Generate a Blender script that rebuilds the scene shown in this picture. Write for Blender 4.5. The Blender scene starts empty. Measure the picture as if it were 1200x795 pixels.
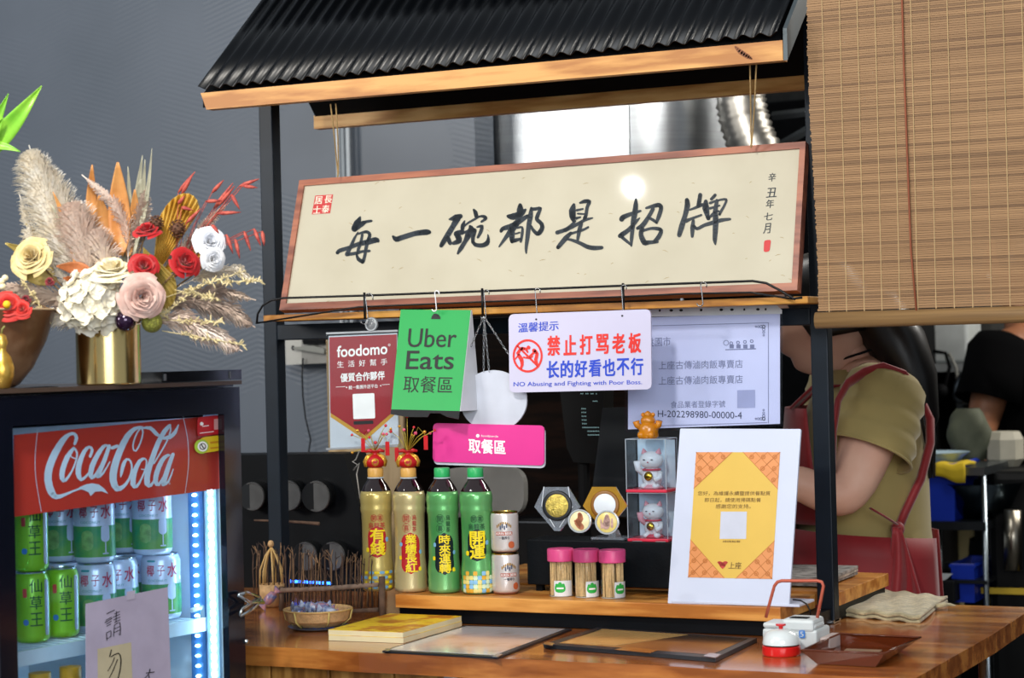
import bpy, bmesh, math, random
from mathutils import Vector, Matrix
random.seed(7)
SC = bpy.context.scene
COL = SC.collection
# ------------------------------------------------------------------ camera
F = 2400.0; YAW = math.radians(26); ROLL = 0.024; PIT = math.atan(17.5 / F); CZ = 1.45
VV = Vector((-math.sin(YAW)*math.cos(PIT), math.cos(YAW)*math.cos(PIT), math.sin(PIT)))
_r0 = Vector((math.cos(YAW), math.sin(YAW), 0)); _u0 = _r0.cross(VV)
RR = _r0*math.cos(ROLL) - _u0*math.sin(ROLL)
UU = _u0*math.cos(ROLL) + _r0*math.sin(ROLL)
CC = Vector((0, 0, CZ))
cam = bpy.data.cameras.new('camera'); cam_o = bpy.data.objects.new('camera', cam); COL.objects.link(cam_o)
cam.sensor_width = 36; cam.lens = F/1200*36; cam.clip_start = .05; cam.clip_end = 60
cam_o.matrix_world = Matrix(((RR.x, UU.x, -VV.x, CC.x), (RR.y, UU.y, -VV.y, CC.y), (RR.z, UU.z, -VV.z, CC.z), (0, 0, 0, 1)))
cam.dof.use_dof = True; cam.dof.focus_distance = 3.48; cam.dof.aperture_fstop = 6.3
SC.camera = cam_o
SC.view_settings.view_transform = 'Standard'; SC.view_settings.look = 'None'
SC.view_settings.gamma = 1; SC.view_settings.use_curve_mapping = False
SC.view_settings.exposure = 0.0
# ------------------------------------------------------------------ world and lights
w = bpy.data.worlds.new('World'); SC.world = w; w.use_nodes = True
bg = w.node_tree.nodes['Background']; bg.inputs[0].default_value = (.84, .92, 1, 1); bg.inputs[1].default_value = .42
LAMP = (-2.332, 1.410, 3.032)
def light(name, kind, loc, target, power, size=1.0, size_y=None, col=(1, 1, 1), **k):
    d = bpy.data.lights.new(name, kind); o = bpy.data.objects.new(name, d); COL.objects.link(o)
    d.energy = power; d.color = col
    if kind == 'AREA':
        d.size = size
        if size_y: d.shape = 'RECTANGLE'; d.size_y = size_y
    else: d.shadow_soft_size = size
    o.location = loc
    if target is not None: o.rotation_euler = (Vector(target)-Vector(loc)).to_track_quat('-Z', 'Y').to_euler()
    for a, b in k.items(): setattr(d, a, b)
    return o
light('street_daylight', 'AREA', (1.2, -1.4, 2.3), (-1.6, 3.3, 1.3), 112, 2.4, 1.6, (.95, .98, 1))
light('side_daylight', 'AREA', (-4.4, -.4, 2.6), (-2.3, 3.0, 1.5), 82, 1.3, 1.0, (1, .97, .92))
light('flower_fill', 'AREA', (-1.35, 1.0, 2.75), (-2.35, 2.9, 1.5), 40, .22, .22, (1, .95, .86))  # unseen warm fill, added to brighten the flowers
light('kitchen_lamp', 'AREA', (-.35, 4.9, 2.62), (-.5, 4.4, 1), 20, .9, .3, (1, .95, .86))
light('kitchen_back_fill', 'AREA', (.25, 5.75, 2.6), (.1, 6.2, 1.3), 45, .5, .3, (1, .96, .9))  # added fill with no visible source, lifts the dark back shelf
light('hood_lamp', 'AREA', (-1.5, 3.95, 2.3), (-1.55, 4.6, 1.95), 5, .22, .4, (1, .97, .92))
light('ceiling_downlight', 'POINT', LAMP, None, 34, .018, None, (1, .98, .95))

# ------------------------------------------------------------------ pixel rays onto real planes (1200x795 frame)
def ray(x, y): return VV + RR*((x-600)/F) - UU*((y-397.5)/F)
def PZ(x, y, z): d = ray(x, y); return CC + d*((z-CZ)/d.z)
def PY(x, y, Y): d = ray(x, y); return CC + d*(Y/d.y)
def PD(x, y, D): return CC + ray(x, y)*D
class Plane:
    def __init__(s, P, n):
        s.P = Vector(P); s.n = Vector(n).normalized()
        if s.n.dot(CC-s.P) < 0: s.n = -s.n          # faces the shop front
    def at(s, x, y, off=0.0):
        d = ray(x, y); return CC + d*((s.P-CC).dot(s.n)/d.dot(s.n)) + s.n*off
def leaning(Y0, z0, k=0.0, x0=0.0, m=0.0):           # upright board at Y0, leaning back k per metre, yawed m
    return Plane((x0, Y0, z0), (-m, 1, -k))

# ------------------------------------------------------------------ materials
def lin(h):
    if isinstance(h, str):
        h = h.lstrip('#'); c = [int(h[i:i+2], 16)/255 for i in (0, 2, 4)]
    else: c = h
    return tuple((v/12.92 if v <= .04045 else ((v+.055)/1.055)**2.4) for v in c)
_mc = {}
def mat(name, col, rough=.5, metal=0, var=.0, vs=20, bump=0, bs=60, spec=.5, emit=0, trans=0, coat=0, ior=1.45, col2=None, stretch=None, alpha=1, sheen=0, vcon=(.35, .65)):
    if name in _mc: return _mc[name]
    m = bpy.data.materials.new(name); m.use_nodes = True; nt = m.node_tree; b = nt.nodes['Principled BSDF']
    c = lin(col); b.inputs['Base Color'].default_value = (*c, 1)
    b.inputs['Roughness'].default_value = rough; b.inputs['Metallic'].default_value = metal
    b.inputs['Specular IOR Level'].default_value = spec; b.inputs['IOR'].default_value = ior
    b.inputs['Transmission Weight'].default_value = trans; b.inputs['Coat Weight'].default_value = coat
    b.inputs['Coat Roughness'].default_value = .08; b.inputs['Alpha'].default_value = alpha
    b.inputs['Sheen Weight'].default_value = sheen
    if emit: b.inputs['Emission Color'].default_value = (*c, 1); b.inputs['Emission Strength'].default_value = emit
    tc = nt.nodes.new('ShaderNodeTexCoord'); mp = nt.nodes.new('ShaderNodeMapping'); nt.links.new(tc.outputs['Object'], mp.inputs[0])
    if stretch: mp.inputs['Scale'].default_value = stretch
    if not var and not col2 and not emit and not trans: var = .06
    if var or col2:
        n = nt.nodes.new('ShaderNodeTexNoise'); n.inputs['Scale'].default_value = vs; n.inputs['Detail'].default_value = 4
        nt.links.new(mp.outputs[0], n.inputs['Vector'])
        r = nt.nodes.new('ShaderNodeValToRGB'); nt.links.new(n.outputs[0], r.inputs[0])
        r.color_ramp.elements[0].position = vcon[0]; r.color_ramp.elements[1].position = vcon[1]
        c2 = lin(col2) if col2 else tuple(min(1, v*(1+var)) for v in c)
        c1 = c if col2 else tuple(v*(1-var) for v in c)
        r.color_ramp.elements[0].color = (*c1, 1); r.color_ramp.elements[1].color = (*c2, 1)
        nt.links.new(r.outputs[0], b.inputs['Base Color'])
    if bump:
        n2 = nt.nodes.new('ShaderNodeTexNoise'); n2.inputs['Scale'].default_value = bs; n2.inputs['Detail'].default_value = 3
        nt.links.new(mp.outputs[0], n2.inputs['Vector'])
        bp = nt.nodes.new('ShaderNodeBump'); bp.inputs['Strength'].default_value = bump; bp.inputs['Distance'].default_value = .003
        nt.links.new(n2.outputs[0], bp.inputs['Height']); nt.links.new(bp.outputs[0], b.inputs['Normal'])
    _mc[name] = m; return m
def wood(name, c1, c2, c3=None, axis='X', rough=.4, scale=1.0, coat=0, rings=9, dist=3.0):
    if name in _mc: return _mc[name]
    m = bpy.data.materials.new(name); m.use_nodes = True; nt = m.node_tree; N = nt.nodes.new; L = nt.links.new
    b = nt.nodes['Principled BSDF']; b.inputs['Roughness'].default_value = rough; b.inputs['Coat Weight'].default_value = coat
    b.inputs['Coat Roughness'].default_value = .12
    tc = N('ShaderNodeTexCoord'); mp = N('ShaderNodeMapping'); L(tc.outputs['Object'], mp.inputs[0])
    s = {'X': (1.2, 9, 9), 'Z': (9, 9, 1.2), 'Y': (9, 1.2, 9)}[axis]
    mp.inputs['Scale'].default_value = tuple(v*scale for v in s)
    n0 = N('ShaderNodeTexNoise'); n0.inputs['Scale'].default_value = 1.3; n0.inputs['Detail'].default_value = 3; L(mp.outputs[0], n0.inputs['Vector'])
    ma = N('ShaderNodeMath'); ma.operation = 'MULTIPLY'; ma.inputs[1].default_value = rings*dist; L(n0.outputs[0], ma.inputs[0])
    sn = N('ShaderNodeMath'); sn.operation = 'SINE'; L(ma.outputs[0], sn.inputs[0])
    n1 = N('ShaderNodeTexNoise'); n1.inputs['Scale'].default_value = 9; n1.inputs['Detail'].default_value = 5; L(mp.outputs[0], n1.inputs['Vector'])
    ad = N('ShaderNodeMath'); ad.operation = 'MULTIPLY_ADD'; ad.inputs[1].default_value = .22; L(sn.outputs[0], ad.inputs[0]); L(n1.outputs[0], ad.inputs[2])
    r = N('ShaderNodeValToRGB'); L(ad.outputs[0], r.inputs[0])
    r.color_ramp.elements[0].position = .25; r.color_ramp.elements[0].color = (*lin(c2), 1)
    r.color_ramp.elements[1].position = .72; r.color_ramp.elements[1].color = (*lin(c1), 1)
    if c3:
        e = r.color_ramp.elements.new(.5); e.color = (*lin(c3), 1)
    L(r.outputs[0], b.inputs['Base Color'])
    bp = N('ShaderNodeBump'); bp.inputs['Strength'].default_value = .15; bp.inputs['Distance'].default_value = .002; L(n1.outputs[0], bp.inputs['Height']); L(bp.outputs[0], b.inputs['Normal'])
    _mc[name] = m; return m
def clear(name, col='#ffffff', gloss=.06, tint=1.0):   # thin clear sheet: mostly lets light through, mirrors at grazing angles
    if name in _mc: return _mc[name]
    m = bpy.data.materials.new(name); m.use_nodes = True; nt = m.node_tree; nt.nodes.clear(); N = nt.nodes.new; L = nt.links.new
    o = N('ShaderNodeOutputMaterial'); t = N('ShaderNodeBsdfTransparent'); g = N('ShaderNodeBsdfGlossy'); mx = N('ShaderNodeMixShader'); lw = None
    c = lin(col); t.inputs[0].default_value = (c[0]*tint, c[1]*tint, c[2]*tint, 1); g.inputs['Roughness'].default_value = .05
    lw = N('ShaderNodeLayerWeight'); lw.inputs['Blend'].default_value = .5
    pw = N('ShaderNodeMath'); pw.operation = 'POWER'; pw.inputs[1].default_value = 5; L(lw.outputs['Facing'], pw.inputs[0])
    ad = N('ShaderNodeMath'); ad.operation = 'MULTIPLY_ADD'; ad.inputs[1].default_value = .9; ad.inputs[2].default_value = gloss*.8; ad.use_clamp = True
    L(pw.outputs[0], ad.inputs[0]); L(ad.outputs[0], mx.inputs[0]); L(t.outputs[0], mx.inputs[1]); L(g.outputs[0], mx.inputs[2]); L(mx.outputs[0], o.inputs[0])
    _mc[name] = m; return m
BLACK = mat('black_paint', '#090d12', .42, spec=.25, var=.1, bump=.1)
STEEL = mat('black_steel', '#111a24', .4, spec=.3, metal=.1, var=.1)
MATTE = mat('matte_black', '#0b0c0e', .7, spec=.15, var=.15)
CHROME = mat('chrome', '#c8ccd0', .18, metal=1, var=.03)
WIRE = mat('black_wire', '#121316', .35, metal=.4, var=.1)
TIMBER = wood('honey_timber', '#d49a54', '#a86c2e', '#c28844', 'X', .45, 1.1)
TIMBER_D = wood('dark_honey_timber', '#c98f38', '#8f5a1c', '#b87c2c', 'X', .5, 1.1)
WHITE = mat('white_plastic', '#e9ebf2', .35, var=.02)
INK = mat('black_ink', '#0b0d12', .5)
NAVY = mat('navy_ink', '#10202c', .5)
RED = mat('red_print', '#c8202c', .45); CREAM = mat('cream_print', '#efe6d2', .5)
YEL = mat('yellow_print', '#f6dc1a', .4); BLUE = mat('blue_print', '#2446c4', .45)
GOLD = mat('polished_gold', '#d8a83a', .25, metal=1, var=.1)
CLEAR = clear('clear_plastic', '#f2f6f8', .05, .97)
WPRINT = mat('white_print', '#f6f6f6', .4)

# ------------------------------------------------------------------ mesh helper
WPOS = {}
class M:
    def __init__(s): s.v = []; s.f = []
    def add(s, vs, fs):
        k = len(s.v); s.v += [Vector(p) for p in vs]; s.f += [tuple(i+k for i in f) for f in fs]; return s
    def poly(s, pts): return s.add(pts, [tuple(range(len(pts)))])
    def prism(s, front, back):
        n = len(front)
        return s.add(list(front)+list(back), [tuple(range(n)), tuple(range(2*n-1, n-1, -1))] + [(i, i+n, (i+1) % n+n, (i+1) % n) for i in range(n)])
    def box(s, c, d, R=None, bev=0.0):
        c = Vector(c); x, y, z = d[0]/2, d[1]/2, d[2]/2
        if bev:
            b = min(bev, x*.9, y*.9, z*.9); pts = []
            bm = bmesh.new(); bmesh.ops.create_cube(bm, size=1)
            for v in bm.verts: v.co = Vector((v.co.x*2*x, v.co.y*2*y, v.co.z*2*z))
            bmesh.ops.bevel(bm, geom=bm.edges[:], offset=b, segments=2, affect='EDGES', profile=.5)
            bm.verts.index_update()
            pts = [v.co.copy() for v in bm.verts]; fs = [tuple(v.index for v in f.verts) for f in bm.faces]; bm.free()
        else:
            pts = [Vector((a*x, b_*y, e*z)) for a in (-1, 1) for b_ in (-1, 1) for e in (-1, 1)]
            fs = [(0, 1, 3, 2), (4, 6, 7, 5), (0, 4, 5, 1), (2, 3, 7, 6), (0, 2, 6, 4), (1, 5, 7, 3)]
        if R is not None: pts = [R @ p for p in pts]
        return s.add([c+p for p in pts], fs)
    def bx(s, x0, x1, y0, y1, z0, z1, bev=0.0): return s.box(((x0+x1)/2, (y0+y1)/2, (z0+z1)/2), (abs(x1-x0), abs(y1-y0), abs(z1-z0)), None, bev)
    def tube(s, pts, r, n=8, cap=True, closed=False, flat=None):
        pts = [Vector(p) for p in pts]; rs = r if isinstance(r, (list, tuple)) else [r]*len(pts); N = len(pts); vs = []; up = None
        for i, p in enumerate(pts):
            if closed: t = pts[(i+1) % N]-pts[i-1]
            else: t = pts[min(i+1, N-1)]-pts[max(i-1, 0)]
            t = t.normalized() if t.length > 1e-9 else Vector((0, 0, 1))
            if up is None: up = Vector((0, 0, 1)) if abs(t.z) < .9 else Vector((1, 0, 0))
            a = (up - t*up.dot(t)); a = a.normalized() if a.length > 1e-6 else t.orthogonal().normalized(); up = a; b = t.cross(a)
            fx, fy = flat if flat else (1, 1)
            for k in range(n):
                an = 2*math.pi*k/n; vs.append(p + a*(math.cos(an)*rs[i]*fx) + b*(math.sin(an)*rs[i]*fy))
        fs = []
        for i in range(N if closed else N-1):
            j = (i+1) % N
            for k in range(n): fs.append((i*n+k, i*n+(k+1) % n, j*n+(k+1) % n, j*n+k))
        if cap and not closed: fs += [tuple(range(n-1, -1, -1)), tuple((N-1)*n+k for k in range(n))]
        return s.add(vs, fs)
    def lathe(s, c, prof, n=32, axis=None, cap=True):
        c = Vector(c); vs = []
        Q = Vector((0, 0, 1)).rotation_difference(Vector(axis)).to_matrix() if axis is not None else Matrix.Identity(3)
        for (r, z) in prof:
            for k in range(n): a = 2*math.pi*k/n; vs.append(c + Q @ Vector((r*math.cos(a), r*math.sin(a), z)))
        fs = []; N = len(prof)
        for i in range(N-1):
            for k in range(n): fs.append((i*n+k, i*n+(k+1) % n, (i+1)*n+(k+1) % n, (i+1)*n+k))
        if cap: fs += [tuple(range(n-1, -1, -1)), tuple((N-1)*n+k for k in range(n))]
        return s.add(vs, fs)
    def ball(s, c, r, n=12, sc=(1, 1, 1), R=None):
        c = Vector(c); vs = []; m = max(4, n//2)
        for i in range(m+1):
            t = math.pi*i/m
            for k in range(n):
                a = 2*math.pi*k/n; p = Vector((math.sin(t)*math.cos(a)*sc[0], math.sin(t)*math.sin(a)*sc[1], math.cos(t)*sc[2]))*r
                vs.append(c + (R @ p if R is not None else p))
        return s.add(vs, [(i*n+k, (i+1)*n+k, (i+1)*n+(k+1) % n, i*n+(k+1) % n) for i in range(m) for k in range(n)])
    def grid(s, fn, nu, nv):
        vs = [fn(i/nu, j/nv) for j in range(nv+1) for i in range(nu+1)]
        return s.add(vs, [(j*(nu+1)+i, j*(nu+1)+i+1, (j+1)*(nu+1)+i+1, (j+1)*(nu+1)+i) for j in range(nv) for i in range(nu)])
    def build(s, name, material, parent=None, smooth=False, local=False, auto=None, solid=0, merge=False):
        off = Vector((0, 0, 0))
        if parent is not None and not local: off = WPOS[parent.name]
        me = bpy.data.meshes.new(name); me.from_pydata([tuple(p-off) for p in s.v], [], s.f); me.validate()
        bm = bmesh.new(); bm.from_mesh(me)
        if merge: bmesh.ops.remove_doubles(bm, verts=bm.verts, dist=1e-5)
        bmesh.ops.recalc_face_normals(bm, faces=bm.faces); bm.to_mesh(me); bm.free()
        if smooth:
            for p in me.polygons: p.use_smooth = True
            if auto: me.set_sharp_from_angle(angle=math.radians(auto))
        me.materials.append(material)
        o = bpy.data.objects.new(name, me); COL.objects.link(o)
        WPOS[o.name] = off
        if solid:
            md = o.modifiers.new('thick', 'SOLIDIFY'); md.thickness = solid; md.offset = 0
        if parent is not None: o.parent = parent
        return o
def centre(s_):                                         # move a single-mesh thing's origin to its own base
    pass
def tag(o, label=None, cat=None, group=None, kind=None):
    if label: o['label'] = label
    if cat: o['category'] = cat
    if group: o['group'] = group
    if kind: o['kind'] = kind
    return o
def thing(name, loc, label, cat, group=None):
    o = bpy.data.objects.new(name, None); COL.objects.link(o); o.location = loc; o.empty_display_size = .02
    WPOS[o.name] = Vector(loc); return tag(o, label, cat, group)
def single(m, name, material, label, cat, group=None, **k):   # a thing that is one mesh, origin at its middle
    c = sum(m.v, Vector())/len(m.v); zmin = min(p.z for p in m.v); c = Vector((c.x, c.y, zmin))
    m.v = [p-c for p in m.v]; o = m.build(name, material, None, **k); o.location = c; WPOS[o.name] = c
    return tag(o, label, cat, group)
def struct(m, name, material, **k): return tag(m.build(name, material, **k), kind='structure')
def clone(t, loc, label=None, rz=None):
    r = t.copy(); COL.objects.link(r); r.location = loc
    if rz is not None: r.rotation_euler = (0, 0, rz)
    if label: r['label'] = label
    WPOS[r.name] = Vector(loc)
    for ch in t.children:
        c = ch.copy(); COL.objects.link(c); c.parent = r
        for g in ch.children:
            d = g.copy(); COL.objects.link(d); d.parent = c
    return r

# ------------------------------------------------------------------ lettering
_tc = {}
def glyph(body, bold=0.0, narrow=1.0):
    key = (body, bold)
    if key not in _tc:
        k = bpy.data.curves.new('lettering', 'FONT'); k.body = body; k.size = 1; k.offset = bold; k.resolution_u = 3
        ob = bpy.data.objects.new('lettering', k); COL.objects.link(ob); bpy.context.view_layer.update()
        me = bpy.data.meshes.new_from_object(ob.evaluated_get(bpy.context.evaluated_depsgraph_get()))
        vs = [(v.co.x, v.co.y) for v in me.vertices]; fs = [tuple(p.vertices) for p in me.polygons]
        bpy.data.meshes.remove(me); bpy.data.objects.remove(ob); bpy.data.curves.remove(k)
        x0 = min(v[0] for v in vs); x1 = max(v[0] for v in vs); y0 = min(v[1] for v in vs); y1 = max(v[1] for v in vs)
        _tc[key] = ([((x-x0)/max(1e-6, x1-x0), (y-y0)/max(1e-6, y1-y0)) for x, y in vs], fs)
    return _tc[key]
def fine_glyph(body, wd, ht, cell):                       # glyph outline faces split until no edge is longer than cell metres
    vs, fs = glyph(body); vs = list(vs); out = []; st = []
    for f in fs:
        for i in range(1, len(f)-1): st.append((f[0], f[i], f[i+1]))
    mid = {}
    def ln(a, b): return math.hypot((vs[a][0]-vs[b][0])*wd, (vs[a][1]-vs[b][1])*ht*.25)
    while st:
        a, b, c = st.pop(); e = [(ln(a, b), a, b, c), (ln(b, c), b, c, a), (ln(c, a), c, a, b)]; l, p, q, r = max(e)
        if l <= cell: out.append((a, b, c)); continue
        k = (min(p, q), max(p, q))
        if k not in mid: mid[k] = len(vs); vs.append(((vs[p][0]+vs[q][0])/2, (vs[p][1]+vs[q][1])/2))
        m_ = mid[k]; st += [(p, m_, r), (m_, q, r)]
    return vs, out
class Board:
    """A flat board: its plane and the screen direction of its own upward edge."""
    def __init__(s, plane, up=(0, -1)): s.pl = plane; s.up = (up[0]/-up[1], -1.0)
    def at(s, x, y, off=0): return s.pl.at(x, y, off)
    def text(s, m, body, xl, yl, xr, yr, h, bold=0.02, off=.0006):
        vs, fs = glyph(body, 0); w_ = (bold-.008)*h*.75                     # heavier strokes: the print is laid down in slightly shifted copies
        for dx, dy in ([(0, 0)] if w_ < .04 else [(-w_, -w_), (w_, -w_), (-w_, w_), (w_, w_), (0, 0)] if w_ > .2 else [(-w_, 0), (w_, 0)]):
            out = []
            for u, v in vs:
                x = xl+(xr-xl)*u+dx; y = yl+(yr-yl)*u+dy; k = (v-.5)*h
                out.append(s.at(x+s.up[0]*k, y+s.up[1]*k, off))
            m.add(out, fs); off += .00004
        return m
    def column(s, m, chars, x, y, dx, dy, wd, h, slope=0, bold=.02, off=.0006):
        for i, c in enumerate(chars):
            cx = x+dx*i; cy = y+dy*i; s.text(m, c, cx-wd/2, cy-slope*wd/2, cx+wd/2, cy+slope*wd/2, h, bold, off)
        return m
    def poly(s, m, pts, off=.0003): return m.poly([s.at(x, y, off) for x, y in pts])
    def quad(s, m, x0, y0, x1, y1, slope=0, off=.0003):
        ux = s.up[0]*(y1-y0)
        return s.poly(m, [(x0+ux, y0), (x1+ux, y0+slope*(x1-x0)), (x1, y1+slope*(x1-x0)), (x0, y1)], off)
    def disc(s, m, x, y, r, off=.0003, n=24, inner=0, ry=None):
        ry = ry or r
        P = [(x+r*math.cos(2*math.pi*i/n), y+ry*math.sin(2*math.pi*i/n)) for i in range(n)]
        if not inner: return s.poly(m, P, off)
        Q = [(x+(a-x)*inner/r, y+(b-y)*inner/r) for a, b in P]
        return m.add([s.at(*p, off) for p in P+Q], [(i, (i+1) % n, (i+1) % n+n, i+n) for i in range(n)])
    def stroke(s, m, pts, x0=0, y0=0, sc=1.0, off=.0006, wk=1.0, fine=2):
        """brush stroke through (x, y, width) points, rounded ends"""
        P = [(x0+a/sc, y0+b/sc, wk*c/sc/2) for a, b, c in pts]
        Q = []
        n = len(P)
        for i in range(n-1):                              # Catmull-Rom smoothing
            p0 = P[max(i-1, 0)]; p1 = P[i]; p2 = P[i+1]; p3 = P[min(i+2, n-1)]
            for j in range(fine):
                t = j/fine
                Q.append(tuple(.5*((2*p1[k])+(-p0[k]+p2[k])*t+(2*p0[k]-5*p1[k]+4*p2[k]-p3[k])*t*t+(-p0[k]+3*p1[k]-3*p2[k]+p3[k])*t**3) if k < 2 else p1[k]*(1-t)+p2[k]*t for k in range(3)))
        Q.append(P[-1])
        L = []; R_ = []
        for i, (x, y, r) in enumerate(Q):
            a = Q[max(i-1, 0)]; b = Q[min(i+1, len(Q)-1)]; tx, ty = b[0]-a[0], b[1]-a[1]; l = math.hypot(tx, ty) or 1
            nx, ny = -ty/l*r, tx/l*r; L.append((x+nx, y+ny)); R_.append((x-nx, y-ny))
        k = len(L); m.add([s.at(*p, off) for p in L+R_], [(i, i+1, i+1+k, i+k) for i in range(k-1)])
        for (x, y, r) in Q[::1]:
            s.disc(m, x, y, max(r*.98, .01), off+.00002, 10)
        return m
    def slab(s, m, pts, th, off=0):                       # board body behind the front outline
        f = [s.at(x, y, off) for x, y in pts]; return m.prism(f, [p - s.pl.n*th for p in f])
def round_quad(q, r, n=5):                                # q = tl, tr, br, bl in frame pixels, r = corner radius
    out = []
    for i in range(4):
        p = Vector(q[i]); a = Vector(q[i-1])-p; b = Vector(q[(i+1) % 4])-p; A = p+a.normalized()*r; B = p+b.normalized()*r
        for k in range(n+1):
            t = k/n; out.append(tuple(A*(1-t)**2 + p*(2*t*(1-t)) + B*t*t))
    return out
def up_of(q): return (q[0][0]-q[3][0], q[0][1]-q[3][1])
# ================================================================== SETTING
def wallpaper():
    m = bpy.data.materials.new('grey_wallpaper'); m.use_nodes = True; nt = m.node_tree; N = nt.nodes.new; L = nt.links.new
    b = nt.nodes['Principled BSDF']; b.inputs['Roughness'].default_value = .42; b.inputs['Base Color'].default_value = (*lin('#6d7480'), 1)
    tc = N('ShaderNodeTexCoord'); sp = N('ShaderNodeSeparateXYZ'); L(tc.outputs['Object'], sp.inputs[0])
    def mth(op, a, b_=None, c=None):
        n = N('ShaderNodeMath'); n.operation = op
        for i, v in enumerate((a, b_, c)):
            if v is None: continue
            if isinstance(v, (int, float)): n.inputs[i].default_value = v
            else: L(v, n.inputs[i])
        return n.outputs[0]
    X, Z = sp.outputs[0], sp.outputs[2]
    col = mth('PINGPONG', mth('MULTIPLY', X, 1/.14), 1.0)                       # vertical bands of chevron
    ph = mth('ADD', mth('MULTIPLY', Z, 1/.013), mth('MULTIPLY', col, 3.2))
    st = mth('SINE', mth('MULTIPLY', ph, 6.283))
    seam = mth('LESS_THAN', mth('FRACT', mth('MULTIPLY', X, 1/.53)), .008)
    n1 = N('ShaderNodeTexNoise'); n1.inputs['Scale'].default_value = 1.4; L(tc.outputs['Object'], n1.inputs['Vector'])
    hgt = mth('MULTIPLY', st, mth('GREATER_THAN', n1.outputs[0], .44))
    bp = N('ShaderNodeBump'); bp.inputs['Strength'].default_value = .16; bp.inputs['Distance'].default_value = .0010
    L(mth('SUBTRACT', hgt, seam), bp.inputs['Height']); L(bp.outputs[0], b.inputs['Normal'])
    r = N('ShaderNodeValToRGB'); r.color_ramp.elements[0].color = (*lin('#4f5863'), 1); r.color_ramp.elements[1].color = (*lin('#656d79'), 1)
    n2 = N('ShaderNodeTexNoise'); n2.inputs['Scale'].default_value = 3; n2.inputs['Detail'].default_value = 5; L(tc.outputs['Object'], n2.inputs['Vector']); L(n2.outputs[0], r.inputs[0])
    L(r.outputs[0], b.inputs['Base Color'])
    return m
GREYW = wallpaper()
xw = PY(556, 150, 4.3).x
struct(M().bx(-6, 3.4, -.5, 6.6, -.06, 0), 'floor', mat('grey_floor_tiles', '#5b5a58', .4, var=.15, vs=4))
struct(M().bx(-6, xw, 4.3, 4.4, 0, 3.3), 'wall_back', GREYW)
struct(M().bx(-6.1, -6, -.5, 4.4, 0, 3.3), 'wall_left', GREYW)
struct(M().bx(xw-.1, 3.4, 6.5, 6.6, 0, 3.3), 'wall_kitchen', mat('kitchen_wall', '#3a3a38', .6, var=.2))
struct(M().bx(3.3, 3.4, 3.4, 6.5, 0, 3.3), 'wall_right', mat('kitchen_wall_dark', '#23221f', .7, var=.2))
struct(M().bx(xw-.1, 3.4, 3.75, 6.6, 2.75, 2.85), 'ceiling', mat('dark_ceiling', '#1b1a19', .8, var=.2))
single(M().bx(PY(470, 450, 4.15).x, PY(790, 450, 4.15).x, 4.15, 4.2, 0, 1.70), 'wooden_partition', wood('dark_walnut', '#1e1009', '#090403', '#120905', 'X', .8), 'dark brown wooden partition behind the hanging signs', 'partition')
_mc['dark_walnut'].node_tree.nodes['Principled BSDF'].inputs['Specular IOR Level'].default_value = .12
# thin pipes on the wall above the picture
t = thing('conduit', (PY(402, 180, 4.27).x, 4.27, 0), 'white vertical conduit pipes on the grey wall above the sign', 'pipe')
for k, c in enumerate(('#c9ced2', '#8f979d', '#b9c0c5')):
    x = PY(396+k*6, 180, 4.27).x; M().tube([(x, 4.27, 0.01), (x, 4.27, 3.2)], .0055, 8).build('pipe', mat('pipe_%d' % k, c, .35), t, smooth=True)
# ================================================================== COUNTER
CT = .98                                                 # worktop height
cf = [PZ(294, 761, CT), PZ(1060, 796, CT)]
ctr = thing('serving_counter', (-1.3, 3.2, 0), 'varnished wooden serving counter with plank front', 'counter')
CXL, CXR = -2.45, -.765
WORK = wood('varnished_worktop', '#cc8440', '#8c4c20', '#b06830', 'X', .2, .8, coat=.6, rings=7)
def worktop():
    n = 60; fr = []; random.seed(3)
    for i in range(n+1):
        x = CXL+(CXR-CXL)*i/n; fr.append((x, 2.832+.006*math.sin(x*9)+.003*math.sin(x*31)))
    out = fr+[(CXR+.004, 3.3), (CXR-.004, 3.655), (CXL, 3.66)]
    return M().prism([Vector((x, y, CT)) for x, y in out], [Vector((x, y+(.002 if y < 2.9 else 0), CT-.032)) for x, y in out])
worktop().build('worktop', WORK, ctr)
m = M(); m.bx(CXL+.02, CXR-.3, 2.9, 2.93, .02, CT-.033); m.build('backing_board', MATTE, ctr)
PLK = wood('pine_plank', '#c8954e', '#8a5a26', '#b07c3c', 'Z', .5, 1.1)
x = -1.995
xs = [PY(a, 786, 2.885).x for a in (200, 253, 322, 391, 466, 546, 628, 712, 796, 880)]
for a, b in zip(xs[:-1], xs[1:]):
    if abs(a-xs[5]) < 1e-6: continue_gap = True
    M().bx(a+.0015, b-(.0015 if abs(b-xs[5]) > 1e-6 else .012), 2.872, 2.892, .03, CT-.034, .002).build('plank', PLK, ctr)
M().bx(xs[5]-.028, xs[5]-.004, 2.862, 2.871, CT-.075, CT-.034).build('bracket', mat('galvanised', '#aab4bd', .35, metal=.8, var=.1), ctr)
for lx, ly in ((CXR-.08, 3.58), (CXR-.12, 2.95)): M().tube([(lx, ly, 0.0), (lx, ly, CT-.033)], .008, 10).build('leg', CHROME, ctr, smooth=True)
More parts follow.
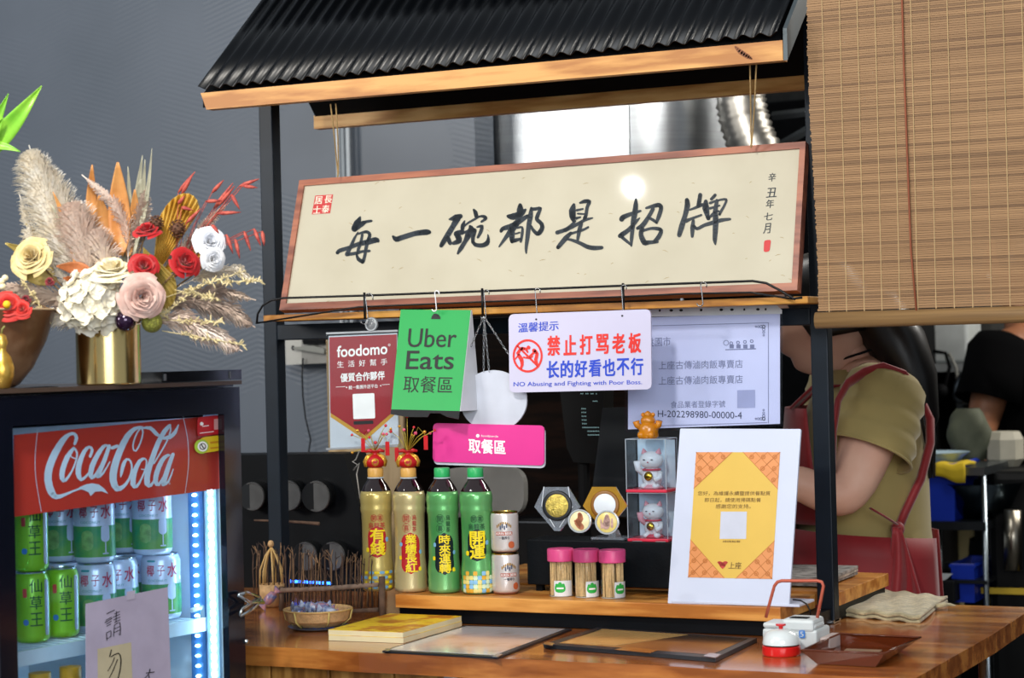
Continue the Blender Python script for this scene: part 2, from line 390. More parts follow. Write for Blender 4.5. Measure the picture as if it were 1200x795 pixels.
# ================================================================== FRAME
ST = 1.03                                                # shelf board top
fr = thing('display_frame', (-1.6, 3.4, CT), 'black square-tube steel frame standing on the counter', 'frame')
XL, XR = -2.168, -1.070
def post(x0, y0, z1): M().bx(x0, x0+.03, y0, y0+.03, CT+.001, z1, .002).build('post', STEEL, fr)
post(XL, 3.35, 2.02); post(XR, 3.35, 2.75)
M().bx(XL+.03, XR, 3.35, 3.38, 1.487, 1.517, .002).build('crossbar', STEEL, fr)
M().bx(XL+.01, XL+.03, 3.38, 3.62, 1.488, 1.515).build('side_bar', STEEL, fr)
xl_s = PZ(450, 700, ST).x
M().bx(xl_s, -1.07, 3.175, 3.20, CT+.0015, ST-.024).build('lower_rail', BLACK, fr)
M().bx(-1.075, -1.045, 3.21, 3.68, CT+.0015, ST-.0245).build('lower_rail', BLACK, fr)
M().bx(-1.07, -1.04, 3.345, 3.385, CT+.001, CT+.006).build('foot_plate', CHROME, fr)
# shelf boards laid on the frame
SHM = wood('shelf_pine', '#e3a050', '#b26a26', '#cf8a3e', 'X', .42, 1.0)
shl = thing('shelf_board', (-1.4, 3.2, ST-.023), 'thick honey-coloured pine shelf board under the tea bottles', 'shelf')
M().bx(xl_s, -1.071, 3.16, 3.345, ST-.0235, ST, .0015).build('board', SHM, shl)
M().bx(xl_s, -1.040, 3.385, 3.69, ST-.0235, ST, .0015).build('board', SHM, shl)
# ledge
led = M().bx(-2.11, -1.044, 3.26, 3.348, 1.522, 1.534, .0015)
single(led, 'picture_ledge', TIMBER_D, 'narrow yellow wooden ledge carrying the calligraphy board', 'ledge')
# ================================================================== AWNING
aw = thing('corrugated_awning', (-1.6, 3.4, 1.9), 'small gable awning of black corrugated sheet with timber fascia boards', 'awning')
AX0, AX1 = -2.195, -1.055
YF, YB, YR, ZE, ZR = 3.195, 3.62, 3.42, 1.957, 2.158
m = M()
m.prism([Vector((AX0, YF, 1.953)), Vector((AX1, YF, 1.951)), Vector((AX1, YF, 1.918)), Vector((AX0+.012, YF, 1.921))], [Vector((AX0, YF+.022, 1.953)), Vector((AX1, YF+.022, 1.951)), Vector((AX1, YF+.022, 1.918)), Vector((AX0+.012, YF+.022, 1.921))])
m.build('fascia', TIMBER, aw)
kb = Board(Plane((0, YF, 0), (0, 1, 0))); m = M(); kb.stroke(m, [(862, 55, 2.5), (868, 61, 6), (876, 66, 5.5), (881, 69, 2)], off=.0006, fine=3); m.build('knot', mat('knot_brown', '#7a4218', .5, var=.3, vs=200), aw)
M().bx(AX0, AX1+.03, YB-.022, YB, 1.921, 1.948).build('fascia', wood('pale_timber', '#f0bc74', '#c88a44', '#e0a65c', 'X', .5, 1.1), aw)
SHEET = mat('corrugated_black', '#05070b', .28, metal=.0, var=.15, vs=8, spec=.3)
NW = 38; PER = 12
def corr(y0, z0, y1, z1):
    d = Vector((0, y1-y0, z1-z0)).normalized(); nn = Vector((0, -d.z, d.y)); nn = nn if nn.z > 0 else -nn
    def fn(u, v):
        a = u*NW*2*math.pi; p = Vector((AX0+.004+(AX1-AX0-.008)*u, y0+(y1-y0)*v, z0+(z1-z0)*v)); return p + nn*(.0040*math.cos(a)+.005)
    return M().grid(fn, NW*PER, 1)
corr(YF-.008, ZE, YR, ZR).build('corrugated_sheet', SHEET, aw, smooth=True, solid=.0018)
corr(YB+.008, ZE, YR, ZR).build('corrugated_sheet', SHEET, aw, smooth=True, solid=.0018)
m = M()
for yy in (YF+.001, YB-.001):
    s_ = 1 if yy < YR else -1
    m.prism([Vector((AX0+.004, yy, 1.925)), Vector((AX0+.004, YR, ZR-.03)), Vector((AX0+.004, YR, ZR-.006)), Vector((AX0+.004, yy, 1.950))], [Vector((AX1-.004, yy, 1.925)), Vector((AX1-.004, YR, ZR-.03)), Vector((AX1-.004, YR, ZR-.006)), Vector((AX1-.004, yy, 1.950))])
m.build('underlay', MATTE, aw)
GREYB = mat('grey_flashing', '#4a5358', .45, metal=.3, var=.1)
M().prism([Vector((AX1+.001, YF, 1.918)), Vector((AX1+.001, YF, 1.97)), Vector((AX1+.001, YR, ZR+.012)), Vector((AX1+.001, YR, ZR-.045))], [Vector((AX1+.008, YF, 1.918)), Vector((AX1+.008, YF, 1.97)), Vector((AX1+.008, YR, ZR+.012)), Vector((AX1+.008, YR, ZR-.045))]).build('end_flashing', GREYB, aw)
# ================================================================== CALLIGRAPHY BOARD
SG = leaning(3.272, 1.536, .26)
sq = [(352, 212), (945, 166.5), (935, 341), (328.5, 364.5)]
sg = Board(SG, (19, -163))
cb = thing('calligraphy_board', SG.at(632, 353), 'long cream framed calligraphy board with seven big black brush characters', 'sign')
FRM = wood('red_brown_frame', '#a8664a', '#7a4230', '#945640', 'X', .4, 1)
def inset(q, l, t_, r, b): 
    (a, b0, c, d) = [Vector(p) for p in q]
    def mix(u, v): return (a*(1-u)+b0*u)*(1-v) + (d*(1-u)+c*u)*v
    return mix(l, t_), mix(1-r, t_), mix(1-r, 1-b), mix(l, 1-b)
inn = inset(sq, .0105, .045, .0115, .052)
for i in range(4):
    q = [sq[i], sq[(i+1) % 4], inn[(i+1) % 4], inn[i]]; q = [tuple(p) for p in q]
    m = M(); sg.slab(m, q, .022, .004); m.build('frame_bar', FRM, cb)
PAPER = mat('rice_paper', '#c2bba6', .4, var=.0, vs=9, spec=.3, coat=.6, col2='#b5ad97', stretch=(1, 1, 1), vcon=(.3, .9))
m = M(); sg.slab(m, [tuple(p) for p in inn], .01, 0); m.build('paper_panel', PAPER, cb)
PAPER.node_tree.nodes['Principled BSDF'].inputs['Coat Roughness'].default_value = .03
m = M(); random.seed(11)
for i in range(46):
    u = random.uniform(360, 925); v = random.uniform(200, 345); y_ = v-(u-630)*.06
    a = random.uniform(-.6, .6); l = random.uniform(2, 7)
    sg.stroke(m, [(u, y_, .3), (u+l*.5*math.cos(a), y_+l*.5*math.sin(a)-.5, .7), (u+l*math.cos(a), y_+l*math.sin(a), .3)], off=.0003, fine=1)
tag(m.build('paper_flecks', mat('paper_fleck', '#a08c66', .6), cb), kind='stuff')
K = 9.9375
CH = {
 (385, 240): [[(370,145,20),(340,215,85),(305,280,80)],[(310,290,50),(390,225,60),(440,200,35),(500,190,30)],[(345,320,12),(300,400,32),(270,470,40),(215,580,48)],[(335,345,20),(400,325,30),(450,318,38),(482,350,40),(465,410,40)],[(395,350,30),(380,430,35),(350,520,38),(330,590,25)],[(470,400,35),(440,500,40),(425,590,35),(405,660,42),(395,672,36)],[(105,562,40),(135,535,48),(250,500,45),(350,460,50),(450,440,65),(550,412,68),(580,425,36)],[(230,580,40),(330,565,38),(400,545,32),(478,540,30)],[(330,590,25),(350,635,45),(395,665,45)]],
 (450, 230): [[(107,470,28),(145,503,64),(200,487,62),(350,440,60),(440,425,66),(500,420,68),(530,420,46)]],
 (505, 235): [[(215,222,18),(290,205,80),(345,185,56)],[(310,210,80),(260,300,62),(200,400,65),(150,480,60),(120,530,44)],[(200,440,55),(225,500,48)],[(262,500,40),(330,470,70),(312,410,70),(300,385,60),(370,370,60)],[(395,240,15),(375,290,50),(368,335,45)],[(500,110,25),(520,140,50),(530,185,48)],[(390,300,25),(440,260,25),(520,215,28),(570,188,25),(620,190,40),(640,212,40),(590,250,25)],[(455,300,25),(470,335,70),(440,400,80),(400,480,50),(350,560,52),(315,620,25)],[(390,375,30),(500,345,50),(510,375,40),(492,430,45),(490,490,40)],[(540,312,20),(595,303,42),(580,370,42),(548,432,30)],[(492,480,36),(520,518,48),(600,525,52),(655,498,58),(670,450,36),(665,400,14)]],
 (575, 230): [[(345,105,45),(345,160,80),(330,250,60),(300,330,60)],[(205,235,40),(260,240,80),(350,210,75),(405,160,30)],[(122,410,36),(148,378,50),(250,350,70),(330,300,60),(420,240,45),(440,230,30)],[(300,320,80),(250,390,75),(180,480,45),(100,590,18)],[(250,400,70),(250,500,60),(250,535,36)],[(310,372,25),(368,365,28),(368,440,34),(352,530,30)],[(290,440,20),(340,425,20)],[(250,530,40),(290,515,48),(350,500,30)],[(475,140,30),(465,230,60),(445,350,55),(430,480,50),(415,600,36),(415,665,18)],[(475,155,40),(530,150,40),(582,142,32),(555,210,45),(540,270,48),(590,320,48),(602,370,52),(575,420,55),(545,440,48),(500,400,40),(470,350,30)]],
 (640, 225): [[(325,150,35),(308,220,82),(310,290,75),(320,340,35)],[(395,130,22),(450,112,48),(505,115,45),(480,180,40),(465,270,40),(450,310,45)],[(360,215,30),(430,200,22)],[(370,255,22),(450,260,22)],[(350,310,35),(400,295,22)],[(340,340,26),(300,385,35),(230,440,45),(130,475,48)],[(542,305,18),(450,330,38),(380,370,40),(300,410,45),(220,450,45)],[(410,370,45),(388,450,50),(368,560,32)],[(492,412,25),(430,445,30),(350,470,28),(280,490,35)],[(290,480,35),(230,540,60),(150,635,48),(137,650,38)],[(240,550,24),(310,565,36),(400,600,45),(480,640,52),(560,655,55),(650,650,42)]],
 (710, 220): [[(352,135,25),(350,200,55),(340,290,65),(320,400,60),(310,500,48),(300,600,42),(297,680,22)],[(185,370,60),(205,345,60),(290,310,48),(405,272,26)],[(165,565,50),(195,545,60),(270,490,50),(350,400,40),(395,355,14)],[(190,580,40),(250,630,36),(295,670,22)],[(470,240,26),(560,215,48),(620,205,55),(645,240,50),(620,330,50),(590,410,32)],[(550,250,44),(500,340,48),(430,440,58),(370,475,38)],[(500,350,32),(560,385,38),(595,415,22)],[(425,480,50),(410,550,56),(450,640,68),(500,640,50),(600,632,36)],[(430,505,30),(520,478,34),(600,480,45),(645,500,46),(620,570,54),(570,630,48)]],
 (785, 215): [[(200,195,50),(205,260,65),(180,370,55),(140,500,65),(110,605,52)],[(355,135,48),(345,200,50),(335,260,50)],[(230,310,20),(300,285,32),(380,250,40)],[(190,440,45),(260,410,32),(368,370,24)],[(275,430,32),(265,520,55),(262,620,34)],[(280,500,40),(320,530,38),(400,490,40),(500,460,50),(600,430,45),(700,418,30)],[(528,138,38),(485,185,36)],[(420,210,44),(420,290,82),(440,380,50),(450,410,48)],[(470,230,32),(560,200,24),(655,188,30),(640,250,28),(590,340,34),(580,365,30)],[(470,292,32),(580,260,22)],[(460,400,26),(520,335,22),(570,325,24)],[(550,200,38),(530,330,58),(535,430,68),(530,560,60),(525,660,50),(532,715,15)],[(450,402,26),(500,380,18)]]}
for (x0, y0), st in CH.items():
    m = M()
    for s_ in st: sg.stroke(m, s_, x0, y0, K, .0008, fine=3)
    m.build('brush_character', NAVY, cb)
m = M(); sx = [(905, 208, '辛', 8.5, 10), (904.5, 226, '丑', 12, 11), (902.5, 239, '年', 9, 10), (900.5, 254, '七', 10, 9), (899, 268, '月', 8, 12)]
for x, y, c, w_, h in sx: sg.text(m, c, x-w_/2, y+.3, x+w_/2, y-.6, h, .02, .0008)
m.build('date_inscription', NAVY, cb)
m = M(); sg.poly(m, round_quad([(895.5, 282), (903.8, 281), (902, 295), (895, 296)], 3), .0006); m.build('red_seal', mat('seal_red', '#c23a3a', .6), cb)
m = M(); sg.poly(m, [(369.5, 229.5), (390.5, 228), (387, 250), (365.5, 251.5)], .0005); m.build('red_seal', mat('seal_red', '#c23a3a', .6), cb)
m = M()
for c, x, y in (('居', 373.8, 235), ('長', 385, 233.8), ('士', 371.8, 246), ('泰', 382, 245)): sg.text(m, c, x-4.4, y+.3, x+4.4, y-.3, 9, .035, .0010)
m.build('seal_characters', CREAM, cb)
m = M()
for a, b in (((388, 118), (397, 212)), ((393, 118), (402, 200))): pass
# twine
TW = mat('jute_twine', '#a08458', .9, var=.2, vs=300, bump=.5, bs=400)
def twine(xa, xb, ytop, ybot, label):
    p0 = PY(xa, ytop, 3.222); p1 = PY(xb, ybot, 3.318)
    m = M()
    for dx in (-.003, .004):
        P = [p0+Vector((dx*1.6, 0, .0)), p0*.5+p1*.5+Vector((dx, 0, 0)), p1+Vector((dx*.2, -.004, 0)), p1+Vector((0, -.006, -.008))]
        m.tube(P, .0014, 6)
    single(m, 'twine', TW, label, 'string', smooth=True)
twine(390, 397.5, 122, 203, 'jute twine holding the left end of the calligraphy board')
twine(882, 881.5, 74, 168, 'jute twine holding the right end of the calligraphy board')
# ================================================================== HANGING RAIL
rail = thing('wire_rail', PY(620, 355, 3.235), 'black wire rail running across the bottom of the calligraphy board', 'rail')
def pxp(pts, Y): return [PY(x, y, Y) for x, y in pts]
M().tube(pxp([(301, 378), (302, 368), (308, 358), (318, 352), (332, 349.5), (430, 346.5), (565, 341.5), (730, 335), (840, 331), (882, 329.5), (898, 332), (915, 341), (930, 350), (940, 349)], 3.235), .0021, 8).build('wire', WIRE, rail, smooth=True)
M().tube(pxp([(300, 379), (420, 360), (565, 354), (730, 348), (800, 344.5), (880, 343), (932, 351)], 3.24), .0017, 8).build('wire', WIRE, rail, smooth=True)
for x, y in ((427, 343), (565, 338), (730, 332)): M().tube(pxp([(x, y), (x+.7, y+31)], 3.233), .0024, 8).build('upright', WIRE, rail, smooth=True)
HK = mat('hook_steel', '#8d8f92', .25, metal=1)
def s_hook(x, y, h, label, wx=6, material=HK, Y=3.226):
    P = []
    for i in range(9): a = math.pi*(1.1-i/8*1.1); P.append((x+wx*.5+wx*.5*math.cos(a), y+wx*.5-wx*.5*math.sin(a)))
    P = P[::-1]
    Q = [(x+wx*.2, y+h*.45)]
    for i in range(9): a = math.pi*i/8*1.0; Q.append((x-wx*.1+wx*.5*math.cos(a), y+h-wx*.5+wx*.5*math.sin(a)))
    return single(M().tube(pxp([(x+wx, y+wx*.9)]+P[0:]+Q, Y), .0011, 6), 's_hook', material, label, 'hook', smooth=True)
s_hook(428, 344, 36, 'steel hook holding the red acrylic card holder', 9)
s_hook(509.5, 341, 24, 'white plastic hook holding the green card', 5, WHITE)
s_hook(567, 340, 34, 'steel hook carrying the chains of the pink sign', 6)
s_hook(627, 338, 33, 'steel hook through the left hole of the white warning sign', 6)
s_hook(728, 334, 37, 'steel hook through the right hole of the white warning sign', 6)
s_hook(821, 331, 28, 'steel hook holding the certificate sleeve', 7)
# ================================================================== FOODOMO CARD HOLDER
fb = Board(leaning(3.232, 1.45, .1), (-1.0, -130))
q = [(383, 390), (466.5, 386.5), (470, 524), (385, 528)]
b = Board(leaning(3.236, 1.45, .05), up_of(q))
cd = thing('card_holder', b.at(427, 527), 'clear acrylic holder with a red and white card, hanging at the left', 'sign holder')
m = M(); b.slab(m, [(385, 394), (465.5, 390.5), (467, 521), (387, 525.5)], .001, 0); m.build('card', mat('card_white', '#e4e6ee', .4), cd)
m = M(); b.poly(m, [(386, 395.5), (465, 392), (465.3, 484), (428.5, 516.5), (387.5, 489)], .0004); m.build('yellow_border', mat('print_amber', '#e0a63a', .4), cd)
m = M(); b.poly(m, [(386, 395.5), (465, 392), (465.2, 479), (428.5, 511), (387.3, 484)], .0007); m.build('red_print', mat('print_red', '#b01a26', .35), cd)
m = M(); b.text(m, 'foodomo', 395.5, 412.5, 454, 408.5, 13, .035, .0011)
for i, c in enumerate('生活好幫手'): b.text(m, c, 395.5+i*12.8, 427.3-i*.7, 403+i*12.8, 427-i*.7, 7.5, .02, .0011)
b.text(m, '優質合作夥伴', 399.5, 443, 451, 440, 10, .035, .0011); b.text(m, '統一集團外送平台', 409, 454.5, 443, 452.5, 4.6, .03, .0011)
for xa, xb in ((394, 405), (448, 457)): b.quad(m, xa, 453.6-(xa-394)*.05, xb, 454.1-(xa-394)*.05, -.05, .0011)
b.disc(m, 406.5, 454.3, .8, .0011, 8); b.disc(m, 446.5, 452.3, .8, .0011, 8); b.disc(m, 456.5, 404.5, 1.4, .0011, 12, .9)
m.build('lettering', WPRINT, cd)
m = M(); b.poly(m, round_quad([(413.5, 462), (439, 461), (440, 490.5), (414.5, 491.5)], 1.5), .0011); m.build('blank_code_panel', WPRINT, cd)
m = M(); b.poly(m, round_quad([(414.5, 494), (437.5, 493), (438, 497), (415, 498)], .8), .0011); m.build('badge_strip', INK, cd)
m = M(); b.slab(m, round_quad(q, 2), .0015, .0025); m.build('acrylic_front', CLEAR, cd)
for yy in ((390, 386.8), (525.5, 521.6)):
    m = M(); b.slab(m, [(383.3, yy[0]), (467, yy[1]), (467.2, yy[1]+2.2), (383.5, yy[0]+2.2)], .004, .004); m.build('clip_strip', mat('acrylic_edge', '#9aa0a8', .2, var=.1, alpha=.8), cd)
c0 = b.at(436.5, 380.5, .001); m = M().lathe(c0, [(.0, 0), (.013, .0), (.0135, .002), (.012, .004), (.006, .006), (0, .007)], 24, b.pl.n); m.build('suction_cup', mat('suction_rubber', '#9a9ea2', .15, trans=.5), cd, smooth=True)
M().tube([c0+Vector((.011*math.cos(a*.3), -.004, .011*math.sin(a*.3))) for a in range(21)], .0018, 6, closed=True).build('cup_ring', mat('ring_grey', '#a8aeb3', .2), cd, smooth=True)
# ================================================================== GREEN CARD
q = [(469.5, 363), (551.5, 363.5), (538.5, 482), (458.5, 480)]
b = Board(leaning(3.222, 1.46, .28), up_of(q))
gc = thing('tent_card', b.at(498, 487), 'bright green folded card with black lettering on a white hook', 'sign')
m = M(); b.slab(m, q, .0015); m.build('green_face', mat('vivid_green', '#0f9e49', .4, var=.02), gc)
m = M(); b.slab(m, [(458.5, 480), (538.5, 482), (537, 491.5), (523, 488.5), (515.5, 484.5), (504, 484.5), (501, 489), (479, 489), (457.5, 485.5)], .002, .0002); m.build('black_foot', BLACK, gc)
b2 = Board(leaning(3.23, 1.46, -.05), (0, -1)); m = M()
P = [b.at(551.5, 363.5, -.001), b.at(538.5, 482, -.001), b.at(538.5, 482, -.001)+Vector((.012, .055, 0)), b.at(551.5, 363.5, -.001)+Vector((0, .003, 0))]
m.prism(P, [p+Vector((.001, 0, 0)) for p in P]); m.build('back_leaf', mat('leaf_white', '#c9ccd4', .5), gc)
m = M(); b.text(m, 'Uber', 478.5, 396.3, 535, 396.3, 22, .018); b.text(m, 'Eats', 476.5, 422.3, 532, 422.3, 21.5, .022); b.text(m, '取餐區', 473, 450.5, 530.5, 451.5, 19.5, .006)
m.build('lettering', INK, gc)
m = M(); b.poly(m, [(505.5, 374.3), (506, 371), (508.5, 368), (511.5, 367.7), (514.5, 369.3), (516.2, 372), (516.2, 374.3)], .0006); m.build('hanging_slot', INK, gc)
# ================================================================== PINK SIGN
q = [(507.5, 496), (637.5, 499), (637.5, 546), (507, 541.5)]
b = Board(leaning(3.236, 1.36, .02), (-.5, -47))
pk = thing('pink_sign', b.at(572, 544), 'glossy pink pickup sign with white characters hung on chains', 'sign')
def off(qq, dx, dy): return [(x+dx, y+dy) for x, y in qq]
m = M(); b.slab(m, round_quad(off(q, .3, 3.2), 6), .003, -.0032); m.build('white_backing', mat('white_board', '#c3c8d6', .3), pk)
m = M(); b.slab(m, round_quad(q, 6), .003, 0); m.build('pink_board', mat('hot_pink', '#dc3a92', .3, var=.02), pk)
m = M(); b.text(m, '取餐區', 549.5, 522.5, 592.5, 524.8, 16.5, .035); b.text(m, 'foodpanda', 564, 511.3, 584, 512, 3.2, .02); b.disc(m, 560, 511, 2.1, .0006, 12); m.build('lettering', WPRINT, pk)
m = M(); P = [(577+39*math.cos(2*math.pi*i/40)*1.0, 470+36*math.sin(2*math.pi*i/40)) for i in range(40)]
b.slab(m, [(x, min(y, 501)) for x, y in P], .004, -.0038); m.build('round_backing', mat('white_board', '#c3c8d6', .3), pk)
CHM = mat('chain_steel', '#b8bcc0', .25, metal=1)
def chain(p0, p1, n):
    m = M(); d = (p1-p0)/n; t_ = d.normalized(); a = t_.cross(Vector((0, 1, 0))).normalized(); c = t_.cross(a)
    for i in range(n):
        s_ = a if i % 2 else c; o = p0+d*(i+.5)
        m.tube([o+t_*(.62*d.length*math.cos(k*math.pi/5))+s_*(.0016*math.sin(k*math.pi/5)) for k in range(10)], .0005, 5, closed=True)
    m.build('chain', CHM, pk, smooth=True)
top = PY(567, 371, 3.228)
for (x, y) in ((541, 431), (566.5, 436), (573, 436), (596, 416)): chain(top, b.at(x, y, -.001), 17)
# ================================================================== WARNING SIGN
q = [(596, 368.5), (762.5, 362.5), (763.5, 456.5), (597, 460.5)]
b = Board(leaning(3.219, 1.46, .0), (-.3, -92))
ws = thing('warning_sign', b.at(680, 459), 'white rounded sign with red and blue warning characters', 'sign')
m = M(); b.slab(m, round_quad(q, 7), .003); m.build('panel', mat('sign_lilac_white', '#c6c3dc', .35, var=.01), ws)
m = M(); b.text(m, '溫馨提示', 607.5, 384.5, 654.5, 381.5, 11, .032); m.build('heading_lettering', BLUE, ws)
m = M()
for i, c in enumerate('长的好看也不行'): b.text(m, c, 641+i*16.45, 433.5-i*.6, 655+i*16.45, 433-i*.6, 19.5, .036)
m.build('blue_lettering', BLUE, ws); m = M()
b.text(m, 'NO Abusing and Fighting with Poor Boss.', 602, 451.3, 752.5, 448.7, 6.6, .022); m.build('english_lettering', BLUE, ws)
m = M()
for i, c in enumerate('禁止打骂老板'): b.text(m, c, 642+i*19, 405.6-i*.65, 656+i*19, 405-i*.65, 22.5, .04)
b.disc(m, 618.5, 417.3, 17.6, .0006, 40, 15.2, 19.6)
for s_ in ([(606, 405, 2.2), (618, 417, 2.4), (631, 430, 2.4)], [(612, 408, 3), (607, 414, 4), (611, 421, 5), (612, 428, 3.5), (610, 433, 2.4)], [(611, 409, 4), (616, 409, 3.5), (618.5, 413, 2)], [(626, 411, 5), (629.5, 415, 4), (628, 422, 4), (630, 428, 2.5)], [(627, 412, 3), (622, 417, 2.6), (618, 419, 2)], [(614, 419, 2.2), (620, 420, 2), (624, 418, 2)], [(604, 421, 1.5), (608, 416, 2)]): b.stroke(m, s_)
b.disc(m, 619.5, 407.5, 2.3, .0006, 12); m.build('red_lettering', mat('warning_red', '#e0332c', .4), ws)
m = M(); b.disc(m, 628.5, 374.5, 1.2, .0006, 10); b.disc(m, 729.3, 370.3, 1.2, .0006, 10); m.build('drilled_holes', INK, ws)
# ================================================================== CERTIFICATE
q = [(762, 362), (917, 366), (917, 499.5), (733, 505)]
q = [(733, 369), (917.5, 362.5), (917, 500), (733, 507)]
b = Board(Plane((0, 3.328, 0), (0, 1, 0)), (-.3, -135))
ct = thing('certificate_sleeve', b.at(825, 505), 'business certificate in a clear punched sleeve at the right of the hanging signs', 'document')
m = M(); b.slab(m, [(736, 373), (914, 367), (914, 497), (736, 503.5)], .0008); m.build('sheet', mat('certificate_paper', '#eceff7', .5, var=.02), ct)
m = M()
LG = mat('grey_print', '#8b90a2', .5); DG = mat('dark_grey_print', '#4c5060', .5)
for a in ([(765, 382), (901, 378.5)], [(900.5, 378.5), (900.5, 496)], [(765, 499.5), (899, 495.5)]):
    (xa, ya), (xb, yb) = a; b.stroke(m, [(xa, ya, .7), (xb, yb, .7)], fine=1)
for (cx_, cy_, sx_, sy_) in ((895, 383, -1, 1), (895, 491, -1, -1)):
    for k in range(4): b.disc(m, cx_+sx_*k*3, cy_, 2.2-k*.3, .0006, 10, 1.4-k*.3); b.disc(m, cx_, cy_+sy_*k*3.4, 2.2-k*.3, .0006, 10, 1.4-k*.3)
b.text(m, '桃園市', 757.5, 401.5, 786, 400, 10.5, -.004)
b.text(m, '上座古傳滷肉飯專賣店', 772, 428.5, 870.5, 426.5, 9.8, .0); b.text(m, '上座古傳滷肉飯專賣店', 772, 446.5, 870.5, 444.5, 9.8, .0)
b.text(m, '食品業者登錄字號', 786, 474.5, 850, 473.5, 8, .005)
for k in range(4): b.disc(m, 857+k*8, 402.5-k*.8, 2.2, .0006, 8, 1.2); b.quad(m, 855+k*8, 404, 860+k*8, 408.5)
b.quad(m, 850, 409.5, 886, 410.7, -.03); b.disc(m, 851, 402, 3.4, .0006, 10, 2.6)
m.build('grey_lettering', LG, ct)
m = M(); b.text(m, 'H-202298980-00000-4', 771, 485, 869.5, 487, 8, -.006); m.build('registration_number', DG, ct)
m = M(); b.quad(m, 864, 457.5, 885, 478.5, -.02, .0006); m.build('blank_code_panel', mat('code_grey', '#b9bed0', .5), ct)
m = M(); b.slab(m, q, .0006, .002); m.build('clear_sleeve', clear('sleeve_film', '#f4f6ff', .03, .98), ct)
m = M(); b.slab(m, [(739, 361.5), (911, 358), (917, 363.5), (917, 368), (733, 372)], .0008, .0032); m.build('punched_strip', mat('strip_grey', '#d4dae0', .4), ct)
m = M()
for x, r in ((752, 1.2), (760, 2.2), (774, 1.2), (787.5, 2.2), (799, 2.2), (822.5, 1.6), (846, 2.2), (858.5, 2.2), (873, 1.2), (889, 2.2), (898, 1.2)): b.disc(m, x, 364.3-(x-760)*.012, r, .0036, 12, ry=1.5)
m.build('punch_holes', INK, ct)
# ================================================================== TEA BOTTLES
def face_ang(c): return math.atan2(-c.y, -c.x)          # direction from c towards the shop front viewer
def rad(prof, z):
    for (r0, z0), (r1, z1) in zip(prof[:-1], prof[1:]):
        if z0 <= z <= z1 and z1 > z0: return r0+(r1-r0)*(z-z0)/(z1-z0)
    return prof[-1][0]
class Wrap:
    """print wrapped round an upright bottle or can; x is arc length (m) from the front, z the height"""
    def __init__(s, c, prof, turn=0.0): s.c = Vector(c); s.p = prof; s.a = face_ang(s.c)+turn
    def at(s, x, z, off=.0005):
        r = rad(s.p, z)+off; rm = max(p[0] for p in s.p); an = s.a+x/rm; return s.c+Vector((r*math.cos(an), r*math.sin(an), z))
    def text(s, m, body, x, z, w_, h, bold=.02, off=.0007):
        vs, fs = fine_glyph(body, w_, h, .004); k = (bold-.008)*h*.75
        for dx, dz in ([(0, 0)] if k < 1e-5 else [(-k, -k), (k, -k), (-k, k), (k, k)]):
            m.add([s.at(x+(u-.5)*w_+dx, z+(v-.5)*h+dz, off) for u, v in vs], fs); off += .00004
        return m
    def pill(s, m, x, z, w_, h, r=None, off=.0004, n=14):
        r = min(w_, h)/2 if r is None else r; rows = []
        for j in range(n+1):
            zz = -h/2+h*j/n; e = max(0, abs(zz)-(h/2-r)); hw = w_/2-r+math.sqrt(max(0, r*r-e*e)); rows.append((zz, max(hw, 1e-4)))
        c_ = max(6, int(w_/.004)); k = c_+1
        return m.add([s.at(x+hw*(2*i/c_-1), z+zz, off) for zz, hw in rows for i in range(k)], [(j*k+i, j*k+i+1, (j+1)*k+i+1, (j+1)*k+i) for j in range(n) for i in range(c_)])
    def ring(s, m, x, z, r, t=.0006, off=.0005, n=20):
        o = [(x+a*math.cos(2*math.pi*i/n), z+a*math.sin(2*math.pi*i/n)) for a in (r, r-t) for i in range(n)]
        return m.add([s.at(px_, pz_, off) for px_, pz_ in o], [(i, (i+1) % n, (i+1) % n+n, i+n) for i in range(n)])
def sleeve(name, c1, c2): return mat(name, c1, .28, metal=.4, var=.05, vs=6, col2=c2, coat=.3)
GOLDS = sleeve('gold_sleeve', '#c0a858', '#d8c882'); GOLDP = sleeve('pale_gold_sleeve', '#c4b278', '#dccfa0'); GREENS = sleeve('green_sleeve', '#43a054', '#8ccb86')
TEA = mat('dark_tea_neck', '#1c0a0c', .06, spec=.8, coat=.6)
CAPG = mat('green_cap', '#2fae62', .35, bump=.1, bs=500); CAPY = mat('amber_cap', '#d8a656', .35, bump=.1, bs=500)
def bottle(px_, py_, Y, body, cap, label, art, lean=0):
    base = PZ(px_, py_, ST); D = (base-CC).dot(VV); r = .0292; c = Vector((PY(px_, 640, Y).x, Y, ST+.0006))
    sc = 1.0; H = .2185
    pr = [(.024, 0), (.0285, .003), (.0292, .008), (.0287, .016), (.0292, .021), (.0286, .029), (.0291, .034), (.0284, .046), (.0268, .06), (.0266, .11), (.0272, .138), (.0285, .143), (.0288, .149), (.0281, .153), (.0286, .158), (.0293, .164), (.0288, .172), (.0270, .179)]
    t = thing('tea_bottle', c, label, 'bottle', 'tea bottles in a row on the shelf')
    M().lathe(c, pr, 40).build('label_sleeve', body, t, smooth=True)
    M().lathe(c, [(.0268, .1785), (.0245, .184), (.0195, .192), (.0145, .1985), (.0128, .2025)], 32, cap=False).build('neck', TEA, t, smooth=True)
    M().lathe(c, [(.0128, .2015), (.0150, .2018), (.0150, .2035), (.0128, .2038)], 28).build('neck_ring', mat('neck_ring', '#c8d2dc', .3), t, smooth=True, auto=40)
    ob = M().lathe(c, [(.0138, .2042), (.0142, .2055), (.0142, .2185), (.0130, .2205), (.0, .2207)], 36, cap=False).build('cap', cap, t, smooth=True, auto=40)
    W = Wrap(c, pr); art(W, t)
    return c
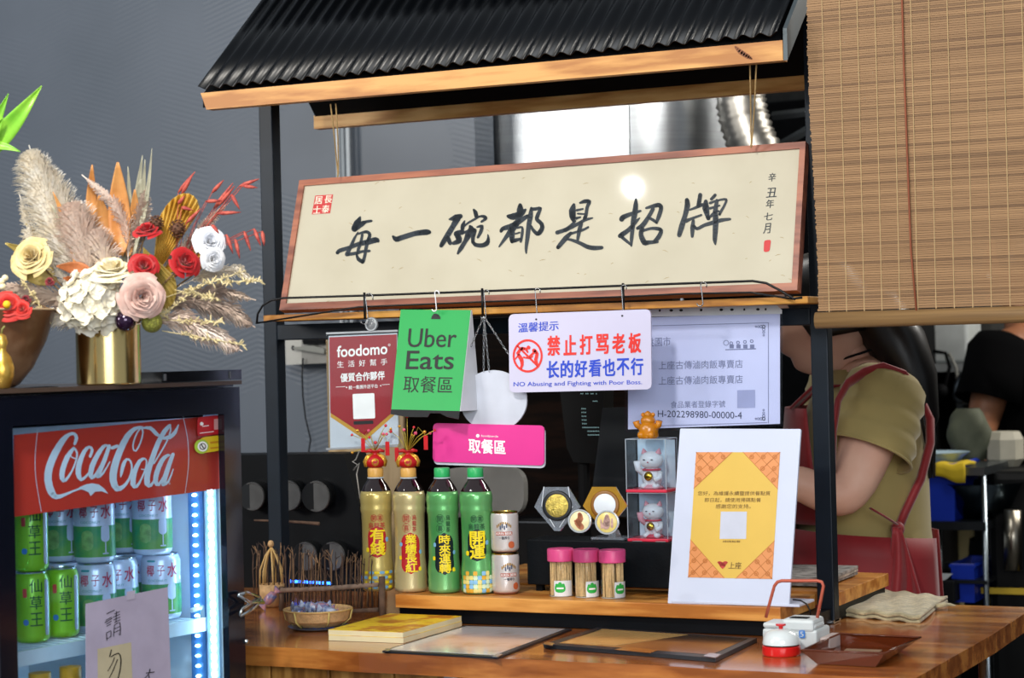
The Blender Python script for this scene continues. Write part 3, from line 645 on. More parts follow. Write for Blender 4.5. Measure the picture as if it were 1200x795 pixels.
PR = mat('label_red', '#b5202a', .4); PG = mat('label_dark_green', '#1e4a30', .4); PN = mat('label_navy', '#101c22', .4); PB = mat('label_blue', '#7ab4dc', .4)
def logo2(W, t, m_):                                      # two rows: ringed pair above the tea name
    m = M(); W.text(m, '開', -.0052, .132, .0082, .0085, .012); W.text(m, '喜', .0068, .132, .0082, .0085, .012); W.ring(m, -.0052, .132, .0064); W.ring(m, .0068, .132, .0064)
    W.text(m, '烏龍茶', 0, .1185, .033, .0105, .016); m.build('brand_lettering', m_, t)
def logo1(W, t, m_):                                      # ringed characters beside a vertical tea name
    m = M()
    for i, c in enumerate('開喜'): W.text(m, c, -.0062, .1315-i*.0165, .010, .0105, .01); W.ring(m, -.0062, .1315-i*.0165, .0082)
    for i, c in enumerate('烏龍茶'): W.text(m, c, .0092, .1335-i*.0105, .0078, .0090, .018)
    m.build('brand_lettering', m_, t)
def badge_wide(W, t, bg, chars, z=.089):
    m = M(); W.pill(m, 0, z, .037, .056, .0175); m.build('badge', bg, t)
    m = M()
    for i, c in enumerate(chars): W.text(m, c, .001, z+.0125-i*.0240, .0285, .0232, .045, .0009)
    m.build('badge_characters', YEL, t)
    for dx, dz, mm in ((-.0195, -.014, YEL), (.0205, .004, PB)):
        m = M(); W.pill(m, dx, z+dz, .007, .0085, .003, .0008); m.build('badge_ornament', mm, t)
def badge_tall(W, t, bg, chars, z=.070):
    m = M(); W.pill(m, .001, z, .037, .074, .0185); m.build('badge', bg, t)
    m = M()
    for i, c in enumerate(chars): W.text(m, c, .002, z+.0250-i*.0168, .0210, .0162, .042, .0009)
    m.build('badge_characters', YEL, t)
    for dx, dz, mm in ((-.020, -.008, YEL), (.021, .002, PB), (-.018, .016, PB), (.018, -.028, YEL)):
        m = M(); W.pill(m, dx, z+dz, .006, .0075, .0028, .0008); m.build('badge_ornament', mm, t)
def coins(W, t):
    random.seed(5)
    for r in range(4):
        for i in range(6):
            m = M(); W.pill(m, -.024+i*.0096+(r % 2)*.003, .008+r*.0088, .0092, .0052, .0024, .0007, 6); m.build('coin_print', YEL if (i+r) % 2 else PB, t)
def tiles_(W, t):
    random.seed(9); cols = [mat('tile_sky', '#8cc4ec', .4), mat('tile_butter', '#efe08a', .4), mat('tile_amber', '#e8b23c', .4), mat('tile_pale', '#d8ecc8', .4)]
    for r in range(5):
        for i in range(8):
            m = M(); W.pill(m, -.027+i*.0076, .006+r*.0077, .0074, .0074, .0008, .0006, 4)
            if r < 4 or i in (1, 3, 5, 6): m.build('tile_print', cols[random.randrange(4)], t)
B1 = bottle(442, 697, 3.205, GOLDS, CAPY, 'gold tea bottle with 有錢 in a red oval badge, leftmost of the bottles', lambda W, t: (logo2(W, t, PR), badge_wide(W, t, PR, '有錢'), coins(W, t)))
B2 = bottle(480.5, 697, 3.208, GOLDP, CAPY, 'pale gold tea bottle with tall red badge reading 業績長紅, second from the left', lambda W, t: (logo1(W, t, PR), badge_tall(W, t, PR, '業績長紅')))
B3 = bottle(520, 697, 3.212, GREENS, CAPG, 'green-capped tea bottle with tall dark badge reading 時來運轉', lambda W, t: (logo1(W, t, PG), badge_tall(W, t, PN, '時來運轉')))
B4 = bottle(559, 697, 3.216, GREENS, CAPG, 'green-capped tea bottle with 開運 badge and checkered blue and yellow foot', lambda W, t: (logo2(W, t, PG), badge_wide(W, t, PN, '開運', .086), tiles_(W, t)))
# ------------------------------------------------------------------ lucky bags on the caps
BAGR = mat('bag_red', '#b4141c', .4, var=.1); BAGG = mat('bag_gold', '#d9a63c', .3, metal=.6, var=.1); STEMG = mat('stem_gold', '#b8a43a', .4, metal=.4)
BERRY = [mat('berry_red', '#c8242e', .2, coat=.4), mat('berry_gold', '#d8a23e', .2, metal=.6), mat('berry_rose', '#d2486a', .2, coat=.4)]
def luckybag(c, px_, beads, tags, label):
    c = c+Vector((0, 0, .2208)); t = thing('lucky_bag_ornament', c, label, 'ornament', 'lucky bag ornaments on the bottle caps')
    M().lathe(c, [(.0105, 0), (.0175, .004), (.0195, .011), (.017, .018), (.010, .0225), (.0065, .025), (.010, .029), (.0125, .0305), (.0, .031)], 28, cap=False).build('bag', BAGR, t, smooth=True)
    a0 = face_ang(c); fw = Vector((math.cos(a0), math.sin(a0), 0)); rt = Vector((-fw.y, fw.x, 0))
    for s_ in (-1, 1):
        for k in (0, 1):
            o = [c+rt*s_*(.004+k*.003)+Vector((0, 0, .025))+fw*.006, c+rt*s_*(.011+k*.004)+Vector((0, 0, .020))+fw*(.011-k*.003), c+rt*s_*(.017+k*.002)+Vector((0, 0, .011))+fw*(.009-k*.006), c+rt*s_*(.0165+k*.001)+Vector((0, 0, .002))+fw*(.007-k*.004)]
            M().tube(o, [.0014, .0026, .0032, .0022], 8).build('gold_fold', BAGG, t, smooth=True)
        M().tube([c+Vector((0, 0, .026))+fw*.004, c+rt*s_*.009+Vector((0, 0, .031))+fw*.005, c+rt*s_*.017+Vector((0, 0, .029))+fw*.004], [.002, .0038, .0022], 8).build('bow_loop', BAGR, t, smooth=True)
    m = M().lathe(c+fw*.0165+Vector((0, 0, .0105)), [(0, .0024), (.0062, .0022), (.0072, 0), (.0066, -.002)], 20, fw, cap=False); m.build('gold_medallion', BAGG, t, smooth=True)
    m = M(); W = Wrap(c, [(.0192, 0), (.0192, .03)]); W.text(m, '財', 0, .0105, .0085, .0085, .02, .0008); m.build('medallion_character', BAGR, t)
    top = c+Vector((0, 0, .029))
    for i, (x, y, dd) in enumerate(beads):
        p = PY(x, y, c.y+dd); mid = top*.45+p*.55+Vector((0, 0, .006))
        M().tube([top, mid, p], .0006, 5).build('stem', STEMG, t, smooth=True)
        M().ball(p, random.uniform(.0024, .0034), 10).build('berry', BERRY[i % 3], t, smooth=True)
    for x, y in tags:
        p = PY(x, y, c.y-.012)
        M().box(p, (.0075, .0006, .025), Matrix.Rotation(.2, 3, 'Z')).build('red_tag', BAGR, t)
        M().tube([p+Vector((0, 0, .0125)), PY((x+px_)/2, y-18, c.y), top], .0004, 4).build('tag_cord', STEMG, t)
random.seed(21)
luckybag(B1, 440, [(412.5, 510, 0), (419, 505, .01), (432, 505, -.01), (452, 499, -.01), (458, 503, 0), (449, 509, .01), (440, 519, -.01), (413, 530.5, -.012), (453, 509, 0), (433, 513, .01)], [(425.5, 522), (454, 526)], 'red and gold lucky bag with berries on the first gold bottle')
luckybag(B2, 481, [(477, 488.5, 0), (468, 500, .01), (473.5, 504, 0), (485, 501, -.01), (497.5, 506.5, -.01), (504, 508, 0), (509.5, 504.5, -.01), (483, 510, .01), (487, 508, 0), (458, 506, .01)], [(499, 519), (465, 533)], 'red and gold lucky bag with berries on the second gold bottle')
# ================================================================== BEER CANS
CANW = mat('can_white', '#dcd6d4', .3, metal=.35, var=.04, coat=.3); CG = mat('can_gold', '#c8a85a', .25, metal=1, var=.05)
def beer(z, label, turn):
    c = Vector((PY(592, 650, 3.222).x, 3.222, z+.0005)); H = .0715; r = .0245
    t = thing('beer_can', c, label, 'can', 'small stacked beer cans')
    pr = [(.0195, .001), (.0235, .005), (.0245, .008), (.0245, H-.007), (.0228, H-.002)]
    M().lathe(c, pr, 36).build('body', CANW, t, smooth=True, auto=60)
    M().lathe(c, [(.0228, H-.003), (.0236, H-.0015), (.0236, H), (.0222, H), (.0216, H-.002), (0, H-.002)], 36, cap=False).build('gold_lid', CG, t, smooth=True, auto=40)
    M().lathe(c, [(.0190, .002), (.0205, .0), (.0222, .0035)], 32, cap=False).build('bottom_rim', mat('rose_rim', '#c89a8c', .3, metal=.6), t, smooth=True)
    W = Wrap(c, pr, turn)
    m = M(); W.pill(m, 0, .0345, .030, .0062, .0012); m.build('red_band', mat('band_red', '#b8604c', .4), t)
    m = M(); W.text(m, 'KIRIN BEER', 0, .0345, .027, .0042, .03); m.build('band_lettering', WPRINT, t)
    m = M(); W.text(m, '一番搾り', 0, .0268, .018, .0052, .028); m.build('product_lettering', mat('can_ink', '#2f3444', .4), t)
    m = M(); W.pill(m, .013, .0145, .0115, .0125, .0056); m.build('round_seal', mat('seal_orange', '#c06038', .4), t)
    m = M()
    for k in range(9): W.pill(m, -.012+k*.003, .047+.006*math.sin(k*math.pi/8), .0022, .0055, .001, .0006)
    m.build('crest', mat('crest_gold', '#b08a44', .4, metal=.3), t)
    m = M()
    for k in range(4): W.pill(m, -.006+k*.0035, .045+.003*(k % 2), .0026, .0075, .0012, .0009)
    m.build('crest_figure', mat('crest_slate', '#566078', .4), t)
    return c
beer(ST, 'small white and gold beer can, the lower of two stacked', .25); beer(ST+.0722, 'small white and gold beer can, the upper of two stacked', -.05)
# ================================================================== RISER WITH COINS
RX0, RX1, RY0, RY1 = PY(617, 640, 3.262).x, PY(800, 640, 3.262).x, 3.262, 3.345
RT = PY(660, 633.5, 3.262).z
rs = thing('riser_box', ((RX0+RX1)/2, 3.3, ST), 'matte black riser box on the shelf behind the toothpick jars', 'stand')
M().bx(RX0, RX1, RY0, RY1, ST+.012, RT, .002).build('box', mat('riser_black', '#0b1015', .5, spec=.2, bump=.15, bs=200), rs)
for x in (RX0+.012, RX0+.06, RX1-.02): M().bx(x, x+.012, RY0+.01, RY0+.022, ST, ST+.0125).build('foot', MATTE, rs)
def hexstand(px_, py_, R, body, disc, label, off=0, rim='#16191e'):
    P = Plane((0, 3.300+off, 0), (.25, -1, .1)); b = Board(P)
    c = P.at(px_, py_); D = (c-CC).dot(VV); k = F/D
    t = thing('coin_display', Vector((c.x, c.y, RT)), label, 'coin display')
    pts = [(px_+dx*R, py_+dy*R*.98) for dx, dy in ((-.58, -.83), (.48, -.83), (1, .05), (.12, 1.12), (-.12, 1.12), (-1, .05))]
    m = M(); b.slab(m, round_quad(pts[:1]+pts[1:2]+pts[2:3]+pts[3:4], .1)[:0] or pts, .008); m.build('hexagon_case', body, t)
    m = M(); n = 28
    m.lathe(P.at(px_, py_, .0012), [(0, .0008), (R*.50/k, .001), (R*.60/k, .0016), (R*.66/k, .0002), (R*.66/k, -.002)], 32, P.n, cap=False); m.build('ring', mat('ring'+rim[1:], rim, .4), t, smooth=True)
    m = M().lathe(P.at(px_, py_, .003), [(0, .0008), (R*.46/k, .0008), (R*.5/k, 0)], 32, P.n, cap=False); m.build('coin', disc, t, smooth=True)
    m = M(); 
    m.bx(c.x-R*.9/k, c.x+R*.75/k, 3.275+off, 3.318+off, RT+.0004, RT+.005, .001); m.build('base', body, t)
    m = M(); m.prism([Vector((c.x-.008, 3.29+off, RT+.005)), Vector((c.x+.008, 3.29+off, RT+.005)), Vector((c.x+.004, 3.292+off, RT+.016)), Vector((c.x-.004, 3.292+off, RT+.016))], [Vector((c.x-.008, 3.312+off, RT+.005)), Vector((c.x+.008, 3.312+off, RT+.005)), Vector((c.x+.004, 3.31+off, RT+.016)), Vector((c.x-.004, 3.31+off, RT+.016))]); m.build('stem', body, t)
    return b, t
ACR = mat('faceted_acrylic', '#c2cad6', .06, trans=.75, spec=.7, ior=1.3, coat=.5)
b, t = hexstand(653, 593, 27, ACR, mat('old_coin', '#c4ae58', .3, metal=.8, var=.25, vs=160, bump=.6, bs=400), 'clear faceted hexagon display with a large brass coin')
m = M()
for pts in ([(653-15.6, 593-22), (653-18, 593)], [(653+13, 593-22), (653+16, 593)], [(653-18, 593), (650, 618)], [(653+18, 594), (656, 618)]): b.stroke(m, [(pts[0][0], pts[0][1], .8), (pts[1][0], pts[1][1], .8)], off=.0006, fine=1)
m.build('facet_edges', mat('facet_edge', '#d8dee6', .2), t)
b, t = hexstand(709, 592, 26, mat('gold_acrylic', '#c4922c', .18, metal=.6, var=.15, coat=.4), mat('frosted_disc', '#dfe6ee', .35, var=.05), 'golden hexagon display with a round white disc', rim='#8a5a1c')
def coin(px_, py_, r, face, label, fig):
    P = Plane((0, 3.270, 0), (.25, -1, .08)); c = P.at(px_, py_); k = F/((c-CC).dot(VV)); t = thing('coin_capsule', Vector((c.x, c.y, RT)), label, 'coin display')
    M().lathe(c, [(0, .001), (r*.86/k, .001), (r*.9/k, .003), (r/k, .0026), (r/k, -.004), (r*.9/k, -.005), (0, -.005)], 36, P.n, cap=False).build('capsule_rim', mat('capsule_clear', '#ccd4dc', .1, coat=.6, trans=.3), t, smooth=True, auto=40)
    M().lathe(c, [(0, .0022), (r*.78/k, .0022), (r*.84/k, .0014)], 36, P.n, cap=False).build('coin', face, t, smooth=True)
    b = Board(P); m = M()
    for s_ in fig: b.stroke(m, [(px_+a, py_+b_, w_) for a, b_, w_ in s_], off=.0028)
    m.build('relief_figure', mat('relief_%d' % px_, '#b8704c' if px_ < 700 else '#c09a90', .5, var=.2, vs=200), t)
    m = M().bx(c.x-.010, c.x+.010, 3.262, 3.288, RT+.0003, RT+.005, .001); m.build('base', mat('capsule_clear', '#ccd4dc', .1), t)
CI = mat('cream_coin', '#efe3b0', .3, var=.08, vs=60)
coin(679.5, 611, 13.8, CI, 'round capsule with cream coin and copper figure, left of the pair', [[(0, -8, 5), (1, -3, 7), (-2, 2, 8), (2, 7, 7)], [(-5, 0, 3), (0, 3, 4)]])
coin(711.5, 612.5, 14.2, mat('yellow_coin', '#e2cc78', .3, var=.1, vs=60), 'round capsule with yellow coin and pink figure, right of the pair', [[(0, -7, 5), (0, -2, 8), (-1, 4, 9)], [(-7, -3, 2), (-6, 6, 3)], [(6, -4, 2), (6, 5, 3)]])
# ================================================================== LUCKY CAT BOXES
BOXC = clear('box_acrylic', '#dfeaf4', .07, .96); CATW = mat('cat_white', '#f6f0ee', .35, var=.03); CATR = mat('cat_red', '#d23a50', .4); CATP = mat('cat_pink', '#e8a0a8', .4); REDB = mat('red_base', '#d0304a', .35)
def catbox(px_, py_, z, wd, hd, label, pink, Y=3.262):
    x = PY(px_, py_, Y).x; c = Vector((x, Y+.028, z))
    t = thing('lucky_cat_box', c, label, 'ornament')
    M().bx(c.x-wd/2-.001, c.x+wd/2+.001, Y, Y+.056, z+.0004, z+.0055, .001).build('red_base', REDB, t)
    m = M(); h = z+hd
    for f in ([(-1, -1), (1, -1)], [(1, -1), (1, 1)], [(1, 1), (-1, 1)], [(-1, 1), (-1, -1)]):
        (a, b_), (e, g) = f; A = Vector((c.x+a*wd/2, c.y+b_*.027, z+.0056)); B = Vector((c.x+e*wd/2, c.y+g*.027, z+.0056)); m.poly([A, B, B+Vector((0, 0, hd-.006)), A+Vector((0, 0, hd-.006))])
    m.poly([Vector((c.x-wd/2, c.y-.027, h)), Vector((c.x+wd/2, c.y-.027, h)), Vector((c.x+wd/2, c.y+.027, h)), Vector((c.x-wd/2, c.y+.027, h))]); m.build('clear_case', BOXC, t)
    m = M()
    for a in (-1, 1):
        for b_ in (-1, 1): m.tube([(c.x+a*wd/2, c.y+b_*.027, z+.0056), (c.x+a*wd/2, c.y+b_*.027, h)], .0007, 5)
        m.tube([(c.x-wd/2, c.y+a*.027, h), (c.x+wd/2, c.y+a*.027, h)], .0007, 5); m.tube([(c.x+a*wd/2, c.y-.027, h), (c.x+a*wd/2, c.y+.027, h)], .0007, 5)
    m.build('case_edges', mat('case_edge', '#aab6c2', .2), t)
    M().bx(c.x-wd/2+.002, c.x+wd/2-.002, c.y+.023, c.y+.0245, z+.006, h-.003).build('backing_card', mat('backing_blue', '#cfe4f0', .5, var=.12, vs=18, col2='#f0f6fa'), t)
    q = c+Vector((.002, -.004, .006)); s_ = hd/.083
    kt = t
    M().ball(q+Vector((0, 0, .017))*s_, .0165*s_, 20, (1, .8, 1.05)).build('cat_body', CATW, kt, smooth=True)
    M().ball(q+Vector((0, -.002, .044))*s_, .0165*s_, 22, (1.16, .88, .86)).build('cat_head', CATW, kt, smooth=True)
    for e in (-1, 1):
        M().lathe(q+Vector((e*.0115, -.001, .0545))*s_, [(.0055*s_, 0), (.003*s_, .005*s_), (0, .009*s_)], 12, (e*.25, 0, 1), cap=False).build('ear', CATP, kt, smooth=True)
        M().ball(q+Vector((e*.0065, -.0165, .0455))*s_, .0014*s_, 8, (1.6, .4, .6)).build('eye', INK, kt, smooth=True)
        M().ball(q+Vector((e*.010, -.010, .004))*s_, .006*s_, 12, (1, 1.2, .8)).build('foot', CATW, kt, smooth=True)
    M().ball(q+Vector((0, -.0175, .0415))*s_, .0012*s_, 8).build('nose', CATR, kt, smooth=True)
    M().tube([q+Vector((-.014, -.002, .024))*s_, q+Vector((-.021, -.006, .031))*s_, q+Vector((-.0215, -.008, .043))*s_], [.005*s_, .005*s_, .0058*s_], 12).build('raised_paw', CATP if pink else CATW, kt, smooth=True)
    M().tube([q+Vector((.014, -.004, .024))*s_, q+Vector((.017, -.012, .017))*s_, q+Vector((.010, -.017, .014))*s_], [.005*s_, .0045*s_, .005*s_], 12).build('lowered_paw', CATW, kt, smooth=True)
    P_ = [q+Vector((.0135*math.cos(2*math.pi*i/24), .012*math.sin(2*math.pi*i/24)-.001, .0295))*s_ for i in range(24)]
    M().tube([p if False else q+(p-q) for p in P_], .0016*s_, 8, closed=True).build('red_collar', CATR, kt, smooth=True)
    M().lathe(q+Vector((0, -.0155, .020))*s_, [(0, .003), (.006*s_, .002), (.0072*s_, 0)], 18, (0, -1, .1), cap=False).build('gold_coin', GOLD, kt, smooth=True)
    M().lathe(q+Vector((0, 0, 0)), [(.017*s_, 0), (.0175*s_, .003*s_), (.012*s_, .006*s_)], 24).build('pink_cushion', CATR if pink else CATP, kt, smooth=True)
    return h
cbw = .0735
h1 = catbox(759, 631, RT, cbw, .0838, 'boxed lucky cat on a red base, lower box', True)
h2 = catbox(757, 567, h1+.0008, cbw, .092, 'boxed lucky cat on a red base, upper box of the stack', False, 3.26)
AMB = mat('amber_resin', '#c87c0c', .18, trans=.15, coat=.5, var=.1)
c = Vector((PY(760, 500, 3.285).x, 3.285, h2+.0006)); t = thing('amber_figurine', c, 'amber coloured figurine with raised arms on top of the cat boxes', 'figurine')
M().lathe(c, [(.0145, 0), (.0175, .003), (.0165, .010), (.0175, .016), (.0155, .022), (.012, .027), (.0, .028)], 24, cap=False).build('body', AMB, t, smooth=True)
M().ball(c+Vector((0, -.002, .0305)), .0115, 18, (1.15, 1, .9)).build('head', AMB, t, smooth=True)
for e in (-1, 1):
    M().tube([c+Vector((e*.011, 0, .017)), c+Vector((e*.020, -.003, .023)), c+Vector((e*.0215, -.004, .030))], [.006, .0055, .0062], 12).build('arm', AMB, t, smooth=True)
    M().ball(c+Vector((e*.009, -.001, .0405)), .0042, 10).build('ear', AMB, t, smooth=True)
    M().ball(c+Vector((e*.009, -.012, .006)), .007, 12).build('foot', AMB, t, smooth=True)
M().lathe(c+Vector((0, -.002, .039)), [(.006, 0), (.007, .004), (.002, .008), (0, .0085)], 14, cap=False).build('crown', AMB, t, smooth=True)
# ================================================================== TOOTHPICK JARS
LID = mat('pink_lid', '#e0508c', .35, var=.02); LBL = mat('jar_label', '#e4e6ea', .4); LG2 = mat('label_green', '#2fb04a', .4); PICK = mat('bamboo_pick', '#f0d8ac', .6, var=.12, vs=200); JAR = clear('jar_plastic', '#f4f0e8', .04, .97)
pos = {657.5: ('leftmost', .0), 687.5: ('middle', .55), 718: ('rightmost', .75)}
for px_, (nm, tr) in pos.items():
    Yj = 3.2135; c = Vector((PY(px_, 680, Yj).x, Yj, ST+.0006)); t = thing('toothpick_jar', c, 'round toothpick jar with pink lid, %s of the three' % nm, 'jar', 'toothpick jars in front of the black riser')
    prj = [(.0195, 0), (.0205, .001), (.0205, .0665)]
    M().lathe(c, prj, 28, cap=False).build('jar_wall', JAR, t, smooth=True)
    M().lathe(c, [(.0205, 0), (.0205, .0015), (0, .0015)], 28).build('jar_base', mat('jar_base', '#b8b4ac', .3), t)
    random.seed(int(px_)); m = M()
    for k in range(130):
        a = random.uniform(0, 6.28); r = .0188*math.sqrt(random.uniform(.1, 1)); a2 = a+random.uniform(-.25, .25)
        m.tube([c+Vector((r*math.cos(a), r*math.sin(a), .002)), c+Vector((r*math.cos(a2), r*math.sin(a2), .065))], .0009, 4)
    tag(m.build('toothpicks', PICK, t), kind='stuff')
    M().lathe(c, [(.0222, .060), (.0230, .061), (.0232, .0795), (.0222, .0815), (0, .082)], 36, cap=False).build('lid', LID, t, smooth=True, auto=35)
    W = Wrap(c, [(.0207, 0), (.0207, .07)], tr); m = M(); W.pill(m, .004, .0145, .034, .0265, .0005, .0003, 4); m.build('paper_label', LBL, t)
    m = M(); W.pill(m, -.002, .015, .0185, .015, .0065, .0006); W.pill(m, -.002, .0225, .006, .006, .0025, .0006); W.pill(m, -.0075, .0195, .005, .007, .0022, .0006); W.pill(m, .0035, .0195, .005, .007, .0022, .0006); m.build('green_emblem', LG2, t)
    m = M(); W.pill(m, -.002, .015, .012, .0028, .001, .0009); m.build('emblem_band', WPRINT, t)
# ================================================================== WHITE POSTER STAND
q = [(797, 502.5), (938.5, 503), (924.5, 711), (782.5, 707.5)]
b = Board(leaning(3.168, ST+.006, .235), up_of(q))
ps = thing('poster_stand', b.at(853, 709), 'white acrylic stand holding a yellow notice at the right end of the shelf', 'stand')
m = M(); b.slab(m, round_quad(q, 1.5, 3), .005); m.build('panel', mat('acrylic_white', '#d0d7ec', .25, var=.01), ps)
pl_, pr_ = PZ(783, 708, ST+.001), PZ(932, 712, ST+.001)
M().bx(pl_.x, pr_.x+.006, 3.166, 3.245, ST+.0006, ST+.005, .001).build('foot', mat('acrylic_white', '#d0d7ec', .25), ps)
yq = [(816, 530.3), (914.3, 530.3), (905, 679), (806.5, 677)]
m = M(); b.poly(m, yq, .0006); m.build('yellow_card', mat('card_yellow', '#ddb64e', .45, var=.02), ps)
def ymap(u, v): (a, b0), (c_, d), (e, f), (g, h) = yq; return ((a*(1-u)+c_*u)*(1-v)+(g*(1-u)+e*u)*v, (b0*(1-u)+d*u)*(1-v)+(h*(1-u)+f*u)*v)
OR = mat('card_orange', '#e09256', .45); BR = mat('card_rust', '#c0702e', .45)
tris = [[(0, 0), (.43, 0), (0, .29)], [(1, 0), (.56, 0), (1, .29)], [(0, 1), (.43, 1), (0, .70)], [(1, 1), (.57, 1), (1, .70)]]
for T_ in tris:
    m = M(); b.poly(m, [ymap(*p) for p in T_], .0009); m.build('corner_pattern', OR, ps)
    m = M(); (cu, cv), (au, av), (bu, bv) = T_
    for k in (1/3, 2/3, 1.0):
        p, q2 = ymap(cu+(au-cu)*k, cv+(av-cv)*k), ymap(cu+(bu-cu)*k, cv+(bv-cv)*k); b.stroke(m, [(*p, .7), (*q2, .7)], off=.0011, fine=1)
    for k in (0, 1/3, 2/3):
        p = ymap(cu+(au-cu)*k, cv+(av-cv)*k); uu = cu+(au-cu)*k+(bu-cu)*0
        f = (1-k)/2; q2 = ymap(cu+(au-cu)*(k+f), cv+(bv-cv)*f); b.stroke(m, [(*p, .7), (*q2, .7)], off=.0011, fine=1)
        p = ymap(cu, cv+(bv-cv)*k); q2 = ymap(cu+(au-cu)*f, cv+(bv-cv)*(k+f)); b.stroke(m, [(*p, .7), (*q2, .7)], off=.0011, fine=1)
    for i in range(3):
        for j in range(3-i):
            if i+j > 2: continue
            p = ymap(cu+(au-cu)*(i+.42)/3.2, cv+(bv-cv)*(j+.42)/3.2); b.disc(m, *p, 2.8, .0012, 10, 1.6); b.disc(m, *p, 1.0, .0012, 8)
    m.build('lattice_lines', BR, ps)
m = M()
b.text(m, '您好，為維護永續暨提供餐點質', 818, 578.6, 903, 578.6, 5.2, .018, .0011); b.text(m, '即日起，請使用掃碼點餐', 826, 586.4, 892, 586.4, 5.2, .018, .0011); b.text(m, '感謝您的支持。', 839, 593.8, 880, 593.8, 5.2, .018, .0011)
m.build('message_lettering', mat('notice_brown', '#6a4a1c', .5), ps); m = M()
b.text(m, '掃碼點餐', 847, 635, 868, 635, 2.6, .0, .0011); m.build('caption_lettering', mat('notice_brown', '#6a4a1c', .5), ps); m = M(); b.text(m, '上座', 854, 663, 869, 663.4, 8, .02, .0011); m.build('shop_name_lettering', mat('notice_brown', '#6a4a1c', .5), ps)
m = M(); b.stroke(m, [(841.5, 659.5, 1.5), (844, 660, 4), (847, 663, 7), (850, 660, 4), (852.5, 659.5, 1.5)], off=.0011); b.poly(m, [(841.5, 660.5), (852.5, 660.5), (847, 667.5)], .0011); m.build('heart_logo', mat('logo_red', '#c8423a', .4), ps)
m = M(); b.poly(m, [(845, 600), (875.5, 600), (874.5, 632), (843.5, 632)], .001); m.build('blank_code_panel', mat('code_pale', '#c8ccdc', .5), ps)
# ================================================================== REGISTER SCREENS BEHIND THE SHELF
t = thing('round_backed_monitor', PY(575, 600, 3.78), 'pale grey round-cornered monitor back behind the green bottles', 'monitor')
b = Board(Plane((0, 3.78, 0), (0, 1, 0)))
m = M(); b.slab(m, round_quad([(512, 549), (613.5, 547), (614, 606), (512, 607)], 24, 8), .02); m.build('shell', mat('shell_grey', '#8a8a86', .45, var=.05), t)
m = M(); p = PY(565, 606, 3.79); m.bx(p.x-.05, p.x+.05, 3.79, 3.85, .0, p.z); m.build('column', MATTE, t)
t = thing('customer_display', PY(682, 545, 3.72), 'black customer display showing dotted teal digits behind the warning sign', 'display')
b = Board(Plane((0, 3.72, 0), (0, 1, 0)))
m = M(); b.slab(m, [(654, 440), (708, 440), (706, 528), (700, 544), (672, 542), (664, 525)], .05); m.build('housing', mat('display_black', '#040507', .3, spec=.25), t)
m = M(); DOT = mat('teal_dots', '#9ec8cc', .4, emit=.5)
for r in range(16):
    for c_ in range(10):
        y = 444+r*4.4; x = 680+c_*2.0+(r*.25)
        on = (r < 5 and (c_+r) % 3) or (r == 6 and c_ > 6) or (7 < r < 14 and c_ < 3) or (r >= 13 and c_ > 2 and c_ < 10)
        if on: b.disc(m, x, y, .62, .0006, 6)
tag(m.build('dot_matrix', DOT, t), kind='stuff')
m = M(); p = PY(684, 543, 3.74); m.tube([p, (p.x, p.y, 0)], .012, 10); m.build('pole', MATTE, t)
t = thing('slanted_terminal', PY(720, 600, 3.66), 'dark grey slanted touch terminal behind the coin displays', 'monitor')
b = Board(leaning(3.66, 1.25, .25))
m = M(); b.slab(m, round_quad([(706, 478), (830, 474), (822, 606), (690, 606)], 2), .02); m.build('screen', mat('terminal_grey', '#25292e', .5, spec=.2, var=.08), t)
p = PY(745, 606, 3.69); m = M().bx(p.x-.05, p.x+.05, 3.70, 3.78, 0, p.z+.01); m.build('column', MATTE, t)
t = thing('printer_base', PY(640, 640, 3.74), 'black receipt printer behind the riser', 'printer')
a, b_ = PY(598, 606, 3.80), PY(722, 640, 3.80); m = M().bx(a.x, b_.x, 3.80, 3.96, 0.0, a.z, .01); m.build('case', mat('display_black', '#040507', .2), t); M().bx(a.x+.003, b_.x, 3.797, 3.80, a.z-.012, a.z-.009).build('seam', mat('seam_grey', '#5a6066', .4), t)
# ================================================================== BLACK CABINET WITH DISCS
YC = 3.56
b = Board(Plane((0, YC, 0), (0, 1, 0)))
t = thing('disc_cabinet', PY(360, 720, YC), 'black slant-ended cabinet with protruding round grey discs, behind the twig rack', 'cabinet')
m = M(); b.slab(m, [(230, 534), (402, 532), (421, 592), (428, 696), (230, 700)], .09); m.build('housing', mat('cabinet_black', '#04060a', .5, var=.1, spec=.15), t)
DISC = mat('disc_grey', '#4a4a4a', .35, metal=.4, var=.15, vs=30); BAR = mat('barrel_black', '#080a0d', .3, coat=.3)
for x, y, r in ((296, 582, 17), (338, 581, 18), (371, 582, 18.5), (358, 652, 17), (390, 652, 17)):
    c = PY(x, y, YC-.035); rr = r/F*(c-CC).dot(VV); ax = Vector((.25, -1, .02))
    M().tube([c-ax*-.0+Vector((-.0, .001, 0))*0+ax*0, c+Vector((-.01, .04, 0))], [rr, rr], 28).build('barrel', BAR, t, smooth=True, auto=50)
    M().lathe(c+Vector((0, -.0005, 0)), [(0, .001), (rr*.86, .001), (rr*.9, .0025), (rr*.96, .0025), (rr, 0)], 32, (0, -1, 0), cap=False).build('disc', DISC, t, smooth=True, auto=40)
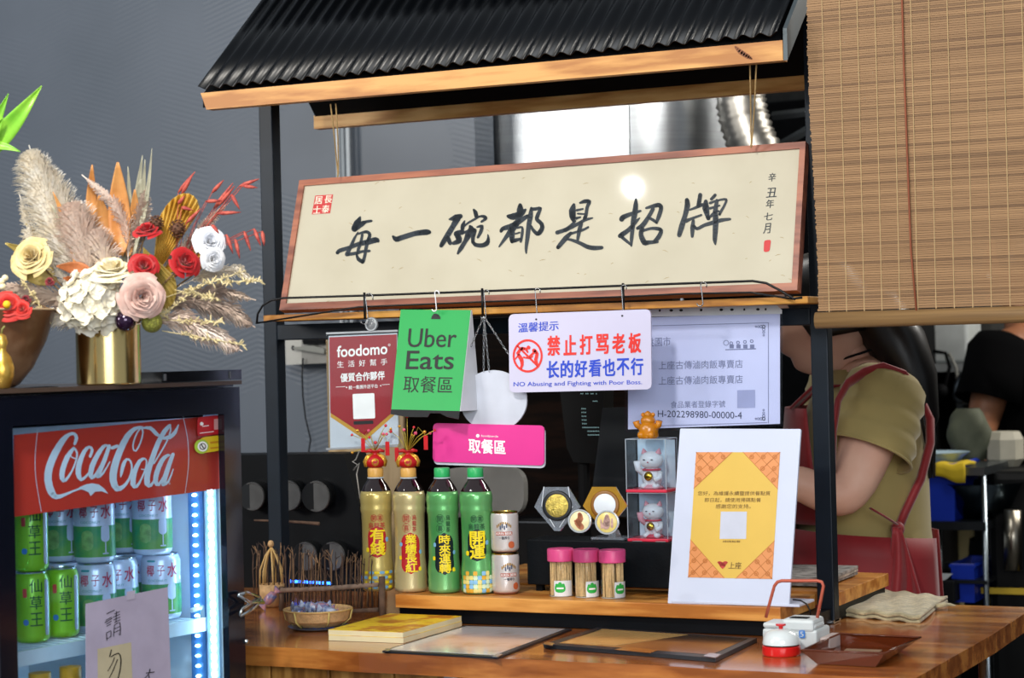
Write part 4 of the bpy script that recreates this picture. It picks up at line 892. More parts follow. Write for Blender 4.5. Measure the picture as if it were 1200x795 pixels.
# outlet box on the wall and cable
xo = PY(352, 400, 4.29); t = thing('wall_outlet', PY(365, 412, 4.28), 'white outlet boxes on the grey wall with a black cable', 'outlet')
b = Board(Plane((0, 4.24, 0), (0, 1, 0)))
m = M(); b.slab(m, [(334, 394), (353, 393), (353.5, 427), (335, 428)], .055); m.build('switch_plate', mat('plate', '#b9b8b2', .5, var=.05), t)
m = M(); b.slab(m, [(353, 393), (400, 391), (401, 425), (353.5, 427)], .055); m.build('outlet_body', mat('plate2', '#8d8c88', .5, var=.08), t)
b = Board(Plane((0, 4.225, 0), (0, 1, 0)))
m = M(); b.slab(m, round_quad([(354, 398), (380, 397), (381, 403), (355, 404)], 2), .02); m.build('plug', MATTE, t)
m = M(); b.slab(m, round_quad([(343, 407), (366, 405), (380, 409), (380, 415), (344, 421)], 2), .02); m.build('adapter', mat('adapter_grey', '#84857f', .3), t)
m = M(); b.disc(m, 340, 408, 2, -.013, 12, ry=3); m.build('switch', INK, t)
M().tube([PY(x, y, 4.23) for x, y in ((355, 420), (354, 440), (355, 465), (358, 490), (364, 515), (361, 535), (362, 560), (362, 620))], .0022, 6).build('cable', WIRE, t, smooth=True)
b = Board(Plane((0, 4.0, 0), (0, 1, 0))); m = M(); pa_, pb_ = PY(382, 394, 4.0), PY(474, 556, 4.0); m.bx(pa_.x, pb_.x, 4.0, 4.01, 0, pa_.z)
single(m, 'plywood_panel', wood('pale_ply', '#c9ad84', '#a98a5e', None, 'Z', .6), 'pale plywood sheet standing behind the red card holder', 'panel')
# ================================================================== TWIG RACK
YT = 3.36
TWG = [mat('twig_brown', '#5c4638', .8, var=.3, vs=60, bump=.4), mat('twig_tan', '#8a6a4c', .8, var=.25, vs=60, bump=.4), mat('twig_dark', '#3c2e28', .8, var=.3, vs=60)]
t = thing('twig_rack', PZ(400, 722, CT), 'rustic rack of upright brown twigs with a rail and post on the counter', 'rack')
def pt(x, y, Y=YT): return PY(x, y, Y-.212+(443-x)/113*.085)
M().tube([pt(330, 692), pt(380, 690.5), pt(443, 685.5)], [.0044, .0048, .0042], 10).build('rail', mat('rail_bark', '#8c7464', .8, var=.25, vs=60, bump=.4), t, smooth=True)
M().tube([pt(392, 718), pt(443, 715)], [.0038, .0042], 10).build('rail', TWG[0], t, smooth=True)
pb = pt(448, 718); M().tube([Vector((pb.x, pb.y, CT+.0005)), pt(447.5, 676)], [.0062, .0058], 12).build('post', TWG[0], t, smooth=True)
pb = pt(330, 718, 3.38); M().tube([Vector((pb.x, pb.y, CT+.0005)), pt(330, 688, 3.38)], .005, 10).build('post', TWG[0], t, smooth=True)
random.seed(31)
for i in range(72):
    x = 300+i*2.0+random.uniform(-1, 1); Yk = YT+random.choice((.0, .01, .035, .05))+(.06 if x < 336 else 0); 
    ty = 640+(x-320)*.10+random.uniform(-6, 9)
    by = 712+random.uniform(-2, 3) if x > 330 else 700
    dx = random.uniform(-6, 5); P = [pt(x+dx*.2, by, Yk), pt(x+dx*.6, (by+ty)/2+random.uniform(-4, 4), Yk-.004), pt(x+dx*.8+random.uniform(-1.5, 1.5), ty+8, Yk), pt(x+dx+random.uniform(-2, 2), ty, Yk)]
    m = M().tube(P, [.0012, .0011, .0010, .0007], 5)
    m.tube([P[2], P[2]+Vector((random.uniform(-.012, .012), .0, random.uniform(.006, .014)))], [.001, .0005], 4)
    if i % 3 == 0: m.tube([P[1], P[1]+Vector((random.uniform(-.014, .014), .0, random.uniform(.01, .02)))], [.001, .0005], 4)
    m.build('twig', TWG[i % 3], t, smooth=True)
single(M().tube([PY(330, 681, 3.47), PY(388, 684, 3.47)], .0028, 8), 'light_strip', mat('blue_led', '#2a6cff', .4, emit=6), 'glowing blue light strip behind the twigs', 'light')
t = thing('hanging_bar', PZ(330, 716, CT), 'brown crossbar held up by a thin white rod above the twig rack', 'rod')
M().tube([PY(298, 610, 3.42), PY(340, 611.5, 3.42), PY(374, 614, 3.42)], [.0018, .0024, .0034], 8).build('crossbar', TWG[0], t, smooth=True)
pz = PY(326, 690, 3.42); M().tube([PY(335, 614, 3.42), PY(328, 657, 3.42)], .0018, 8).build('white_rod', WHITE, t, smooth=True)
M().tube([PY(328, 657, 3.42), Vector((pz.x, 3.42, CT))], .0016, 8).build('black_rod', WIRE, t, smooth=True)
# ------------------------------------------------------------------ small bamboo basket with handles
BAM = mat('bamboo_weave', '#cda472', .6, var=.15, vs=120, bump=.5, bs=300); BAML = mat('bamboo_light', '#d6b070', .5, var=.1, vs=90)
c = PZ(313, 713, CT); c.z = CT+.0008; c.y += .018
t = thing('bamboo_pouch', c, 'small woven bamboo basket with tall handles tied at the top', 'basket')
W_ = .0235
M().lathe(c, [(.0, .0), (.012, .0), (.019, .008), (.0235, .024), (.0242, .043), (.0232, .043), (.0222, .024), (.018, .010), (0, .004)], 22, cap=False).build('bowl', BAM, t, smooth=True)
for k in range(7):
    M().tube([c+Vector((.0225*math.cos(a), .0225*math.sin(a), z)) for a, z in ((k*.9, .043), )]+[c+Vector((.021*math.cos(k*.9), .021*math.sin(k*.9), .07)), c+Vector((.010*math.cos(k*.9), .010*math.sin(k*.9), .098)), c+Vector((.001, 0, .113))], [.0014, .0015, .0016, .0013], 6, flat=(1, 1.6)).build('handle_strip', BAML, t, smooth=True)
M().ball(c+Vector((0, 0, .119)), .006, 12, (1, 1, 1.2)).build('knot', BAM, t, smooth=True)
# ------------------------------------------------------------------ candy tray
c = PZ(357, 741, CT); c.z = CT+.0005; c = c+Vector((-.0, .045, 0))
t = thing('saucer', c, 'grey-blue saucer under the bamboo tray', 'plate')
M().lathe(c, [(0, .0), (.040, 0), (.052, .004), (.053, .0052), (.039, .0022), (0, .002)], 36, cap=False).build('dish', mat('saucer_blue', '#5e7080', .3, coat=.3), t, smooth=True, auto=60)
ct0 = c+Vector((0, 0, .0056))
t = thing('bamboo_tray', ct0, 'shallow round bamboo tray of wrapped candies', 'tray')
prt = [(0, .0), (.040, .0), (.055, .010), (.0595, .0275), (.0585, .0285), (.0555, .026), (.051, .011), (.038, .0028), (0, .0026)]
M().lathe(ct0, prt, 12, cap=False).build('tray_wall', BAM, t, smooth=True, auto=30)
M().tube([ct0+Vector((.0592*math.cos(2*math.pi*k/36), .0592*math.sin(2*math.pi*k/36), .028)) for k in range(36)], .0017, 8, closed=True).build('rim', BAML, t, smooth=True)
for k in range(6):
    a = k*1.047+.35; M().tube([ct0+Vector((r*math.cos(a), r*math.sin(a), z)) for r, z in ((.0605, .0275), (.0568, .011), (.0430, .0005))], .0013, 6, flat=(.7, 2)).build('rib', mat('rib_yellow', '#e0cc7c', .5), t, smooth=True)
CAN = [mat('wrapper_blue', '#5f74a8', .3, var=.5, vs=120, coat=.4, col2='#c2cadc'), mat('wrapper_pink', '#c88a8c', .3, vs=120, coat=.4, col2='#5f6fa0'), mat('wrapper_silver', '#b8bccc', .25, metal=.5, vs=150, col2='#64709c')]
def candy(loc, rz, tilt, mi, label, k=1.0, group='wrapped candies in the bamboo tray'):
    t = thing('candy', loc, label, 'candy', group); R = Matrix.Rotation(rz, 3, 'Z') @ Matrix.Rotation(tilt, 3, 'Y'); loc = Vector(loc)
    L_ = .010*k
    m = M(); m.tube([loc+R @ Vector((x*k, 0, 0)) for x in (-.010, -.0075, 0, .0075, .010)], [v*k for v in (.0032, .0062, .0072, .0062, .0032)], 10); m.build('wrapper', CAN[mi], t, smooth=True)
    for s_ in (-1, 1):
        m = M(); m.tube([loc+R @ Vector((s_*x*k, 0, 0)) for x in (.0095, .012, .018)], [v*k for v in (.0015, .0028, .0075)], 8, flat=(1, .35)); m.build('twist', CAN[mi], t)
random.seed(12)
spots = [(-.034, -.004), (-.018, -.022), (.004, -.028), (.026, -.02), (.036, .002), (.018, .020), (-.008, .022), (-.026, .016), (-.010, -.004), (.012, -.004), (.0, .006), (-.03, -.018), (.03, -.012)]
word = ['blue', 'pink', 'silver']
for i, (dx, dy) in enumerate(spots):
    zz = .0185 if i < 8 else .0315 if i < 11 else .026
    candy(ct0+Vector((dx, dy, zz)), random.uniform(0, 3.1), random.uniform(-.3, .3), (0, 1, 0, 2)[i % 4], 'small twist-wrapped candy in the bamboo tray', 1.2)
candy(PZ(320, 716, CT)+Vector((-.002, -.006, .024)), .2, -.8, 1, 'pink and white wrapped candy leaning on the small basket', 1.35, None)
# ================================================================== PAPERS ON THE COUNTER
def flat_quad(pts, z, th, m=None):
    m = m or M(); P = [PZ(x, y, z+th) for x, y in pts]; return m.prism(P, [p-Vector((0, 0, th)) for p in P])
t = thing('booklet_stack', PZ(440, 745, CT), 'stack of two yellow-covered booklets beside the candy tray', 'book')
yk = [(385, 738.5), (472.5, 741.7), (541, 722.5), (457.5, 719.5)]
for k, (z0, th) in enumerate(((CT+.0004, .0085), (CT+.0092, .0085))):
    P = [PZ(x, y, CT+.018)+Vector((-.001*k, .001*k, 0)) for x, y in yk]; P = [Vector((p.x, p.y, 0)) for p in P]
    m = M().prism([p+Vector((0, 0, z0+th)) for p in P], [p+Vector((0, 0, z0)) for p in P]); m.build('pages', mat('page_cream', '#e6dcb4', .6, var=.05), t)
    m = M().prism([p+Vector((0, 0, z0+th+.0006)) for p in P], [p+Vector((0, 0, z0+th)) for p in P]); m.build('cover', mat('booklet_yellow', '#f0cc2c', .35, vs=26, col2='#c07818', vcon=(.48, .62)), t)
t = thing('light_menu', PZ(555, 755, CT), 'laminated pale menu sheet lying on the counter', 'menu')
flat_quad([(448, 763), (583, 770.5), (670, 737), (545, 733)], CT+.0006, .003).build('board', mat('menu_edge', '#20242a', .4), t)
flat_quad([(455, 761.5), (580, 768), (662, 737.3), (547, 734)], CT+.0037, .0004).build('print', mat('menu_pale', '#dcd8dc', .16, vs=14, col2='#b8a498', vcon=(.5, .75), coat=.6), t)
for a in ([(583, 770), (577, 769.5), (583, 766), (589, 767)], [(449, 763), (455, 763.5), (459, 760.5), (453, 760)]): flat_quad(a, CT+.0042, .0012).build('corner_clip', CHROME, t)
t = thing('dark_menu', PZ(760, 758, CT), 'dark menu folder with yellow band and metal corners on the counter', 'menu')
flat_quad([(637, 755), (838, 771.5), (887, 748), (700, 735.5)], CT+.0006, .0065).build('board', mat('menu_edge', '#20242a', .4), t)
flat_quad([(655, 754), (834, 767.5), (877, 748.5), (704, 737)], CT+.0073, .0004).build('print', mat('menu_brown', '#5c4c3c', .14, vs=10, col2='#3c3230', coat=.6), t)
flat_quad([(660, 753.5), (722, 757), (806, 744), (706, 737.5)], CT+.0078, .0002).build('yellow_band', mat('menu_ochre', '#d8b070', .2, vs=10, col2='#c09c64', coat=.6), t)
flat_quad([(720, 761.5), (762, 765.5), (772, 762), (735, 758.5)], CT+.0078, .0002).build('orange_mark', mat('menu_orange', '#a86a34', .2, coat=.5), t)
for a in ([(824, 769), (838, 771), (845, 767), (832, 765.5)], [(636, 755), (647, 757), (650, 754), (641, 752.5)]): flat_quad(a, CT+.0080, .0016).build('corner_clip', CHROME, t)
# ================================================================== BELL
c = PZ(909, 771, CT); c = Vector((c.x, c.y+.028, CT+.0006)); 
t = thing('service_bell', c, 'white dome service bell with red base and button', 'bell')
M().lathe(c, [(.0285, 0), (.0298, .003), (.0292, .0135), (.0275, .0145), (0, .0145)], 36, cap=False).build('base', mat('bell_red', '#d01c1c', .3, coat=.5), t, smooth=True, auto=40)
M().lathe(c, [(.0285, .0165), (.0287, .019), (.0268, .027), (.0215, .0345), (.013, .0385), (0, .0395)], 36, cap=False).build('dome', mat('bell_white', '#d8e0e2', .22, coat=.5), t, smooth=True)
M().lathe(c, [(.027, .0145), (.0275, .0165), (.0, .0165)], 30, cap=False).build('dark_gap', MATTE, t)
M().lathe(c, [(.003, .039), (.0035, .043), (.0078, .0445), (.0078, .047), (.0, .0475)], 20, cap=False).build('button', mat('bell_red', '#d01c1c', .3), t, smooth=True, auto=40)
# ================================================================== WHITE MACHINE WITH WIRE HANDLE
DW = mat('device_white', '#c9d0d2', .4, var=.05)
p0 = PZ(940, 757, CT); t = thing('sealing_device', Vector((p0.x, p0.y+.03, CT)), 'white bench device with reddish wire handle behind the bell', 'device')
a = PY(893, 740, 3.03); e = PY(957, 740, 3.03); 
M().bx(a.x, e.x, 3.03, 3.10, CT+.0008, CT+.034, .004).build('body', DW, t)
M().bx(a.x, e.x-.002, 3.032, 3.08, CT+.034, CT+.043, .004).build('upper_body', DW, t)
M().bx(a.x+.032, e.x-.004, 3.028, 3.085, CT+.030, CT+.05, .005).build('grip_block', DW, t)
M().bx(a.x+.042, e.x-.018, 3.04, 3.055, CT+.0485, CT+.0512).build('slot', MATTE, t)
M().bx(e.x+.0005, e.x+.017, 3.04, 3.10, CT+.0008, CT+.022, .003).build('side_tray', mat('device_pink_grey', '#b8a8a4', .45), t)
b = Board(Plane((0, 3.0285, 0), (0, 1, 0))); m = M(); b.poly(m, round_quad([(936.5, 739), (943.5, 739), (944, 748), (937, 748)], 1.5), .0014); m.build('blue_mark', mat('device_blue', '#3a78c8', .4), t)
m = M(); b.text(m, '5', 938, 743.5, 942, 743.5, 6, .03, .0018); m.build('mark_digit', DW, t)
HR = mat('handle_red', '#b85a44', .4, metal=.2)
M().tube([PY(*p, 3.06) for p in ((897.5, 724), (903, 703), (907.5, 687), (911, 682.5), (916, 681), (958, 681), (963, 682.5), (965, 687), (962, 703), (957, 728))], .0026, 8).build('wire_handle', HR, t, smooth=True)
M().tube([PY(*p, 3.14) for p in ((929, 703), (938, 704), (945, 708), (949, 715), (950, 722))], .0014, 6).build('black_cord', WIRE, t, smooth=True)
# ================================================================== COIN TRAY
t = thing('coin_tray', PZ(1008, 770, CT), 'brown translucent plastic coin tray at the counter corner', 'tray')
TR = mat('tray_amber', '#7a3a1c', .08, trans=.55, ior=1.2, coat=.6, spec=.7)
bo = [PZ(x, y, CT+.0015) for x, y in ((958, 778), (1026, 781.5), (1052, 760), (983, 757.5))]; ri = [PZ(x, y, CT+.021) for x, y in ((939, 762.5), (1036, 766), (1079, 747.5), (984, 743))]
m = M(); m.poly(bo)
for i in range(4): m.poly([bo[i], bo[(i+1) % 4], ri[(i+1) % 4], ri[i]])
m.build('dish', TR, t, solid=.0018, merge=True)
M().tube(ri, .0017, 8, closed=True).build('rim', mat('tray_rim', '#5a2a16', .1, coat=.6), t, smooth=True)
M().prism([p*.6+(bo[0]+bo[2])*.2+Vector((0, 0, .0022)) for p in bo], [p*.6+(bo[0]+bo[2])*.2+Vector((0, 0, .0012)) for p in bo]).build('inner_mat', mat('tray_mat', '#8f7a66', .3), t)
# ================================================================== TOWEL
TOW = mat('towel_oat', '#b3a683', .95, var=.25, vs=60, bump=.9, bs=260, sheen=.3)
t = thing('folded_towel', PZ(1045, 722, CT), 'folded oatmeal towel lying at the back of the counter', 'towel')
o4 = [PZ(x, y, CT) for x, y in ((987, 724), (1078, 731), (1110, 707), (1030, 699))]
def tow(z0, sh, amp):
    def fn(u, v):
        p = o4[0]*(1-u)*(1-v)+o4[1]*u*(1-v)+o4[2]*u*v+o4[3]*(1-u)*v
        e = min(u, 1-u, v, 1-v); return p*1.0+Vector((sh*(math.sin(v*7)), sh*math.sin(u*5), z0+amp*(math.sin(u*6+v*3)*.3+.7)*min(1, e*9)+.002*math.sin(u*19+v*7)))
    return fn
for k in range(2): M().grid(tow(.003+k*.007, .003, .005), 24, 16).build('towel_fold', TOW, t, smooth=True, solid=.005)
P_ = [PZ(x, y, CT+.008) for x, y in ((1098, 711), (1106, 709), (1113, 709), (1119, 710))]; M().tube(P_, [.006, .0075, .005, .002], 8, flat=(.6, 1.2)).build('corner_tail', TOW, t, smooth=True)
# newspaper on the rear shelf board
t = thing('newspaper', PZ(950, 680, ST), 'grey patterned papers on the rear shelf board beside the post', 'papers')
xx = PZ(940, 682, ST).x
for k in range(3): M().box((xx+.005+k*.003, 3.53, ST+.0055+k*.0055), (.13, .20, .0045), Matrix.Rotation(.03*k, 3, 'Z')).build('sheet', mat('newsprint_%d' % k, ('#8f8a84', '#b9b2a6', '#9a9692')[k], .8, var=.5, vs=50), t)
# white looped string by the first bottle
single(M().tube([PY(*p, 3.30) for p in ((421, 529), (417, 539), (413, 541), (419, 545), (414, 551), (421, 543), (418, 556), (422, 585))], .0012, 6), 'white_string', mat('string_white', '#b8b6b0', .8), 'knotted white string hanging left of the first bottle', 'string', smooth=True)
# ================================================================== DRINKS FRIDGE
FA = math.radians(84); FU = Vector((math.cos(FA), math.sin(FA), 0)); FN = Vector((math.sin(FA), -math.cos(FA), 0))   # along the door, out of the door
FP0 = PD(284, 600, 3.2); FP = Plane(FP0, FN); FB = Board(FP, (-1, -100))
def fu(x, y=600): return (FP.at(x, y)-FP0).dot(FU)
TOPZ = FP.at(284, 449).z; u1 = fu(265); u0 = fu(17); fw = -u1+.0; uR, uL = 0.0, u0-.032
def fp(u, d, z): p = FP0+FU*u-FN*d; return Vector((p.x, p.y, z))        # d = depth behind the door face
def fbox(m, ua, ub, da, db, za, zb): 
    return m.prism([fp(ua, da, za), fp(ub, da, za), fp(ub, da, zb), fp(ua, da, zb)], [fp(ua, db, za), fp(ub, db, za), fp(ub, db, zb), fp(ua, db, zb)])
FR = mat('fridge_black', '#0a0e1a', .16, var=.06, coat=.5); LIN = mat('fridge_liner', '#d8e8f0', .25, coat=.4, var=.02)
fg = thing('drinks_fridge', fp((uL+uR)/2, .25, 0), 'black glass-door drinks fridge with red header, lit inside', 'fridge')
gz1 = (FP.at(17, 501).z+FP.at(265, 484).z)/2; gz0 = .52
DEP = .46
m = M(); fbox(m, uL, uR, .05, DEP, .04, .075); fbox(m, uL, uR, .05, DEP, TOPZ-.04, TOPZ-.002); fbox(m, uL, uL+.02, .05, DEP, .075, TOPZ-.04); fbox(m, uR-.012, uR, .05, DEP, .075, TOPZ-.04); fbox(m, uL, uR, DEP, DEP+.02, .04, TOPZ-.002); fbox(m, uL, uL+.004, .0125, .05, .075, TOPZ-.04); fbox(m, uL, uR, .0125, .05, TOPZ-.0055, TOPZ-.0021); m.build('cabinet', FR, fg)
m = M(); fbox(m, uL+.021, uL+.026, .052, DEP-.002, .09, TOPZ-.055); fbox(m, uR-.018, uR-.013, .052, DEP-.002, .09, TOPZ-.055); fbox(m, uL+.021, uR-.013, DEP-.008, DEP-.003, .09, TOPZ-.055); fbox(m, uL+.021, uR-.013, .052, DEP-.003, TOPZ-.06, TOPZ-.052); fbox(m, uL+.021, uR-.013, .052, DEP-.003, .08, .09); m.build('liner', LIN, fg)
dr = M(); fbox(dr, uL, u0, 0, .012, .10, TOPZ-.006); fbox(dr, u1, uR, 0, .012, .10, TOPZ-.006); fbox(dr, u0, u1, 0, .012, gz1, TOPZ-.006); fbox(dr, u0, u1, 0, .012, .10, gz0); fbox(dr, uR-.002, uR, .012, .048, .10, TOPZ-.006); door = dr.build('door', FR, fg)
WPOS[door.name] = WPOS[fg.name]
m = M(); fbox(m, u0, u1, .014, .018, gz0, gz1); m.build('glass_pane', clear('door_glass', '#f0f8ff', .02, .97), door)
m = M(); fbox(m, uL+.005, u0-.006, .0125, .049, .10, TOPZ-.006); fbox(m, u1+.008, uR-.0025, .0125, .049, .10, TOPZ-.006); fbox(m, u0-.005, u1+.006, .0195, .049, gz1+.003, TOPZ-.006); m.build('gasket', mat('gasket_pale', '#b9cdd8', .35), fg)
m = M(); fbox(m, uL-.001, uR+.001, -.004, DEP, TOPZ-.002, TOPZ+.004); m.build('top_cover', mat('top_brown', '#4a3c34', .3, coat=.3), fg)
for u, d in ((uL+.03, .1), (uR-.03, .1), (uL+.03, DEP-.05), (uR-.03, DEP-.05)): M().tube([fp(u, d, 0), fp(u, d, .042)], .018, 12).build('foot', MATTE, fg)
# header print on the inside of the glass
HP = Plane(fp(0, .019, 1), FN); hb = Board(HP, (-1, -100))
m = M(); hb.slab(m, [(17, 510), (265, 486), (265, 572), (17, 606)], .002); m.build('red_header', mat('header_red', '#e0402e', .35, var=.05, vs=3), door)
m = M(); K6 = 6.625
A1 = [[(312,268,22),(326,222,28),(308,190,24),(270,195,26),(220,240,46),(160,340,56),(115,450,58),(105,550,58),(130,640,58),(170,680,38),(230,665,24),(300,635,15),(370,610,16)],
      [(305,300,22),(255,370,40),(218,470,42),(215,535,38),(240,552,24),(290,480,14),(322,400,13),(330,335,15),(305,300,18)],
      [(275,340,9),(290,372,9),(330,385,10)],
      [(432,365,22),(448,315,22),(425,292,22),(388,325,32),(348,420,42),(340,500,42),(362,545,28),(400,520,18),(445,465,11)],
      [(560,280,18),(535,290,28),(492,350,36),(448,440,42),(436,515,36),(462,525,24),(505,450,13),(540,380,10)],
      [(580,285,28),(545,390,34),(502,490,38),(492,520,32),(530,500,16),(585,408,9)],
      [(603,300,26),(642,285,26)]]
for s_ in A1: hb.stroke(m, s_, 40, 480, K6, .0007)
hb.poly(m, [(40+x/K6, 480+y/K6) for x, y in ((345, 606), (400, 582), (450, 574), (500, 584), (540, 615), (572, 656), (520, 636), (470, 640), (435, 674), (420, 645), (380, 626), (345, 620))], .0009)
A2 = [[(305,138,16),(250,150,30),(190,210,46),(130,330,52),(90,450,58),(80,550,56),(110,615,48),(160,600,28),(205,540,18),(226,460,15),(215,402,15),(185,388,20),(160,430,32),(146,490,24),(140,525,8)],
      [(300,142,16),(312,180,12),(292,260,12),(258,322,13),(236,305,12),(240,250,12),(268,180,12),(298,142,12)],
      [(312,145,14),(370,145,30),(415,190,30),(440,205,18)],[(472,225,22),(520,215,34),(560,180,28),(588,120,9)],
      [(520,125,25),(480,170,36),(430,260,38),(385,380,42),(350,490,45),(345,575,45),(375,590,24),(405,540,11)],
      [(520,125,14),(527,165,12),(492,260,12),(440,350,12),(398,420,12)],
      [(325,382,15),(288,400,30),(245,490,40),(235,580,42),(262,600,24),(300,540,14),(332,460,12),(340,400,12),(325,382,12)],[(300,465,8),(345,470,9)],
      [(515,355,18),(495,362,26),(458,400,36),(420,490,40),(410,560,38),(435,585,24),(472,520,12)],
      [(545,350,28),(515,430,35),(480,540,40),(470,582,32),(510,560,16),(547,465,9)]]
for s_ in A2: hb.stroke(m, s_, 120, 480, K6, .0007)
hb.text(m, 'R', 197.5, 567, 199.5, 567, 2.4, .0, .0007)
hb.stroke(m, [(44, 503, .6), (41, 530, .7), (41.5, 560, .7), (48, 600, .6)], off=.0007, fine=4); hb.stroke(m, [(214, 488, .6), (219.5, 515, .7), (220.5, 545, .7), (216.5, 578, .6)], off=.0007, fine=4)
m.build('script_logo', mat('logo_white', '#eaf2f6', .4), door)
SB = Board(Plane(fp(0, .013, 1), FN), (-1, -100))
m = M(); SB.poly(m, round_quad([(231, 489.5), (262, 486), (262, 508), (231, 512)], 4)); m.build('red_sticker', mat('sticker_red', '#c01a24', .3), door)
m = M(); SB.poly(m, round_quad([(233, 513), (261, 510), (261, 528), (233, 532)], 8)); m.build('yellow_sticker', mat('sticker_yellow', '#e0c020', .3), door)
m = M(); SB.disc(m, 236, 523.5, 8.5, .0005, 20); m.build('green_ring', mat('sticker_green', '#a8c83c', .3), door)
m = M(); SB.disc(m, 237, 523.5, 6, .0008, 20); SB.stroke(m, [(237, 500, 1), (244, 499, 1)], off=.0006); SB.stroke(m, [(234, 508, .8), (250, 506, .8)], off=.0006); SB.disc(m, 236, 497, 2.2, .0006, 10); m.build('sticker_print', WPRINT, door)
m = M(); SB.quad(m, 250.5, 491.5, 259.5, 504, -.11, .0006); m.build('blank_code_panel', mat('code_rose', '#d89a98', .4), door)
m = M(); SB.stroke(m, [(247, 519, 2.6), (257, 518, 2.6)], off=.0006); SB.stroke(m, [(247, 525.5, 2), (257, 524.5, 2)], off=.0006); m.build('sticker_lines', mat('sticker_orange', '#c88a1c', .4), door)
m = M(); SB.disc(m, 237, 523.5, 4, .001, 12, 3); SB.stroke(m, [(235.5, 521, 1), (237, 524, 1.5), (239, 526, 1)], off=.001); m.build('sticker_figure', INK, door)
# handwritten note taped outside the glass
NB = Board(Plane(fp(0, .0115, 1), FN), (1, -100))
m = M(); NB.slab(m, [(100.5, 708), (196.5, 688.5), (204, 900), (101, 930)], .0006); m.build('note_paper', mat('note_lilac', '#a9a2ba', .6), door)
m = M(); NB.poly(m, [(114, 761), (153.5, 753), (156, 830), (115, 840)], .0004); m.build('yellow_slip', mat('slip_yellow', '#b6ad92', .6), door)
m = M(); kk = 6.0
hw_ = []
for s_ in ([(208,238,6),(262,212,6)],[(195,300,6),(245,270,6)],[(200,285,5),(240,262,5)],[(205,310,5),(240,290,5)],[(208,325,5),(235,310,5)],[(205,372,5),(208,425,6)],[(205,375,5),(236,358,6),(236,400,5)],[(208,415,5),(236,398,5)],[(262,240,5),(298,222,5)],[(252,262,5),(298,242,5)],[(276,222,6),(272,290,5)],[(255,282,5),(300,262,5)],[(262,300,5),(302,280,5)],[(262,318,5),(255,395,5)],[(262,318,5),(300,300,6),(302,385,6),(292,378,4)],[(262,345,5),(298,328,5)],[(262,370,5),(298,352,5)],
           [(240,492,7),(228,540,7)],[(238,540,6),(290,515,8),(308,560,9),(300,640,8),(285,700,7)],[(262,545,6),(245,590,5),(215,640,5)],[(282,560,6),(255,630,6),(225,690,5)],
           [(512,628,7),(500,665,6),(465,700,5)],[(485,655,6),(540,648,7)],[(505,670,6),(505,740,6)],[(520,690,6),(560,680,6)]):
    hw_.append(s_)
for i0, i1 in ((0, 17), (17, 20), (20, 24)):
    m = M()
    for s_ in hw_[i0:i1]: NB.stroke(m, s_, 90, 680, kk, .0009)
    m.build('handwritten_character', INK, door)

for p in ([(148, 694), (158, 692), (158, 702), (148, 704)],): 
    m = M(); NB.poly(m, p, .0007); m.build('tape', mat('tape_clear', '#b4aec4', .2), door)
# chrome latch at the door edge
LT = M(); 
for pts in ([(272, 697), (283, 694.5), (296, 700)], [(274, 722), (286, 716), (300, 703)], [(272, 697), (285, 706), (302, 706)], [(274, 722), (276, 714), (298, 700)]): LT.tube([FP.at(x, y, .012) for x, y in pts], .003, 6)
LT.build('chrome_latch', CHROME, door, smooth=True); M().lathe(FP.at(288, 752, .001), [(0, .004), (.0035, .003), (.004, 0)], 12, FN, cap=False).build('screw', CHROME, door, smooth=True)
# interior LEDs, their liner reflection built as a second glowing column, shelves
LED = mat('led_white', '#c8ecff', .4, emit=32); LED_REFL = mat('led_reflection', '#bfe4ff', .4, emit=16)
ls = M(); fbox(ls, u1+.003, u1+.0078, .022, .046, .12, gz1-.01); lb = ls.build('led_bar_and_reflection', mat('led_housing', '#a8c8dc', .3), fg); WPOS[lb.name] = WPOS[fg.name]
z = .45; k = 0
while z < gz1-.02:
    M().ball(fp(u1+.0025, .033, z), .0056, 8, (.8, .8, 1.15)).build('diode_and_reflection', LED, lb, smooth=True); z += .0135; k += 1
ls = M(); fbox(ls, uR-.0215, uR-.0185, .062, .092, .12, gz1-.01); refl_bar = ls.build('led_bar_and_reflection', mat('reflection_blue_strip', '#4a82b8', .3), fg); WPOS[refl_bar.name] = WPOS[fg.name]  # this bar imitates the first one's reflection in the glossy liner
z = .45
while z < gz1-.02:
    M().ball(fp(uR-.0225, .077, z), .0055, 8, (.7, 1.2, .45)).build('diode_and_reflection', LED_REFL, refl_bar, smooth=True); z += .0158  # glowing dots stand in for reflected diodes on the inner wall
SZ = (lambda a, b: (a.z+b.z)/2)(Plane(fp(0, .03, 1), FN).at(30, 762), Plane(fp(0, .03, 1), FN).at(200, 737))
SW = mat('shelf_white', '#d8e8ee', .3, coat=.3)
for zz in (SZ, SZ-.33):
    m = M(); fbox(m, uL+.028, uR-.03, .05, .056, zz-.022, zz-.001); fbox(m, uL+.028, uR-.03, .43, .436, zz-.006, zz)
    for k in range(24): m.tube([fp(uL+.035+k*.0185, .055, zz-.003), fp(uL+.035+k*.0185, .43, zz-.003)], .0022, 5)
    m.build('wire_shelf', SW, fg)
M().tube([fp(uR-.055, .06, SZ+.012), fp(uR-.03, .06, SZ+.014), fp(uR-.03, .06, SZ-.004), fp(uR-.022, .07, SZ-.004)], .004, 8).build('shelf_clip', SW, fg, smooth=True)
